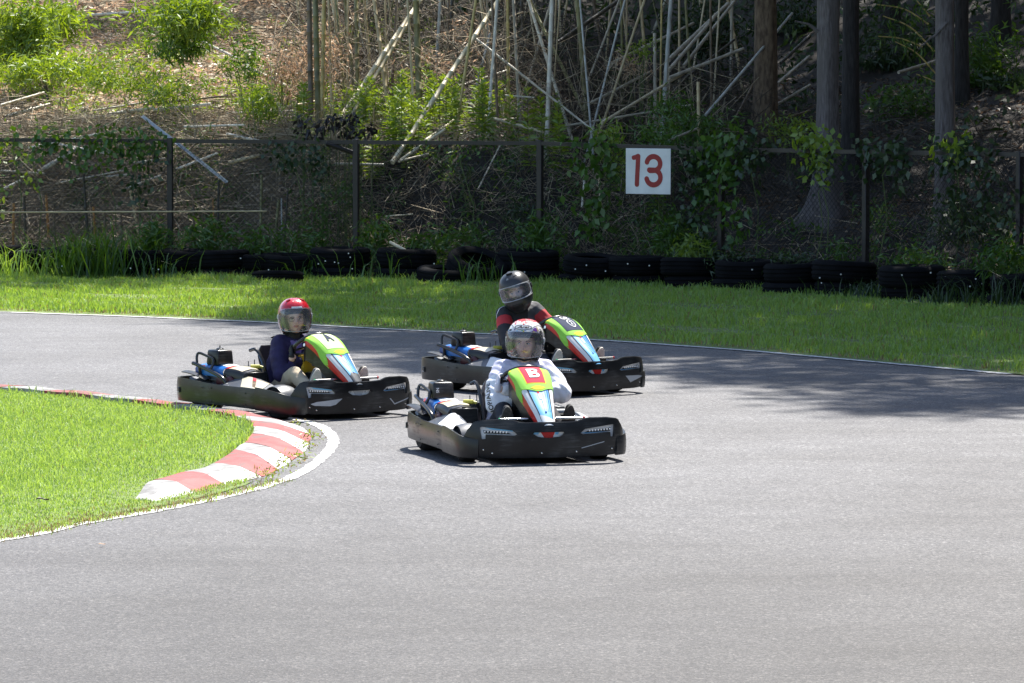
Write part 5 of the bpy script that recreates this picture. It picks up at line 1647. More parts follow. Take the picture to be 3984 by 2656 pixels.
def wall(path, t, rows=5, bulge=0.005, step=0.03):
    """upright plastic band along path [(x, y, z0, z1)], thickness t to its inner side"""
    A = resample(spline(path, 8), step)
    O, I = [], []
    for i, p in enumerate(A):
        a = A[max(i - 1, 0)]; b = A[min(i + 1, len(A) - 1)]
        d = Vector((b[0] - a[0], b[1] - a[1], 0)).normalized(); n = Vector((d.y, -d.x, 0))
        ro, ri = [], []
        for k in range(rows + 1):
            f = k / rows; z = p[2] + (p[3] - p[2]) * f
            ro.append(Vector((p[0], p[1], z)) + n * bulge * math.sin(PI * f) - n * (0.002 if k in (0, rows) else 0))
            ri.append(Vector((p[0], p[1], z - (0.002 if k == rows else 0))) - n * (t - bulge * math.sin(PI * f) * 0.6))
        O.append(ro); I.append(ri)
    mb = MB()
    n = len(O)
    mb.grid(O); mb.grid(I, flip=True)
    mb.grid([[O[i][-1] for i in range(n)], [I[i][-1] for i in range(n)]]); mb.grid([[I[i][0] for i in range(n)], [O[i][0] for i in range(n)]])
    mb.grid([O[0], I[0]]); mb.grid([I[-1], O[-1]])
    return mb


_NT = None


def nose_mid(s):
    """centre line of the nose fairing, s 0 at its tip, 1 at the top rear edge"""
    T = [(0, -0.395, 0.270), (0.15, -0.315, 0.352), (0.32, -0.215, 0.432), (0.5, -0.105, 0.520), (0.66, -0.005, 0.584), (0.8, 0.075, 0.622), (0.9, 0.135, 0.633), (1.0, 0.185, 0.615)]
    global _NT
    if _NT is None: _NT = np.array(spline(T, 12))
    return Vector((0, float(np.interp(s, _NT[:, 0], _NT[:, 1])), float(np.interp(s, _NT[:, 0], _NT[:, 2]))))


def nose_w(s): return float(np.interp(s, [0, 0.15, 0.35, 0.55, 0.75, 0.9, 1.0], [0.050, 0.066, 0.092, 0.118, 0.135, 0.137, 0.120]))


def nose_fn(x, s, d):
    """surface of the nose: x -1..1 across the top, beyond that down the sides"""
    s = min(1, max(0, s))
    e = 0.02
    m = (nose_mid(s - e) + nose_mid(s) * 2 + nose_mid(s + e)) / 4 if e < s < 1 - e else nose_mid(s)
    a = nose_mid(min(1, s + 0.05)) - nose_mid(max(0, s - 0.05)); a.normalize()
    up = Vector((0, -a.z, a.y)); up = up if up.z > 0 else -up
    w = nose_w(s)
    ax = abs(x); sg = 1 if x >= 0 else -1
    if ax <= 1: pos = Vector((w * x, 0, 0)) + up * (-0.028 * (ax ** 3.0)) ; n = (up + Vector((sg * 0.55 * ax ** 2, 0, 0))).normalized()
    else:
        k = ax - 1
        pos = Vector((sg * (w + 0.012 * min(k, 0.3) - 0.01 * max(0, k - 0.3)), 0, 0)) + up * (-0.028) + Vector((0, 0.02 * k, -0.13 * k)); n = Vector((sg, 0, 0.15)).normalized()
    return m + pos + n * d


def decal_text(name, txt, fn, centre, size, sx, sy, bold, m, parent, shear=0.0, rot=0.0, d=0.0042):
    V, F = text_tris(txt, 1.0, bold, shear)
    c, s_ = math.cos(rot), math.sin(rot)
    mb = MB()
    mb.add([fn(centre[0] + sx * size * (x * c - y * s_), centre[1] + sy * size * (x * s_ + y * c), d) for x, y in V], F)
    return mb.build(name, m, parent, smooth=0)


def wheel(parent, name, x, y, Ro, W, steer=0.0):
    w = empty(name, (x, y, Ro), steer); w.parent = parent
    A = Matrix.Rotation(PI / 2, 4, 'Y')
    hw = W / 2
    mb = MB()
    mb.lathe([(Ro * 0.50, -hw * 0.8), (Ro * 0.58, -hw * 0.95), (Ro * 0.84, -hw), (Ro * 0.96, -hw * 0.82), (Ro, -hw * 0.5), (Ro, hw * 0.5), (Ro * 0.96, hw * 0.82), (Ro * 0.84, hw), (Ro * 0.58, hw * 0.95), (Ro * 0.50, hw * 0.8)], 32, A, closed=True)
    mb.build('tyre', M['tyre_kart'], w)
    mb = MB()
    mb.lathe([(Ro * 0.08, -hw * 0.55), (Ro * 0.2, -hw * 0.62), (Ro * 0.42, -hw * 0.6), (Ro * 0.52, -hw * 0.82), (Ro * 0.52, hw * 0.82), (Ro * 0.42, hw * 0.6), (Ro * 0.2, hw * 0.62), (Ro * 0.08, hw * 0.55)], 20, A)
    mb.build('rim', M['rim'], w)
    return w


def side_pod(parent, sg, stick):
    """sloping side box with its printed stickers; sg -1 picture left, +1 right"""
    S = [(0.04, 0.19, 0.20, 0.16), (0.10, 0.215, 0.235, 0.17), (0.20, 0.225, 0.262, 0.18), (0.34, 0.228, 0.290, 0.19), (0.50, 0.230, 0.305, 0.20), (0.64, 0.230, 0.300, 0.20), (0.76, 0.225, 0.245, 0.17), (0.82, 0.215, 0.222, 0.15)]
    def fn(u, y, d):
        zo = float(np.interp(y, [q[0] for q in S], [q[1] for q in S])); zr = float(np.interp(y, [q[0] for q in S], [q[2] for q in S])); zi = float(np.interp(y, [q[0] for q in S], [q[3] for q in S]))
        X = float(np.interp(u, [0, 0.5, 0.7, 1], [0.585, 0.47, 0.43, 0.36])); Z = float(np.interp(u, [0, 0.5, 0.7, 1], [zo, zr - 0.008, zr, zi - 0.03]))
        return Vector((sg * X, y, Z + d))
    P = [[fn(u, q[0], 0) for u in np.linspace(0, 1, 11)] for q in S]
    mb = solid(P, 0.006, (sg * 0.4, 0, 1))
    t = mb.build('side_pod', M['plastic_grey'], parent)
    if stick == 'left':
        b = MB(); plate([(0.02, 0.13), (0.02, 0.40), (0.66, 0.57), (0.66, 0.44), (0.56, 0.38), (0.62, 0.20)], fn, 0.0005, 0.004, step=0.08, mb=b); b.build('sticker', M['cream'], t)
        b = MB(); plate([(0.10, 0.225), (0.10, 0.265), (0.60, 0.42), (0.60, 0.37)], fn, 0.004, 0.0055, step=0.08, mb=b); b.build('sticker', M['bark_brown'], t)
        b = MB(); plate([(0.42, 0.315), (0.42, 0.362), (0.60, 0.42), (0.60, 0.37)], fn, 0.0055, 0.0066, step=0.08, mb=b); b.build('sticker', M['red'], t)
        b = MB(); plate([(0.64, 0.19), (0.585, 0.37), (0.60, 0.375), (0.655, 0.20)], fn, 0.0005, 0.004, step=0.08, mb=b); b.build('sticker', M['gold'], t)
    elif stick == 'white':
        b = MB(); plate([(0.03, 0.10), (0.03, 0.40), (0.72, 0.52), (0.72, 0.34), (0.60, 0.30), (0.66, 0.13)], fn, 0.0005, 0.004, step=0.08, mb=b); b.build('sticker', M['white'], t)
        b = MB(); plate([(0.62, 0.16), (0.57, 0.29), (0.585, 0.295), (0.635, 0.165)], fn, 0.0041, 0.0052, step=0.08, mb=b); b.build('sticker', M['gold'], t)
    else:
        b = MB(); plate([(0.30, 0.12), (0.36, 0.42), (0.95, 0.42), (0.95, 0.18), (0.8, 0.12)], fn, 0.0005, 0.004, step=0.08, mb=b); b.build('sticker', M['silver'], t)
        b = MB(); plate([(0.22, 0.12), (0.28, 0.44), (0.345, 0.44), (0.285, 0.12)], fn, 0.0005, 0.0045, step=0.08, mb=b); b.build('sticker', M['red'], t)
    return t


def make_kart(px, py, yaw, label, plate_kind, left_stick, lower_decals, steer, scale=1.0):
    k = empty('kart', G(px, py), R(yaw), label, 'kart', 'karts racing round the corner')
    k.scale = (scale,) * 3
    # front panel with its slots
    mb = MB(); plate(PANEL, front_map, -0.016, 0.0, (SLOT, flip(SLOT), MID), 0.035, mb=mb)
    panel = mb.build('front_bumper', PL, k, smooth=35)
    b = MB(); b.tube([front_map(x, z, -0.008) for x, z in [q for q in PANEL[9:25]]], 0.0075, 6); b.build('bumper_lip', PL, panel)
    for i, x in enumerate((-0.46, -0.40, 0.46, 0.20, -0.05)):
        p, n = front_curve(x); z = (0.11, 0.085, 0.10, 0.085, 0.08)[i]
        b = MB(); b.ball(front_map(x, z, 0.001), (0.007, 0.005, 0.007), 8); b.build('bolt', M['steel'], panel)
    for nm, poly, m in lower_decals:
        b = MB(); plate(poly, front_map, 0.0005, 0.003, step=0.03, mb=b); b.build('sticker', m, panel)
    for sg in (-1, 1):
        f = (lambda P: P) if sg < 0 else flip
        lampo = MB(); plate(f([(-0.50, 0.275), (-0.24, 0.250), (-0.205, 0.203), (-0.36, 0.200), (-0.49, 0.172)]), front_map, -0.040, -0.026, step=0.04, mb=lampo)
        hl = lampo.build('headlight', M['lamp'], k)
        b = MB(); plate(f([(-0.462, 0.243), (-0.29, 0.226), (-0.262, 0.213), (-0.455, 0.222)]), front_map, -0.026, -0.021, step=0.04, mb=b); b.build('lamp_recess', M['black_print'], hl)
        b = MB(); plate(f([(-0.45, 0.262), (-0.265, 0.243), (-0.245, 0.230), (-0.40, 0.247)] if sg < 0 else [(-0.44, 0.217), (-0.27, 0.208), (-0.235, 0.213), (-0.30, 0.2165)]), front_map, -0.0255, -0.0225, step=0.04, mb=b); b.build('sticker', M['sky_blue'], hl)
        for j in range(8):
            x = -0.450 + j * 0.0215; z = 0.2335 - j * 0.0012
            b = MB(); b.ball(front_map(-x if sg > 0 else x, z, -0.017), 0.0066, 8); b.build('led', M['led'], hl)
    b = MB(); plate([(-0.125, 0.232), (0.125, 0.232), (0.08, 0.178), (-0.08, 0.178)], front_map, -0.040, -0.024, step=0.04, mb=b); badge = b.build('front_badge', M['white'], k)
    b = MB(); plate([(-0.06, 0.232), (0.05, 0.232), (0.03, 0.178), (-0.025, 0.178)], front_map, -0.0235, -0.0215, step=0.04, mb=b); b.build('sticker', M['red'] if plate_kind != 'A' else M['silver'], badge)
    for q in ([(-0.125, 0.232), (-0.062, 0.232), (-0.072, 0.208), (-0.112, 0.208)], [(0.052, 0.232), (0.085, 0.232), (0.068, 0.205), (0.048, 0.205)]):
        b = MB(); plate(q, front_map, -0.0235, -0.0215, step=0.04, mb=b); b.build('sticker', M['sky_blue'] if plate_kind != 'A' else M['silver'], badge)

    # bumper bands along the sides and round the rear
    def sides(pts, sg): return [(sg * p[0], p[1], p[2], p[3]) for p in pts] if sg > 0 else [(sg * p[0], p[1], p[2], p[3]) for p in pts][::-1]
    for sg in (-1, 1):
        mb = wall(sides([(0.497, -0.362, 0.052, 0.180), (0.555, -0.325, 0.053, 0.190), (0.598, -0.25, 0.054, 0.202), (0.614, -0.12, 0.057, 0.222), (0.616, 0.04, 0.061, 0.238), (0.614, 0.155, 0.064, 0.245)], sg), 0.018)
        s1 = mb.build('side_bumper', PL, k, smooth=50)
        mb = wall(sides([(0.595, 0.135, 0.066, 0.232), (0.598, 0.30, 0.07, 0.232), (0.598, 0.62, 0.075, 0.235), (0.594, 0.90, 0.075, 0.245), (0.585, 1.12, 0.076, 0.258), (0.565, 1.28, 0.078, 0.262), (0.505, 1.395, 0.08, 0.262), (0.40, 1.455, 0.08, 0.262)], sg), 0.018)
        s2 = mb.build('side_bumper', PL, k, smooth=50)
        for yy, zz in ((0.30, 0.19), (0.30, 0.10), (0.78, 0.205), (0.78, 0.10), (0.90, 0.205)):
            b = MB(); b.ball((sg * 0.606, yy, zz), (0.004, 0.007, 0.007), 8); b.build('bolt', M['tube'], s2)
        b = MB(); b.rbox((sg * 0.566, 1.29, 0.165), (0.014, 0.075, 0.042), 0.004, Matrix.Rotation(sg * 0.45, 3, 'Z'), n=1); sl = b.build('slot', M['black_print'], s2)
        b = MB(); b.box((sg * 0.5765, 1.285, 0.149), (0.005, 0.055, 0.006), Matrix.Rotation(sg * 0.45, 3, 'Z')); b.build('slot_lip', M['silver'], s2)
    mb = wall([(0.42, 1.449, 0.08, 0.262), (0.25, 1.472, 0.08, 0.262), (0, 1.478, 0.08, 0.262), (-0.25, 1.472, 0.08, 0.262), (-0.42, 1.449, 0.08, 0.262)], 0.018)
    mb.build('rear_bumper', PL, k, smooth=50)

    # chassis
    b = MB(); b.rbox((0, 0.18, 0.052), (0.62, 0.96, 0.012), 0.004, n=1); b.build('floor_tray', M['steel_brown'], k)
    for sg in (-1, 1):
        b = MB(); b.tube([(sg * 0.33, -0.30, 0.075), (sg * 0.34, 0.1, 0.075), (sg * 0.33, 0.6, 0.08), (sg * 0.30, 1.22, 0.10)], 0.015, 8); b.build('frame_rail', TB, k)
    b = MB(); b.tube([(-0.5, 1.03, 0.14), (0.5, 1.03, 0.14)], 0.016, 10); b.build('rear_axle', M['steel'], k)
    b = MB(); b.tube([(-0.42, 0.0, 0.13), (-0.2, -0.02, 0.10), (0.2, -0.02, 0.10), (0.42, 0.0, 0.13)], 0.016, 8); b.build('front_axle', TB, k)
    for sg in (-1, 1):
        wheel(k, 'wheel', sg * 0.475, 0.0, 0.130, 0.125, R(steer))
        wheel(k, 'wheel', sg * 0.455, 1.03, 0.138, 0.19)
        # mudguard-like shoulder over the front wheel
        P = [[Vector((sg * (0.40 + 0.15 * j / 3), 0.16 * math.sin(a), 0.125 + 0.148 * math.cos(a) - 0.012 * abs(j - 1.5))) for j in range(4)] for a in np.linspace(-1.25, 1.25, 12)]
        solid(P, 0.006).build('wheel_guard', M['plastic_grey'], k)
        b = MB(); b.tube([(sg * 0.10, -0.215, 0.304), (sg * 0.30, -0.215, 0.304)], 0.009, 10); bar = b.build('foot_bar', M['steel'], k)
        b = MB(); b.ball((sg * 0.303, -0.215, 0.304), 0.012, 8); b.build('bar_end', M['red'] if sg > 0 else M['green_print'], bar)
        b = MB(); b.tube([(sg * 0.20, -0.14, 0.10), (sg * 0.20, -0.19, 0.26)], 0.009, 6); b.box((sg * 0.20, -0.195, 0.27), (0.07, 0.012, 0.05)); b.build('pedal', TB, k)

    # nose fairing and what is printed or taped on it
    mb = MB()
    P = [[nose_fn(x, s, 0) for x in (-2.3, -1.7, -1.25, -1.05, -1, -0.9, -0.75, -0.5, -0.25, 0, 0.25, 0.5, 0.75, 0.9, 1, 1.05, 1.25, 1.7, 2.3)] for s in np.linspace(0, 1, 40)]
    nose = solid(P, 0.005).build('nose_fairing', PL, k, smooth=50)
    def dec(name, poly, m, d0=0.0006, d1=0.003, step=0.06):
        b = MB(); plate(poly, nose_fn, d0, d1, step=step, mb=b); return b.build(name, m, nose, smooth=50)
    dec('sticker', [(-0.72, 0.0), (0.72, 0.0), (0.72, 0.30), (0.66, 0.50), (-0.66, 0.50), (-0.72, 0.30)], M['sky_blue'])
    for x in (-0.05, 0.14, 0.32, 0.48):
        dec('stripe', [(x, 0.16), (x + 0.05, 0.16), (x + 0.06 + 0.10, 0.52), (x + 0.04, 0.52)], M['blue'], 0.003, 0.0042)
    dec('sticker', [(-0.15, 0.33), (0.05, 0.33), (0.02, 0.40), (-0.18, 0.40)], M['white'], 0.0042, 0.0054)
    dec('sticker', [(-0.16, 0.405), (-0.02, 0.405), (-0.05, 0.45), (-0.19, 0.45)], M['plate_red'], 0.0042, 0.0054)
    if plate_kind == 'A': dec('sticker', [(-0.70, 0.0), (0.70, 0.0), (0.70, 0.14), (0.2, 0.155), (-0.30, 0.17), (-0.70, 0.12)], M['plastic_grey'], 0.003, 0.0045)
    if plate_kind == 'B': dec('sticker', [(-0.72, 0.0), (0.72, 0.0), (0.72, 0.07), (-0.70, 0.13)], M['white'], 0.003, 0.0045)
    for sg in (-1, 1):
        f = (lambda P_: P_) if sg < 0 else flip
        dec('stripe', f([(-1.05, 0.0), (-0.72, 0.0), (-0.72, 0.50), (-1.02, 0.66), (-1.05, 0.30)]), M['white'])
        dec('stripe', f([(-0.74, 0.0), (-0.66, 0.0), (-0.66, 0.48), (-0.74, 0.50)]), M['black_print'], 0.003, 0.0044)
        dec('stripe', f([(-1.42, 0.16), (-1.05, 0.06), (-1.05, 0.62), (-1.06, 0.99), (-1.40, 0.86), (-1.55, 0.50)]), M['red'], 0.0008, 0.0034)
    b = MB(); b.ball(nose_fn(0.05, 0.16, 0.003), (0.008, 0.008, 0.006), 10); b.build('bolt', M['blue'], nose)
    for sg in (-1, 1):
        b = MB(); b.tube([nose_fn(sg * 1.35, 0.90, 0.0), nose_fn(sg * 1.35, 0.90, 0.012)], 0.013, 12); b.build('bolt', M['steel'], nose)
    # the green cover pulled over the top, with its number panel
    def cover_fn(x, s, d): return nose_fn(x, s, d + 0.006 + 0.0035 * math.sin(9 * x + 14 * s) * max(0, abs(x) - 0.6) + 0.003 * math.sin(25 * s + 4 * x) * max(0, abs(x) - 0.5))
    cov = [(-1.06, 1.0), (-1.10, 0.86), (-1.12, 0.72), (-1.30, 0.60), (-1.62, 0.50), (-1.58, 0.42), (-1.18, 0.44), (-0.98, 0.49), (-0.6, 0.46), (-0.2, 0.43), (0.2, 0.43), (0.6, 0.46), (0.98, 0.49), (1.18, 0.44), (1.58, 0.42), (1.62, 0.50), (1.30, 0.60), (1.12, 0.72), (1.10, 0.86), (1.06, 1.0)]
    b = MB(); plate(cov, cover_fn, -0.004, 0.002, step=0.04, mb=b); cover = b.build('number_cover', M['lime'], k, smooth=60)
    def cdec(name, poly, m, d0=0.002, d1=0.0034, step=0.04):
        b = MB(); plate(poly, cover_fn, d0, d1, step=step, mb=b); return b.build(name, m, cover, smooth=50)
    cdec('print', [(-0.55, 0.995), (0.55, 0.995), (0.52, 0.955), (0.25, 0.935), (-0.25, 0.935), (-0.52, 0.955)], M['yellow_edge'])
    cdec('print', [(-0.5, 0.475), (-0.2, 0.447), (0.2, 0.447), (0.5, 0.475), (0.15, 0.50), (-0.15, 0.50)], M['yellow_edge'])
    for sg in (-1, 1):
        f = (lambda P_: P_) if sg < 0 else flip
        cdec('print', f([(-1.0, 0.97), (-0.94, 0.97), (-0.90, 0.86), (-0.98, 0.84)]), M['yellow_edge'])
    if plate_kind == 'B':
        cdec('print', [(-0.60, 0.535), (0.60, 0.535), (0.60, 0.875), (-0.60, 0.875)], M['yellow_edge'], 0.002, 0.003)
        cdec('number_plate', [(-0.55, 0.545), (0.55, 0.545), (0.55, 0.865), (-0.55, 0.865)], M['plate_red'], 0.003, 0.0042)
        def lt(P_): return [(0.03 + 0.40 * x, 0.705 + 0.085 * y) for x, y in P_]
        arc = lambda cx, cy, rx, ry: [(cx + rx * math.cos(a), cy + ry * math.sin(a)) for a in np.linspace(-PI / 2, PI / 2, 9)]
        Bo = [(-0.75, -1.0)] + arc(0.28, -0.49, 0.50, 0.51) + [(0.52, 0.06)] + arc(0.22, 0.54, 0.46, 0.46) + [(-0.75, 1.0)]
        Bh1 = [(-0.22, -0.68)] + arc(0.18, -0.46, 0.16, 0.22) + [(-0.22, -0.24)]; Bh2 = [(-0.22, 0.24)] + arc(0.14, 0.46, 0.14, 0.22) + [(-0.22, 0.68)]
        b = MB(); plate(lt(Bo), cover_fn, 0.0042, 0.0085, (lt(Bh1), lt(Bh2)), 0.03, mb=b); b.build('letter', M['white'], cover, smooth=0)
    elif plate_kind == 'A':
        cdec('number_plate', [(-0.72, 0.53), (0.70, 0.53), (0.64, 0.90), (-0.66, 0.90)], M['plate_pale'], 0.003, 0.0042)
        decal_text('letter', 'A', cover_fn, (0.02, 0.74), 0.27, 2.7, 0.95, 0.03, M['plate_navy'], cover, d=0.0085)
    else:
        cdec('number_plate', [(-0.74, 0.535), (0.74, 0.535), (0.66, 0.875), (-0.66, 0.875)], M['plate_navy'], 0.003, 0.0042)
        decal_text('lettering', 'GR', cover_fn, (0.0, 0.80), 0.14, 3.3, 0.9, 0.012, M['white'], cover, d=0.0085)
        decal_text('number', '2', cover_fn, (0.10, 0.665), 0.12, 3.0, 0.9, 0.012, M['white'], cover, d=0.0085)
        ring = [(0.10 + 0.27 * math.cos(a), 0.665 + 0.082 * math.sin(a)) for a in np.linspace(0, 2 * PI, 25)[:-1]]; hole = [(0.10 + 0.225 * math.cos(a), 0.665 + 0.068 * math.sin(a)) for a in np.linspace(0, 2 * PI, 25)[:-1]]
        b = MB(); plate(ring, cover_fn, 0.0042, 0.0085, (hole,), 0.04, mb=b); b.build('number_ring', M['white'], cover)

    # steering
    b = MB(); b.tube([(0, -0.12, 0.12), (0, 0.10, 0.40), (0, 0.22, 0.545)], 0.012, 8); b.build('steering_column', M['steel'], k)
    sw_ = empty('steering_wheel', STEER_C, 0); sw_.parent = k
    sw_.rotation_mode = 'QUATERNION'; sw_.rotation_quaternion = STEER_Q @ Quaternion((0, 0, 1), R(steer * 1.6))
    ring = []
    for i in range(32):
        a = 2 * PI * i / 32
        r = 0.152 if math.sin(a) < 0.78 else 0.152 * 0.78 / math.sin(a) * (1 + 0.05 * (1 - abs(math.cos(a)) / 0.63))
        ring.append(Vector((0.162 * math.cos(a), r * math.sin(a), 0)))
    b = MB(); b.grid([[p + (p.normalized() * math.cos(t) + Vector((0, 0, 1)) * math.sin(t)) * 0.0155 for t in np.linspace(0, 2 * PI, 11)] for p in ring], closed_u=True); b.build('rim', TB, sw_, smooth=60)
    b = MB(); b.lathe([(0.02, -0.03), (0.055, -0.02), (0.055, 0.012), (0.03, 0.022)], 16); b.build('hub', M['plastic'], sw_)
    for a in (0.3, PI - 0.3, -PI / 2):
        b = MB(); b.tube([(0.04 * math.cos(a), 0.04 * math.sin(a), 0), (0.155 * math.cos(a), 0.15 * math.sin(a), 0)], 0.010, 6); b.build('spoke', M['plastic'], sw_)
    b = MB(); b.rbox((0.0, 0.30, 0.385), (0.15, 0.09, 0.17), 0.015, n=2); b.build('column_pad', M['yellow'] if plate_kind == 'A' else PL, k)
    b = MB(); b.rbox((0.0, 0.10, 0.285), (0.14, 0.34, 0.11), 0.025, n=2); b.build('column_housing', M['plastic'], k)

    # seat
    prof = spline([(0.36, 0.20), (0.42, 0.145), (0.52, 0.095), (0.62, 0.095), (0.70, 0.15), (0.745, 0.27), (0.775, 0.40), (0.795, 0.525)], 4)
    P = []
    for i, p in enumerate(prof):
        f = i / (len(prof) - 1); row = []
        for j in range(13):
            u = (j - 6) / 6.0
            wing = abs(u) ** 2.6
            hw = 0.178 - 0.02 * f - 0.05 * max(0, (f - 0.86) / 0.14) ** 2
            d = 0.13 * wing * math.sin(PI * min(1, 0.25 + f * 0.75)) * (1.05 if f > 0.35 else 0.6)
            row.append(Vector((u * hw, p[0] - d * (0.75 if f > 0.45 else 0.1), p[1] + d * (0.35 if f > 0.45 else 1.0))))
        P.append(row)
    solid(P, 0.010).build('seat', PL, k, smooth=60)
    for sg in (-1, 1):
        b = MB(); q = [Vector(v) for v in spline([(sg * 0.235, 0.77, 0.49), (sg * 0.215, 0.715, 0.50), (sg * 0.205, 0.655, 0.44), (sg * 0.205, 0.58, 0.30), (sg * 0.21, 0.52, 0.14)], 5)]; b.tube(q, 0.014, 8); b.build('seat_stay', TB, k)

    # engine on the picture-left side
    en = MB(); en.rbox((-0.385, 0.84, 0.20), (0.20, 0.42, 0.20), 0.02, n=2); eng = en.build('engine', M['plastic'], k)
    for j in range(5):
        b = MB(); b.rbox((-0.487, 0.86, 0.14 + j * 0.030), (0.02, 0.20, 0.012), 0.003, n=1); b.build('cooling_fin', M['plastic_grey'], eng)
    b = MB(); b.lathe([(0.07, 0), (0.078, 0.01), (0.078, 0.035), (0.055, 0.05), (0.03, 0.052)], 20, Matrix.Translation((-0.470, 0.67, 0.225)) @ Matrix.Rotation(-PI / 2, 4, 'Y')); b.build('starter_cowl', M['maroon'], eng)
    b = MB(); b.rbox((-0.47, 0.76, 0.25), (0.06, 0.22, 0.10), 0.02, n=2); b.build('cylinder_cowl', M['maroon'], eng)
    def cov2(y0, y1, z0, z1, xo0, xo1, xi):
        return [[Vector((x + 0.0, y, float(z) )) for x, z in ((lambda xo, zz: ((xo, zz - 0.085), (xo - 0.004, zz - 0.03), (xo + 0.012, zz - 0.006), (xo + 0.05, zz + 0.004), ((xo + xi) / 2, zz + 0.012), (xi - 0.03, zz + 0.004), (xi, zz - 0.03)))(xo0 + (xo1 - xo0) * f, z0 + (z1 - z0) * f + 0.012 * math.sin(PI * f)))] for f, y in ((g_ / 6, y0 + (y1 - y0) * g_ / 6) for g_ in range(7))]
    Pr = cov2(0.74, 1.14, 0.362, 0.368, -0.515, -0.50, -0.30)
    eb = solid(Pr, 0.006).build('engine_cover', M['blue'], k, smooth=45)
    b = MB(); b.grid([[p + Vector((0, 0, 0.003)) for p in row[3:6]] for row in Pr[0:5]]); b.build('sticker', M['white'], eb)
    b = MB(); b.grid([[p + Vector((0, 0, 0.004)) for p in row[3:5]] for row in Pr[2:4]]); b.build('sticker', M['sky_blue'], eb)
    b = MB(); b.grid([[p + Vector((-0.003, 0, 0.002)) for p in row[0:3]] for row in Pr[5:7]]); b.build('sticker', M['deep_blue'], eb)
    b = MB(); b.grid([[p + Vector((-0.004, 0, 0.003)) for p in row[1:3]] for row in Pr[4:6]]); b.build('sticker', M['red'], eb)
    Pf = cov2(0.50, 0.735, 0.335, 0.360, -0.475, -0.505, -0.28)
    eg = solid(Pf, 0.006).build('engine_cover', PL, k, smooth=45)
    b = MB(); b.grid([[p + Vector((0, 0, 0.003)) for p in row[2:6]] for row in Pf[1:6]]); b.build('sticker', M['cream'], eg)
    b = MB(); b.grid([[p + Vector((0, 0, 0.0045)) for p in row[2:6]] for row in Pf[5:7]]); b.build('sticker', M['red'], eg)
    for x, y in ((-0.46, 0.70), (-0.44, 0.545)):
        b = MB(); b.lathe([(0.018, 0), (0.018, 0.008), (0.010, 0.010)], 12, Matrix.Translation((x + 0.03, y, 0.352 if y > 0.6 else 0.343))); b.build('bolt', M['tube'], eg)
    b = MB(); b.rbox((-0.36, 0.50, 0.25), (0.20, 0.02, 0.17), 0.006, n=1); b.build('engine_plate', PL, k)
    b = MB(); b.tube([(-0.33, 0.62, 0.372), (-0.27, 0.58, 0.372)], 0.017, 10); b.tube([(-0.27, 0.58, 0.372), (-0.25, 0.565, 0.365)], 0.011, 8); b.build('oil_cap', M['cap_yellow'], k)
    for j in range(3):
        b = MB(); b.tube([(-0.24 + 0.045 * j, 0.78 - 0.02 * j, 0.33), (-0.24 + 0.045 * j, 0.78 - 0.02 * j, 0.405 + 0.012 * j)], 0.004, 5); b.build('cable_end', M['tube'], k)
    b = MB(); b.rbox((-0.14, 0.90, 0.28), (0.22, 0.16, 0.15), 0.02, n=2); b.build('rear_box', M['plastic'], k)
    # tank on top
    b = MB(); b.rbox((-0.415, 0.925, 0.435), (0.165, 0.165, 0.125), 0.018, n=3, taper=0.90); tank = b.build('fuel_tank', PL, k)
    b = MB(); b.lathe([(0.030, 0), (0.030, 0.010), (0.018, 0.016), (0.006, 0.018), (0.004, 0.034)], 14, Matrix.Translation((-0.415, 0.925, 0.496))); b.build('tank_cap', TB, tank)
    if plate_kind == 'B':
        decal_text('lettering', 'SN', lambda x, y, d: Vector((-0.46 + x, 0.8435 - d + (y + 0.02) * 0.12, 0.44 + y)), (0, 0), 0.03, 1, 1, 0.01, M['white'], tank, rot=PI / 2, d=0.004)
    # protection bars beside the engine
    b = MB(); b.tube([Vector(v) for v in spline([(-0.555, 1.10, 0.385), (-0.555, 1.06, 0.380), (-0.552, 0.82, 0.325), (-0.548, 0.70, 0.285), (-0.54, 0.665, 0.24), (-0.53, 0.66, 0.12)], 4)], 0.0155, 10); b.build('protection_bar', TB, k)
    b = MB(); b.tube([Vector(v) for v in spline([(-0.500, 0.70, 0.30), (-0.498, 0.665, 0.275), (-0.495, 0.65, 0.22), (-0.49, 0.65, 0.12)], 4)], 0.013, 10); b.build('protection_bar', TB, k)
    b = MB(); b.tube([Vector(v) for v in spline([(-0.553, 1.045, 0.375), (-0.545, 1.06, 0.44), (-0.53, 1.045, 0.468), (-0.51, 0.94, 0.440), (-0.505, 0.89, 0.425), (-0.515, 0.875, 0.39), (-0.54, 0.885, 0.335)], 5)], 0.011, 10); b.build('roll_hoop', TB, k)
    b = MB(); b.tube([(-0.53, 1.05, 0.37), (-0.50, 1.06, 0.22), (-0.42, 1.05, 0.12)], 0.013, 8); b.build('bar_support', TB, k)
    P = [[Vector((-0.60 + 0.10 * j / 3 + 0.05 * i / 6, 1.20 - 0.26 * i / 6, 0.315 - 0.055 * (i / 6) ** 1.6 + 0.010 * math.sin(PI * j / 3))) for j in range(4)] for i in range(7)]
    solid(P, 0.006).build('rear_fin', PL, k, smooth=60)
    b = MB(); b.rbox((-0.47, 1.10, 0.235), (0.14, 0.18, 0.03), 0.01, Matrix.Rotation(0.3, 3, 'X'), n=1); b.build('rear_step', M['plastic_grey'], k)
    # right-hand side: low cover with battery box
    b = MB(); b.rbox((0.40, 0.80, 0.225), (0.26, 0.34, 0.16), 0.04, n=3, taper=0.8); b.build('battery_box', PL, k)
    P = [[Vector((0.30 + 0.26 * u, 0.55 + 0.55 * v_, 0.24 + 0.085 * math.sin(PI * min(1, 0.15 + 0.75 * v_)) - 0.10 * u ** 2.2)) for u in np.linspace(0, 1, 7)] for v_ in np.linspace(0, 1, 9)]
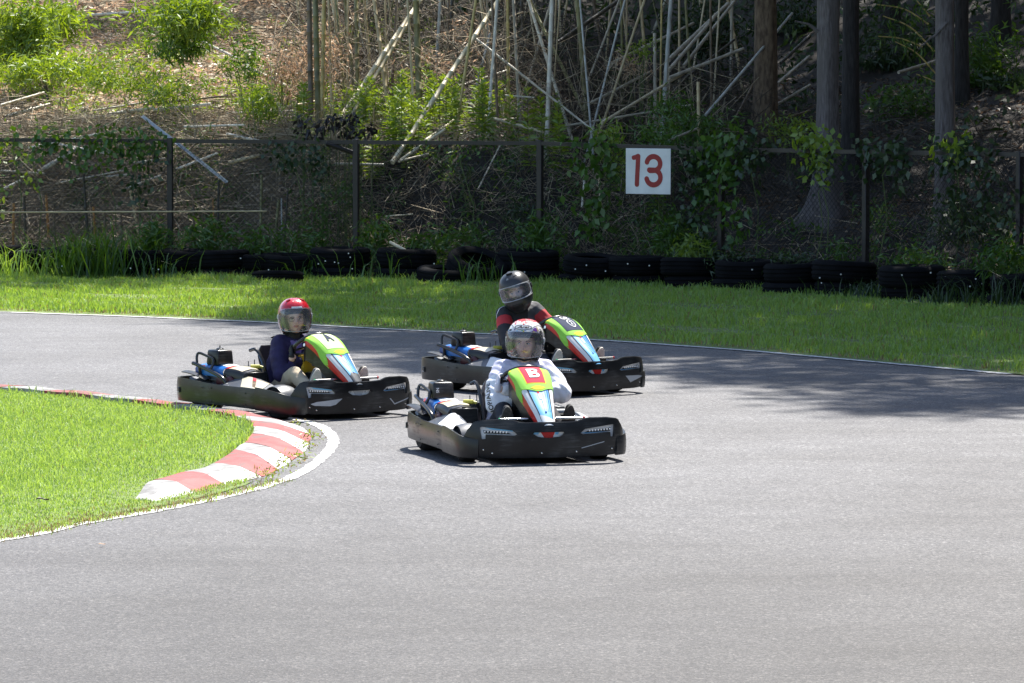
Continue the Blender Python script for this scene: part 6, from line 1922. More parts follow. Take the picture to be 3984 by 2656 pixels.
    rc = solid(P, 0.006).build('side_cover', PL, k, smooth=60)
    for j in range(4):
        b = MB(); b.rbox((0.37 + 0.006 * j, 0.64 + 0.085 * j, 0.318), (0.10, 0.03, 0.012), 0.005, n=1); b.build('vent', M['plastic_grey'], rc)
    b = MB(); b.rbox((0.345, 0.50, 0.30), (0.10, 0.11, 0.025), 0.008, n=2); b.build('pod_lid', M['silver'], k)
    side_pod(k, -1, left_stick); side_pod(k, 1, 'right')
    return k


STEER_C = Vector((0, 0.250, 0.548))
_n = Vector((0, 0.62, 0.785)); _u = Vector((0, -0.785, 0.62)); _x = Vector((1, 0, 0))
STEER_Q = Matrix(((_x.x, _u.x, _n.x), (_x.y, _u.y, _n.y), (_x.z, _u.z, _n.z))).to_quaternion()
DEC_A = [('wedge', [(-0.455, 0.135), (-0.40, 0.150), (-0.30, 0.156), (-0.17, 0.168), (-0.23, 0.122), (-0.28, 0.112), (-0.42, 0.120)], M['silver']), ('line', [(0.30, 0.150), (0.345, 0.108), (0.50, 0.150), (0.50, 0.143), (0.345, 0.098), (0.29, 0.148)], M['silver'])]
DEC_B = [('line', [(0.235, 0.112), (0.40, 0.152), (0.40, 0.147), (0.235, 0.106)], M['silver'])]
DEC_C = [('wedge', [(0.29, 0.160), (0.35, 0.103), (0.49, 0.150), (0.44, 0.160)], M['silver'])]
KARTS = {}
KARTS['A'] = make_kart(330.3, 416.1, 38, 'black rental kart with letter A on a pale green nose cover beside the kerb', 'A', 'left', DEC_A, 6)
KARTS['B'] = make_kart(533.0, 460.0, 16, 'black rental kart with a white B on a red panel, nearest of the three', 'B', 'white', DEC_B, -6)
KARTS['C'] = make_kart(569.3, 393.7, 38, 'black rental kart with GR 2 on a dark panel behind the other karts', 'C', 'white', DEC_C, 4)

# ================================================================== the drivers
def remesh(mb, voxel, smooth_it=4, factor=0.5):
    """fuse overlapping closed shapes into ONE continuous surface"""
    me = mb.mesh('shape', [], 0)
    o = bpy.data.objects.new('shape', me); COL.objects.link(o)
    r = o.modifiers.new('r', 'REMESH'); r.mode = 'VOXEL'; r.voxel_size = voxel
    if smooth_it:
        s = o.modifiers.new('s', 'SMOOTH'); s.iterations = smooth_it; s.factor = factor
    dg = bpy.context.evaluated_depsgraph_get()
    out = bpy.data.meshes.new_from_object(o.evaluated_get(dg))
    bpy.data.objects.remove(o); bpy.data.meshes.remove(me)
    out.polygons.foreach_set('use_smooth', [True] * len(out.polygons))
    return out


def finish(me, name, mats, parent, pick=None, wrinkle=0.0, freq=30.0, seed=0):
    n = len(me.vertices)
    if wrinkle:
        co = np.zeros(n * 3); me.vertices.foreach_get('co', co); co = co.reshape(-1, 3)
        no = np.zeros(n * 3); me.vertices.foreach_get('normal', no); no = no.reshape(-1, 3)
        a = co * freq
        w = np.sin(a[:, 0] * 1.0 + 2 * np.sin(a[:, 2] * 0.6 + seed)) * np.sin(a[:, 2] * 1.1 + 1.5 * np.sin(a[:, 1] * 0.7)) + 0.5 * np.sin(a[:, 0] * 2.3 + a[:, 2] * 1.9 + a[:, 1] * 1.3 + seed)
        w += 0.8 * np.maximum(0, np.sin(a[:, 2] * 0.9 - a[:, 1] * 0.8 + 1.2 * np.sin(a[:, 0] * 0.8))) ** 3
        co += no * (w * wrinkle)[:, None]
        me.vertices.foreach_set('co', co.ravel())
    me.name = name
    mats = mats if isinstance(mats, (list, tuple)) else [mats]
    me.materials.clear()
    for m in mats: me.materials.append(m)
    if pick is not None:
        me.polygons.foreach_set('material_index', [pick(p.center) for p in me.polygons])
    me.update()
    return link_mesh(name, me, parent)


def capsule(mb, a, b, ra, rb=None, n=12):
    rb = ra if rb is None else rb
    a, b = Vector(a), Vector(b)
    d = (b - a).normalized() if (b - a).length > 1e-6 else Vector((0, 0, 1))
    pts, rs = [], []
    for t in np.linspace(PI / 2, 0, 5)[:-1] : pts.append(a - d * ra * math.sin(t)); rs.append(max(0.0005, ra * math.cos(t)))
    pts += [a, b]; rs += [ra, rb]
    for t in np.linspace(0, PI / 2, 5)[1:]: pts.append(b + d * rb * math.sin(t)); rs.append(max(0.0005, rb * math.cos(t)))
    mb.tube(pts, rs, n)


def chain(mb, pts, rs):
    for i in range(len(pts) - 1): capsule(mb, pts[i], pts[i + 1], rs[i], rs[i + 1])


def head_r(az, el):
    """distance of the skin from the head centre, direction by azimuth (0 = face) and elevation, degrees"""
    a, e = R(az), R(el)
    d = Vector((math.sin(a) * math.cos(e), -math.cos(a) * math.cos(e), math.sin(e)))
    jaw = max(0, min(1, (-el - 8) / 45))
    ax, ay, az_ = 0.073 * (1 - 0.20 * jaw), 0.090, 0.112
    r = 1 / math.sqrt((d.x / ax) ** 2 + (d.y / ay) ** 2 + (d.z / az_) ** 2)
    g = lambda a0, e0, wa, we: math.exp(-((az - a0) / wa) ** 2 - ((el - e0) / we) ** 2)
    if abs(az) < 90:
        r += 0.020 * g(0, -11, 8, 8) + 0.010 * g(0, 0, 6, 10)                       # nose
        r -= 0.008 * (g(22, 3, 12, 8) + g(-22, 3, 12, 8))                           # eye sockets
        r += 0.004 * (g(20, 13, 16, 5) + g(-20, 13, 16, 5))                         # brow
        r += 0.006 * g(0, -30, 14, 4) - 0.003 * g(0, -27.5, 13, 1.6)                # lips
        r += 0.010 * g(0, -50, 18, 10)                                             # chin
        r += 0.004 * (g(38, -14, 14, 12) + g(-38, -14, 14, 12))                     # cheeks
        r -= 0.004 * g(0, -39, 16, 4)
    return d, r


def head_pt(az, el, off=0.0):
    d, r = head_r(az, el)
    return d * (r * 1.07 + off)


HS = dict(a=0.130, b=0.154, c=0.152)


def hp(az, el, off=0.0, full=False):
    a, e = R(az), R(el)
    d = Vector((math.sin(a) * math.cos(e), -math.cos(a) * math.cos(e), math.sin(e)))
    n = 2.35
    c = HS['c'] if el >= 0 else HS['c'] * 1.12
    k = 1.0
    if full and el < 0 and abs(az) < 90: k = 1 + 0.16 * math.cos(R(az)) ** 2 * min(1, -el / 35)
    r = 1 / ((abs(d.x) / HS['a']) ** n + (abs(d.y) / HS['b']) ** n + (abs(d.z) / c) ** n) ** (1 / n)
    r *= k
    return d * (r + off)


def shell(opening, lo, off, t, full, step=2.0):
    """helmet shell with an opening; opening(az, el) True inside the hole"""
    azs = np.arange(-180, 180, step); els = np.arange(lo, 90.1, step)
    mb = MB()
    idx = {}
    def vid(i, j):
        key = (i % len(azs), j)
        if key not in idx:
            idx[key] = len(mb.v); p = hp(azs[i % len(azs)], min(89.9, els[j]), off, full); mb.v.append(tuple(p))
            q = hp(azs[i % len(azs)], min(89.9, els[j]), off - t, full); mb.v.append(tuple(q))
        return idx[key]
    edges = {}
    for i in range(len(azs)):
        for j in range(len(els) - 1):
            if opening(azs[i] + step / 2, els[j] + step / 2): continue
            q = [vid(i, j), vid(i + 1, j), vid(i + 1, j + 1), vid(i, j + 1)]
            mb.f.append(tuple(q)); mb.m.append(0); mb.f.append(tuple(x + 1 for x in q[::-1])); mb.m.append(0)
            for a in range(4):
                e = (q[a], q[(a + 1) % 4])
                if (e[1], e[0]) in edges: edges.pop((e[1], e[0]))
                else: edges[e] = 1
    for a, b in edges: mb.f.append((b, a, a + 1, b + 1)); mb.m.append(0)
    return mb


def sq(az, el, a0, e0, wa, we, p=4): return (abs((az - a0) / wa)) ** p + (abs((el - e0) / we)) ** p < 1


def hand(mb_glove, C, T, Rr, N, s, mirror):
    """a hand closed round the rim at C: palm, four unequal fingers, thumb"""
    def P(t, phi, rho): return C + T * t + (Rr * math.cos(phi) - N * math.sin(phi)) * rho
    for i in range(4):
        t = (i - 1.5) * 0.0185 * s
        end = (2.75, 2.95, 2.85, 2.5)[i]; rf = (0.0098, 0.0102, 0.0098, 0.0086)[i] * s
        ph = np.linspace(-0.5, end, 6)
        chain(mb_glove, [P(t, f, 0.0255 * s) for f in ph], [rf * (1.08 - 0.03 * j) for j in range(6)])
    for i in range(4):
        t = (i - 1.5) * 0.0175 * s
        capsule(mb_glove, P(t, -0.5, 0.0265 * s), C + Rr * 0.034 * s + N * 0.052 * s + T * (t * 0.55), 0.0115 * s, 0.0135 * s)
    th = [C + Rr * 0.026 * s + N * 0.042 * s + T * 0.018 * s, P(0.040 * s, -0.9, 0.031 * s), P(0.044 * s, -1.9, 0.027 * s), P(0.040 * s, -2.8, 0.0255 * s)]
    chain(mb_glove, th, [0.0125 * s, 0.0115 * s, 0.0105 * s, 0.009 * s])
    return C + Rr * 0.034 * s + N * 0.075 * s


def make_driver(kart, label, o):
    per = empty('person', kart.location, kart.rotation_euler.z, label, 'person', 'drivers in the karts')
    per.scale = kart.scale
    s = o.get('s', 1.0)
    lx = o['lean_x']
    hc = Vector(o['head'])
    # skeleton
    pelvis = Vector((0, 0.635, 0.185)); neck = hc + Vector((-lx * 0.06, 0.03, -0.135)); chest = pelvis.lerp(neck, 0.72)
    chest.y += 0.02
    mid = pelvis.lerp(chest, 0.5); mid.y += 0.035
    sh_w = o['shoulder']
    S = {sg: neck + Vector((sg * sh_w, 0.015, -0.052)) for sg in (-1, 1)}
    S[1].z += o.get('sh_up', 0.0)
    st = o['steer']
    q = STEER_Q @ Quaternion((0, 0, 1), R(st * 1.6))
    Xv, Uv, Nv = q @ Vector((1, 0, 0)), q @ Vector((0, 1, 0)), q @ Vector((0, 0, 1))
    HB = {}
    E_ = {-1: Vector(o['elbow'][0]), 1: Vector(o['elbow'][1])}
    gl = MB(); wrist = {}
    for sg in (-1, 1):
        ang = R(180 - 8) if sg < 0 else R(8)
        C = STEER_C + Xv * 0.162 * math.cos(ang) + Uv * 0.152 * math.sin(ang)
        Rr = Xv * math.cos(ang) + Uv * math.sin(ang); T = Uv * math.cos(ang) * sg + Xv * 0
        T = (Uv - Rr * Uv.dot(Rr)).normalized()
        g = MB()
        w = hand(g, C, T, Rr, Nv, 0.95 * s, sg)
        w = w + Vector((0, 0.015, -0.012))
        capsule(g, w + (E_[sg] - w).normalized() * o.get('glove_len', 0.0), C + Rr * 0.034 + Nv * 0.052, 0.026 * s, 0.023 * s)
        wrist[sg] = w; HB[sg] = g
    E = {sg: Vector(o['elbow'][0 if sg < 0 else 1]) for sg in (-1, 1)}
    hip = {sg: pelvis + Vector((sg * 0.075, -0.02, -0.02)) for sg in (-1, 1)}
    knee = {sg: Vector(o['knee'][0 if sg < 0 else 1]) for sg in (-1, 1)}
    ank = {sg: Vector((sg * o.get('foot_x', 0.215), -0.055, 0.215)) for sg in (-1, 1)}
    # head frame
    HM = Matrix.Translation(hc) @ Matrix.Rotation(R(o['yaw']), 4, 'Z') @ Matrix.Rotation(R(o.get('roll', 0)), 4, 'Y') @ Matrix.Rotation(R(o.get('pitch', 0)), 4, 'X')
    HI = HM.inverted()

    # --- the body, one continuous surface from head to feet
    b = MB()
    rows = [[HM @ head_pt(az, el) for az in np.arange(-180, 180, 5)] for el in list(range(-88, 90, 4))]
    n = len(rows[0])
    b.grid([r + [r[0]] for r in rows]); b.add(rows[0], [tuple(range(n))]); b.add(rows[-1], [tuple(range(n - 1, -1, -1))])
    for sg in (-1, 1): b.ball(HM @ Vector((sg * 0.076, 0.012, -0.005)), (0.012, 0.018, 0.03), 10)
    chain(b, [hc + Vector((0, 0.02, -0.05)), neck, chest], [0.048, 0.050, 0.075])
    for sg in (-1, 1):
        off = Vector((sg * 0.045, 0, 0))
        chain(b, [pelvis + off, mid + off, chest + off], [0.075, 0.068, 0.07])
        chain(b, [chest, S[sg]], [0.06, 0.042]); chain(b, [S[sg], E[sg], wrist[sg]], [0.042, 0.032, 0.022])
        capsule(b, wrist[sg], wrist[sg].lerp(STEER_C, 0.12), 0.022, 0.02)
        chain(b, [pelvis, hip[sg], knee[sg], ank[sg]], [0.07, 0.068, 0.045, 0.030])
        chain(b, [ank[sg], ank[sg] + Vector((0, -0.05, 0.10))], [0.028, 0.025])
    me = remesh(b, 0.0048, 3)
    def skin_pick(c):
        p = HI @ c
        if p.length < 0.14 and p.y < -0.05:
            az = math.degrees(math.atan2(p.x, -p.y)); el = math.degrees(math.asin(max(-1, min(1, p.z / p.length))))
            if (az / 15) ** 2 + ((el + 30) / 4.2) ** 2 < 1: return 1
        return 0
    body = finish(me, 'body', [M['skin'], M['lips']], per, skin_pick)
    # --- face details
    for sg in (-1, 1):
        e = MB(); c = HM @ head_pt(sg * 21, 2.5, -0.0035); e.ball(c, (0.0125, 0.010, 0.0055), 12, HM.to_3x3()); eye = e.build('eye', M['eye_white'], per)
        look = R(o.get('look', 0))
        e = MB(); c2 = HM @ (head_pt(sg * 21 + o.get('look', -2), 2.5, -0.0035) + Vector((0, -0.0065, 0))); e.ball(c2, (0.0062, 0.0045, 0.0058), 10, HM.to_3x3()); e.build('iris', M['iris'], eye)
        e = MB(); e.tube([HM @ head_pt(sg * a, el, 0.0012) for a, el in ((9, 11), (15, 13.5), (22, 14), (31, 11.5))], [0.0022, 0.0034, 0.0032, 0.0015], 6); e.build('eyebrow', M['hair'], per)
        e = MB(); e.tube([HM @ head_pt(sg * a, el, 0.0006) for a, el in ((12, 3.5), (17, 7), (23, 7.4), (29, 4.5))], [0.0014, 0.0022, 0.0022, 0.0014], 6); e.build('eyelid', M['hair'], per)
    h = MB()
    rows = [[HM @ head_pt(az, el, 0.006 if el > 30 else 0.004) for az in np.linspace(-70, 70, 29)] for el in np.linspace(27, 60, 8)]
    solid(rows, 0.004, HM.to_3x3() @ Vector((0, -1, 1))).build('hair', M['hair'], per)
    if o.get('glasses'):
        g = empty('glasses', (0, 0, 0)); g.parent = per
        for sg in (-1, 1):
            e = MB(); e.tube([HM @ (head_pt(sg * 22, 1, 0.0) * Vector((1, 0, 1)) + Vector((sg * 0.006 + 0.0215 * math.cos(a), -0.094, 0.0155 * math.sin(a)))) for a in np.linspace(0, 2 * PI, 19)], 0.0017, 6, cap=False); e.build('lens_frame', M['black_print'], g)
            e = MB(); e.tube([HM @ Vector((sg * 0.058, -0.092, 0.006)), HM @ Vector((sg * 0.078, -0.03, 0.006))], 0.0015, 6); e.build('temple', M['black_print'], g)
        e = MB(); e.tube([HM @ Vector((-0.012, -0.095, 0.005)), HM @ Vector((0, -0.099, 0.007)), HM @ Vector((0.012, -0.095, 0.005))], 0.0015, 6); e.build('bridge', M['black_print'], g)

    # --- gloves
    for sg in (-1, 1): finish(remesh(HB[sg], 0.0036, 3), 'glove', o['glove'], per)

    # --- jacket
    f = o.get('baggy', 1.0)
    b = MB()
    for sg in (-1, 1):
        off = Vector((sg * 0.055, 0, 0))
        chain(b, [pelvis + off + Vector((0, 0, -0.01)), mid + off, chest + off], [0.098 * f, 0.094 * f, 0.098 * f])
        chain(b, [neck + Vector((0, 0.01, -0.075)), S[sg]], [0.080 * f, 0.066 * f])
        cuff = wrist[sg] + (E[sg] - wrist[sg]).normalized() * o.get('cuff', 0.02)
        el_ = E[sg]
        chain(b, [S[sg], S[sg].lerp(el_, 0.5) + Vector((sg * 0.012 * f, 0, -0.005)), el_, el_.lerp(cuff, 0.55) + Vector((0, 0, -0.016 * (f - 1) * 6)), cuff], [0.066 * f, 0.062 * f * f, 0.056 * f * f, 0.047 * f * f, 0.034 * f])
    for a in np.linspace(0, 2 * PI, 13)[:-1]:        # collar or hood roll round the neck
        a2 = a + 2 * PI / 12
        rr_ = 0.062 * f
        capsule(b, neck + Vector((rr_ * math.cos(a), rr_ * math.sin(a) + 0.01, -0.02 + 0.014 * math.sin(a))), neck + Vector((rr_ * math.cos(a2), rr_ * math.sin(a2) + 0.01, -0.02 + 0.014 * math.sin(a2))), o.get('collar', 0.022))
    me = remesh(b, 0.008, 5)
    jacket = finish(me, 'jacket', o['jacket'], per, o['jacket_pick'](S, E, wrist, neck, chest) if o.get('jacket_pick') else None, o.get('wrinkle', 0.0022), 34.0, o.get('seed', 1))
    if o.get('neckwear'):
        b = MB(); chain(b, [neck + Vector((0, 0.005, -0.035)), hc + Vector((0, 0.025, -0.075))], [0.062, 0.060]); finish(remesh(b, 0.008, 3), 'neck_warmer', M['black_cloth'], per, None, 0.0025, 50.0, 2)
    # --- trousers
    b = MB()
    for sg in (-1, 1):
        chain(b, [pelvis, hip[sg], hip[sg].lerp(knee[sg], 0.6), knee[sg], knee[sg].lerp(ank[sg], 0.5) + Vector((0, 0, -0.01)), ank[sg] + Vector((0, 0.02, 0.02))], [0.092, 0.090, 0.076, 0.064, 0.056, 0.045])
    capsule(b, pelvis + Vector((-0.06, 0, 0)), pelvis + Vector((0.06, 0, 0)), 0.092)
    finish(remesh(b, 0.008, 5), 'trousers', o['trousers'], per, None, 0.0025, 30.0, 4)
    # --- shoes, soles towards us on the pedals
    for sg in (-1, 1):
        b = MB()
        hl = ank[sg] + Vector((0, -0.012, -0.035)); toe = ank[sg] + Vector((sg * 0.012, -0.085, 0.150))
        d = (toe - hl).normalized(); nrm = Vector((0, -d.z, d.y)).normalized(); nrm = nrm if nrm.y < 0 else -nrm
        chain(b, [hl - nrm * 0.03, hl.lerp(toe, 0.5) - nrm * 0.028, toe - nrm * 0.018], [0.034, 0.036, 0.026]); capsule(b, ank[sg] + Vector((0, 0.015, 0.03)), hl.lerp(toe, 0.3) - nrm * 0.03, 0.042, 0.038)
        sh = finish(remesh(b, 0.006, 3), 'shoe', o['shoe'], per)
        ta = R(-o['foot_turn']); X = Vector((math.cos(ta), math.sin(ta), 0)); L = (toe - hl).length + 0.06
        nrm = d.cross(X).normalized(); nrm = nrm if nrm.y < 0 else -nrm
        out = [(0.036 * math.sin(a) * (1 + 0.18 * math.cos(a - 0.3)), -0.5 * L * math.cos(a)) for a in np.linspace(0, 2 * PI, 25)[:-1]]
        c = hl.lerp(toe, 0.5) + nrm * 0.006
        b = MB(); plate(out, lambda x, y, dd: c + X * x * 1.35 + d * y + nrm * (dd + 0.004), -0.012, 0.006, step=0.03, mb=b); so = b.build('sole', o['sole'], sh)
        if o['sole'] is M['sole_white']:
            b = MB()
            for yy in np.linspace(-0.35, 0.4, 8): b.tube([c + X * -0.028 + d * yy * L + nrm * 0.010, c + X * 0.028 + d * yy * L + nrm * 0.010], 0.0022, 4)
            tr = b.build('sole_ridges', o['sole'], so); tr['kind'] = 'stuff'

    # --- helmet
    hel = empty('helmet', (0, 0, 0)); hel.parent = per; HM = HM @ Matrix.Translation((0, 0, 0.022)); hel.matrix_local = HM
    if o.get('helmet_scale'): hel.matrix_local = HM @ Matrix.Scale(o['helmet_scale'], 4)
    full = o.get('full', False)
    if full: op = lambda az, el: sq(az, el, 0, -3, 66, 20)
    else: op = lambda az, el: (abs(az) < 72 and el < -2) or sq(az, el, 0, -10, 72, 34)
    lo = -62 if full else -54
    shell(op, lo, 0, 0.006, full).build('shell', o['helmet'], hel, smooth=40)
    if full: op2 = lambda az, el: sq(az, el, 0, -3, 50, 17)
    else: op2 = lambda az, el: (abs(az) < 47 and el < -2) or sq(az, el, 0, -10, 47, 30)
    shell(op2, lo, -0.0085, 0.022, full, 3.0).build('liner', M['liner'], hel, smooth=40)
    # rubber edge of the opening and of the lower rim
    rim = []
    if full:
        for a in np.linspace(0, 2 * PI, 61): rim.append(hp(66 * np.sign(math.cos(a)) * abs(math.cos(a)) ** 0.5, -3 + 20 * np.sign(math.sin(a)) * abs(math.sin(a)) ** 0.5, 0.001, full))
    else:
        for a in np.linspace(0, PI, 41): rim.append(hp(72 * np.sign(math.cos(a)) * abs(math.cos(a)) ** 0.5, -10 + 34 * abs(math.sin(a)) ** 0.5, 0.001))
        rim = [hp(72, e, 0.001) for e in range(-54, -10, 6)] + rim + [hp(-72, e, 0.001) for e in range(-12, -55, -6)]
    b = MB(); b.tube(rim, 0.0038, 6); b.build('edge_trim', o.get('trim', M['rubber']), hel)
    b = MB(); b.tube([hp(a, lo, -0.002, full) for a in range(-180 if full else 72, 181 if full else 289, 6)], 0.006, 6); b.build('lower_trim', M['rubber'], hel)
    # visor
    if full: vp = [[hp(a, e, 0.0045, True) for e in np.linspace(-23, 17, 14)] for a in np.linspace(-70, 70, 36)]
    else: vp = [[hp(a * (1 - 0.10 * max(0, (-e - 10) / 32) ** 2), e, 0.010 + 0.012 * math.cos(R(a)) ** 2) for e in np.linspace(-37, 25, 18)] for a in np.linspace(-80, 80, 40)]
    solid(vp, 0.002, (0, -1, 0)).build('visor', o['visor'], hel, smooth=60)
    vb = [[r[0] for r in vp], [r[-1] for r in vp]]
    b = MB(); b.tube(vb[0], 0.0018, 5); b.build('visor_edge', M['silver'], hel)
    if full: b = MB(); b.tube(vb[1], 0.0022, 5); b.build('visor_edge', M['silver'], hel)
    for sg in (-1, 1):
        b = MB(); p = hp(sg * 82, 2, 0.004, full); b.lathe([(0.021, -0.004), (0.021, 0.005), (0.013, 0.008), (0.004, 0.008)], 16, Matrix.Translation(p) @ Matrix.Rotation(sg * PI / 2, 4, 'Y')); b.build('visor_pivot', M['silver'] if not full else M['black_print'], hel)
    o['decor'](hel, per)
    # chin strap
    b = MB(); b.tube([HM @ p for p in (Vector((-0.085, -0.01, -0.06)), Vector((-0.05, -0.045, -0.125)), Vector((0, -0.055, -0.138)), Vector((0.05, -0.045, -0.125)), Vector((0.085, -0.01, -0.06)))], 0.008, 6); b.build('chin_strap', M['liner'], per)
    return per, jacket


def on_helmet(poly, d0=0.0008, d1=0.0024, step=6, full=False):
    b = MB(); plate(poly, lambda x, y, d: hp(x, y, d, full), d0, d1, step=step, mb=b); return b


def decor_red(hel, per):
    on_helmet([(-17, 25.5), (17, 25.5), (17, 31), (-17, 31)]).build('label_sticker', M['white'], hel)
    for sg in (-1, 1):
        f = (lambda P: P) if sg > 0 else flip
        on_helmet(f([(26, 58), (44, 50), (50, 56), (30, 64)]), 0.0005, 0.008).build('vent', M['helmet_red'], hel)
        on_helmet(f([(30, 58), (42, 53), (44, 55), (31, 61)]), 0.008, 0.0085).build('vent_slot', M['black_print'], hel)
        b = MB(); b.tube([hp(sg * a, e, 0.001) for a, e in ((8, 34), (12, 50), (20, 66), (50, 80))], 0.0022, 5); b.build('ridge', M['helmet_red'], hel)
    b = MB(); b.tube([Vector((-0.06, 0.05, -0.165)), Vector((-0.12, 0.055, -0.168)), Vector((-0.165, 0.04, -0.155)), Vector((-0.19, 0.03, -0.158))], [0.012, 0.014, 0.012, 0.005], 6); b.build('loose_strap', M['liner'], hel)


def decor_black(hel, per):
    on_helmet([(-22, 60), (16, 60), (12, 74), (-16, 74)], 0.0005, 0.013, 6, True).build('vent', M['helmet_black'], hel)
    on_helmet([(-14, 61), (8, 61), (6, 66), (-11, 66)], 0.013, 0.0137, 6, True).build('vent_slot', M['plastic_grey'], hel)
    on_helmet([(14, 46), (44, 50), (46, 68), (24, 74), (16, 62)], 0.0005, 0.003, 6, True).build('panel', M['helmet_black'], hel)
    decal_text('lettering', 'SR', lambda x, y, d: hp(-12 + x * 26, 41 + y * 26, d, True), (0, 0), 0.35, 1, 1, 0.0, M['silver'], hel, d=0.0016)
    on_helmet([(-20, -44), (20, -44), (14, -33), (-14, -33)], 0.0005, 0.006, 6, True).build('chin_vent', M['black_print'], hel)


def decor_print(hel, per):
    rg = random.Random(3)
    groups = {'red': [], 'green_print': [], 'violet': [], 'yellow_edge': [], 'black_print': [], 'plate_red': [], 'gold': [], 'sky_blue': []}
    def blob(az, el, r, n, k): groups[k].append([(az + r * (1 if abs(el) < 60 else 1.8) * math.cos(a + az) * rg.uniform(.7, 1.1) / max(0.3, math.cos(R(el))), el + r * math.sin(a + az) * rg.uniform(.7, 1.1)) for a in np.linspace(0, 2 * PI, n + 1)[:-1]])
    for i in range(105):                       # mosaic of petals over the crown
        el = rg.uniform(46, 84); az = rg.uniform(-170, 170)
        blob(az, el, rg.uniform(2.6, 4.0), 3 + i % 2, 'red' if i % 5 else 'plate_red')
    for i in range(42):                        # coloured petals above the visor and on the cheeks
        side = rg.random()
        az, el = (rg.uniform(-60, 60), rg.uniform(25, 31)) if side < 0.4 else (rg.choice((-1, 1)) * rg.uniform(74, 130), rg.uniform(-46, 34))
        blob(az, el, rg.uniform(2.2, 4.2), 3 + i % 3, rg.choice(('red', 'red', 'green_print', 'violet', 'yellow_edge', 'sky_blue', 'black_print', 'plate_red')))
    for az, el, w, h_, k in ((40, 32, 7, 6, 'violet'), (48, 34, 3, 8, 'gold'), (62, 26, 8, 5, 'black_print'), (-46, 30, 9, 3, 'black_print'), (-62, 22, 7, 8, 'black_print'), (72, 20, 5, 9, 'black_print'), (84, -20, 7, 12, 'black_print'), (-84, -22, 7, 12, 'black_print')):
        groups[k].append([(az + w * math.cos(a), el + h_ * math.sin(a)) for a in np.linspace(0, 2 * PI, 9)[:-1]])
    for i, (k, polys) in enumerate(groups.items()):
        b = MB()
        for j, p in enumerate(polys): plate(p, lambda x, y, d: hp(x, max(-53, min(87, y)), d), 0.0005, 0.0012 + 0.00012 * i + 0.00001 * (j % 7), step=8, mb=b)
        q = b.build('print', M[k], hel, smooth=0); q['kind'] = 'stuff'
    for line in ([(24, 33), (44, 43), (70, 46), (100, 40)], [(-24, 33), (-44, 43), (-70, 46), (-100, 40)], [(50, 30), (64, 36), (76, 24), (66, 18), (58, 25)]):
        b = MB(); b.tube([hp(a, e, 0.001) for a, e in spline(line, 5)], 0.0014, 5); b.build('print_line', M['black_print'], hel)
    # maker's oval over the brow
    ell = lambda rx, ry: [(rx * math.cos(a), 38 + ry * math.sin(a)) for a in np.linspace(0, 2 * PI, 33)[:-1]]
    on_helmet(ell(29, 8.2), 0.0020, 0.0030).build('logo_oval', M['helmet_white'], hel)
    b = MB(); plate(ell(28, 7.8), lambda x, y, d: hp(x, y, d), 0.0030, 0.0038, (ell(25.5, 6.7),), 5, mb=b); b.build('logo_ring', M['black_print'], hel)
    decal_text('logo', 'Arai', lambda x, y, d: hp(x * 1.30, 38.2 + y, d), (0, 0), 11.5, 1.35, 0.95, 0.03, M['black_print'], hel, shear=0.35, d=0.0042)
    b = MB(); b.rbox(hp(12, 24, 0.024), (0.038, 0.006, 0.005), 0.002, n=1); b.build('visor_tab', M['silver'], hel)
    b = MB(); b.rbox(hp(86, -30, 0.012), (0.02, 0.05, 0.02), 0.006, n=2); b.build('side_clip', M['black_print'], hel)


def seg_d(p, a, b):
    ab = b - a; t = max(0, min(1, (p - a).dot(ab) / ab.length_squared))
    return (p - (a + ab * t)).length, t


def pick_navy(S, E, W, neck, chest):
    def f(c):
        return 1 if abs(c.x - chest.x + 0.0) < 0.055 and c.y < chest.y - 0.055 and c.z < neck.z - 0.03 else 0  # chest band that gets the painted sunlight
    return f


def pick_white(S, E, W, neck, chest):
    def f(c):
        for sg in (-1, 1):
            d1, t1 = seg_d(c, S[sg], E[sg]); d2, t2 = seg_d(c, E[sg], W[sg])
            if min(d1, d2) < 0.10 and (t1 > 0.35 or d2 < d1) and abs(c.x - neck.x) > 0.15: return 1
        return 0
    return f


def pick_black(S, E, W, neck, chest):
    def f(c):
        for sg in (-1, 1):
            d1, t1 = seg_d(c, S[sg], E[sg])
            if d1 < 0.1 and abs(c.x - neck.x) > 0.12 and 0.18 < t1 < 0.46: return 2
        d, t = min((seg_d(c, neck + Vector((sg * 0.07, 0, -0.03)), S[sg] + Vector((sg * 0.02, 0, 0.0))) for sg in (-1, 1)), key=lambda q: q[0])
        if abs(c.y - neck.y - 0.012) < 0.007 and c.z > neck.z - 0.085 and abs(c.x - neck.x) > 0.085: return 3
        return 1 if c.x > neck.x + 0.03 else 0  # sun side of the jacket painted paler
    return f


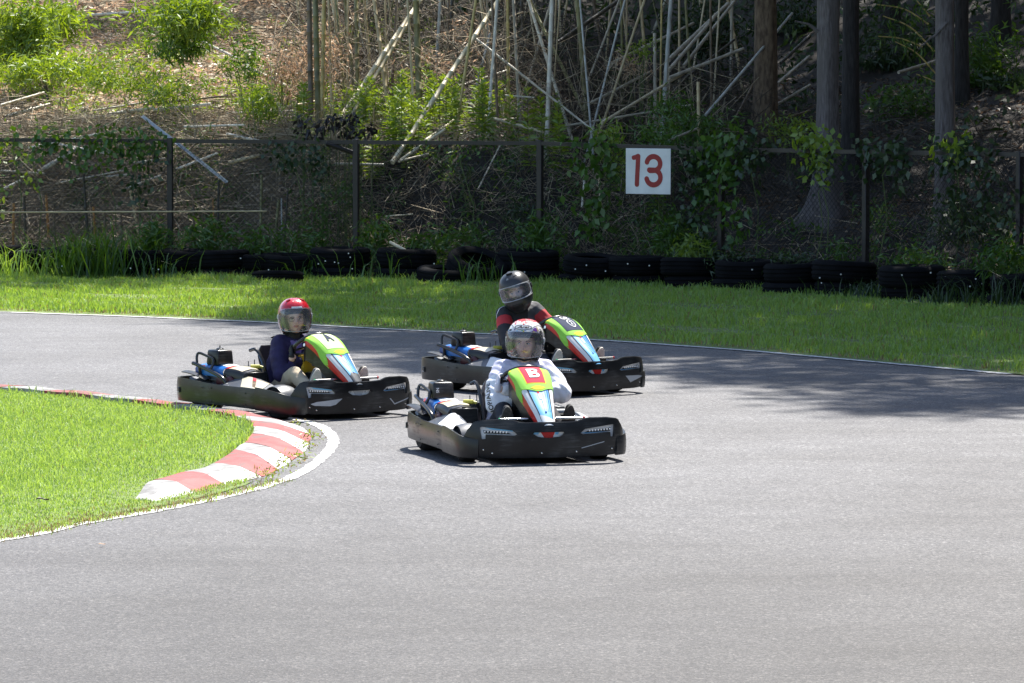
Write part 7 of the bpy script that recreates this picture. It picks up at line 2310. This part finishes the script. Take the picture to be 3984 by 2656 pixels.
DRV = {}
DRV['A'] = make_driver(KARTS['A'], 'driver in a shiny red open-face helmet, glasses, dark violet jacket and beige trousers', dict(
    lean_x=0.0, head=(0.012, 0.50, 0.740), shoulder=0.118, steer=6, wrinkle=0.0036, elbow=((-0.190, 0.405, 0.315), (0.25, 0.42, 0.33)), knee=((-0.175, 0.23, 0.325), (0.17, 0.23, 0.31)), yaw=-26, pitch=-2, roll=-2, look=-2, glasses=True,
    glove=M['black_glove'], jacket=[M['navy_cloth'], M['lit_violet_cloth']], jacket_pick=pick_navy, trousers=M['beige_cloth'], shoe=M['shoe'], sole=M['sole_white'], helmet=M['helmet_red'], visor=M['visor'], decor=decor_red, foot_turn=26, neckwear=True, cuff=0.06, collar=0.016, s=0.95, glove_len=0.03, baggy=1.06))
DRV['B'], jack_b = make_driver(KARTS['B'], 'driver in a white patterned open-face helmet and baggy pale lavender jacket with white gloves', dict(
    lean_x=0.1, head=(0.085, 0.48, 0.785), shoulder=0.150, steer=-6, elbow=((-0.165, 0.365, 0.372), (0.310, 0.36, 0.44)), knee=((-0.150, 0.22, 0.335), (0.17, 0.22, 0.315)), yaw=-25, pitch=0, roll=1, look=-4,
    glove=M['white_glove'], jacket=[M['white_cloth'], M['sleeve_cloth']], jacket_pick=pick_white, trousers=M['dark_cloth'], shoe=M['black_cloth'], sole=M['sole_black'], helmet=M['helmet_white'], visor=M['visor_smoke'], decor=decor_print, baggy=1.17, wrinkle=0.0050, foot_turn=8, cuff=0.06, collar=0.024))
DRV['C'] = make_driver(KARTS['C'], 'driver in a matt black full-face helmet and black jacket with red sleeve bands', dict(
    lean_x=-1.0, sh_up=0.035, head=(-0.070, 0.63, 0.835), shoulder=0.165, steer=4, elbow=((-0.285, 0.46, 0.40), (0.27, 0.44, 0.42)), knee=((-0.185, 0.25, 0.36), (0.18, 0.25, 0.35)), yaw=-46, pitch=4, roll=-17, look=-2,
    glove=M['black_glove'], jacket=[M['black_cloth'], M['lit_black_cloth'], M['red_cloth'], M['white']], jacket_pick=pick_black, trousers=M['dark_cloth'], shoe=M['black_cloth'], sole=M['sole_white'], helmet=M['helmet_black'], visor=M['visor'], decor=decor_black, full=True, trim=M['silver'], baggy=1.06, helmet_scale=1.05, collar=0.024, foot_turn=26))

# lettering down the sleeve of the pale jacket
def sleeve_text(jacket, txt, a, b, size, view, name='lettering', up_sign=1, bold=0.02):
    me = jacket.data
    bvh = BVHTree.FromPolygons([v.co.copy() for v in me.vertices], [tuple(p.vertices) for p in me.polygons])
    a, b = Vector(a), Vector(b)
    X = (b - a).normalized(); Nn = Vector(view).normalized(); Y = Nn.cross(X).normalized() * up_sign
    V, F = text_tris(txt, 1.0, bold, 0.0, 0.12)
    mb = MB(); c = (a + b) / 2
    vs = []
    for x, y in V:
        p = c + X * x * size + Y * y * size + Nn * 0.35
        hit = bvh.ray_cast(p, -Nn)
        q = hit[0] if hit[0] is not None else c + X * x * size + Y * y * size
        vs.append(q + Nn * 0.003)
    mb.add(vs, F)
    return mb.build(name, M['black_print'], jacket, smooth=0)


if True:
    view = Matrix.Rotation(-KARTS['B'].rotation_euler.z, 3, 'Z') @ Vector((-0.45, -1, 0.1))
    sleeve_text(jack_b, 'SHOP/ALIVE', (-0.158, 0.34, 0.290), (-0.236, 0.38, 0.50), 0.050, view)
    sleeve_text(jack_b, 'ALE', (-0.130, 0.29, 0.315), (-0.075, 0.27, 0.345), 0.040, view, bold=0.02)
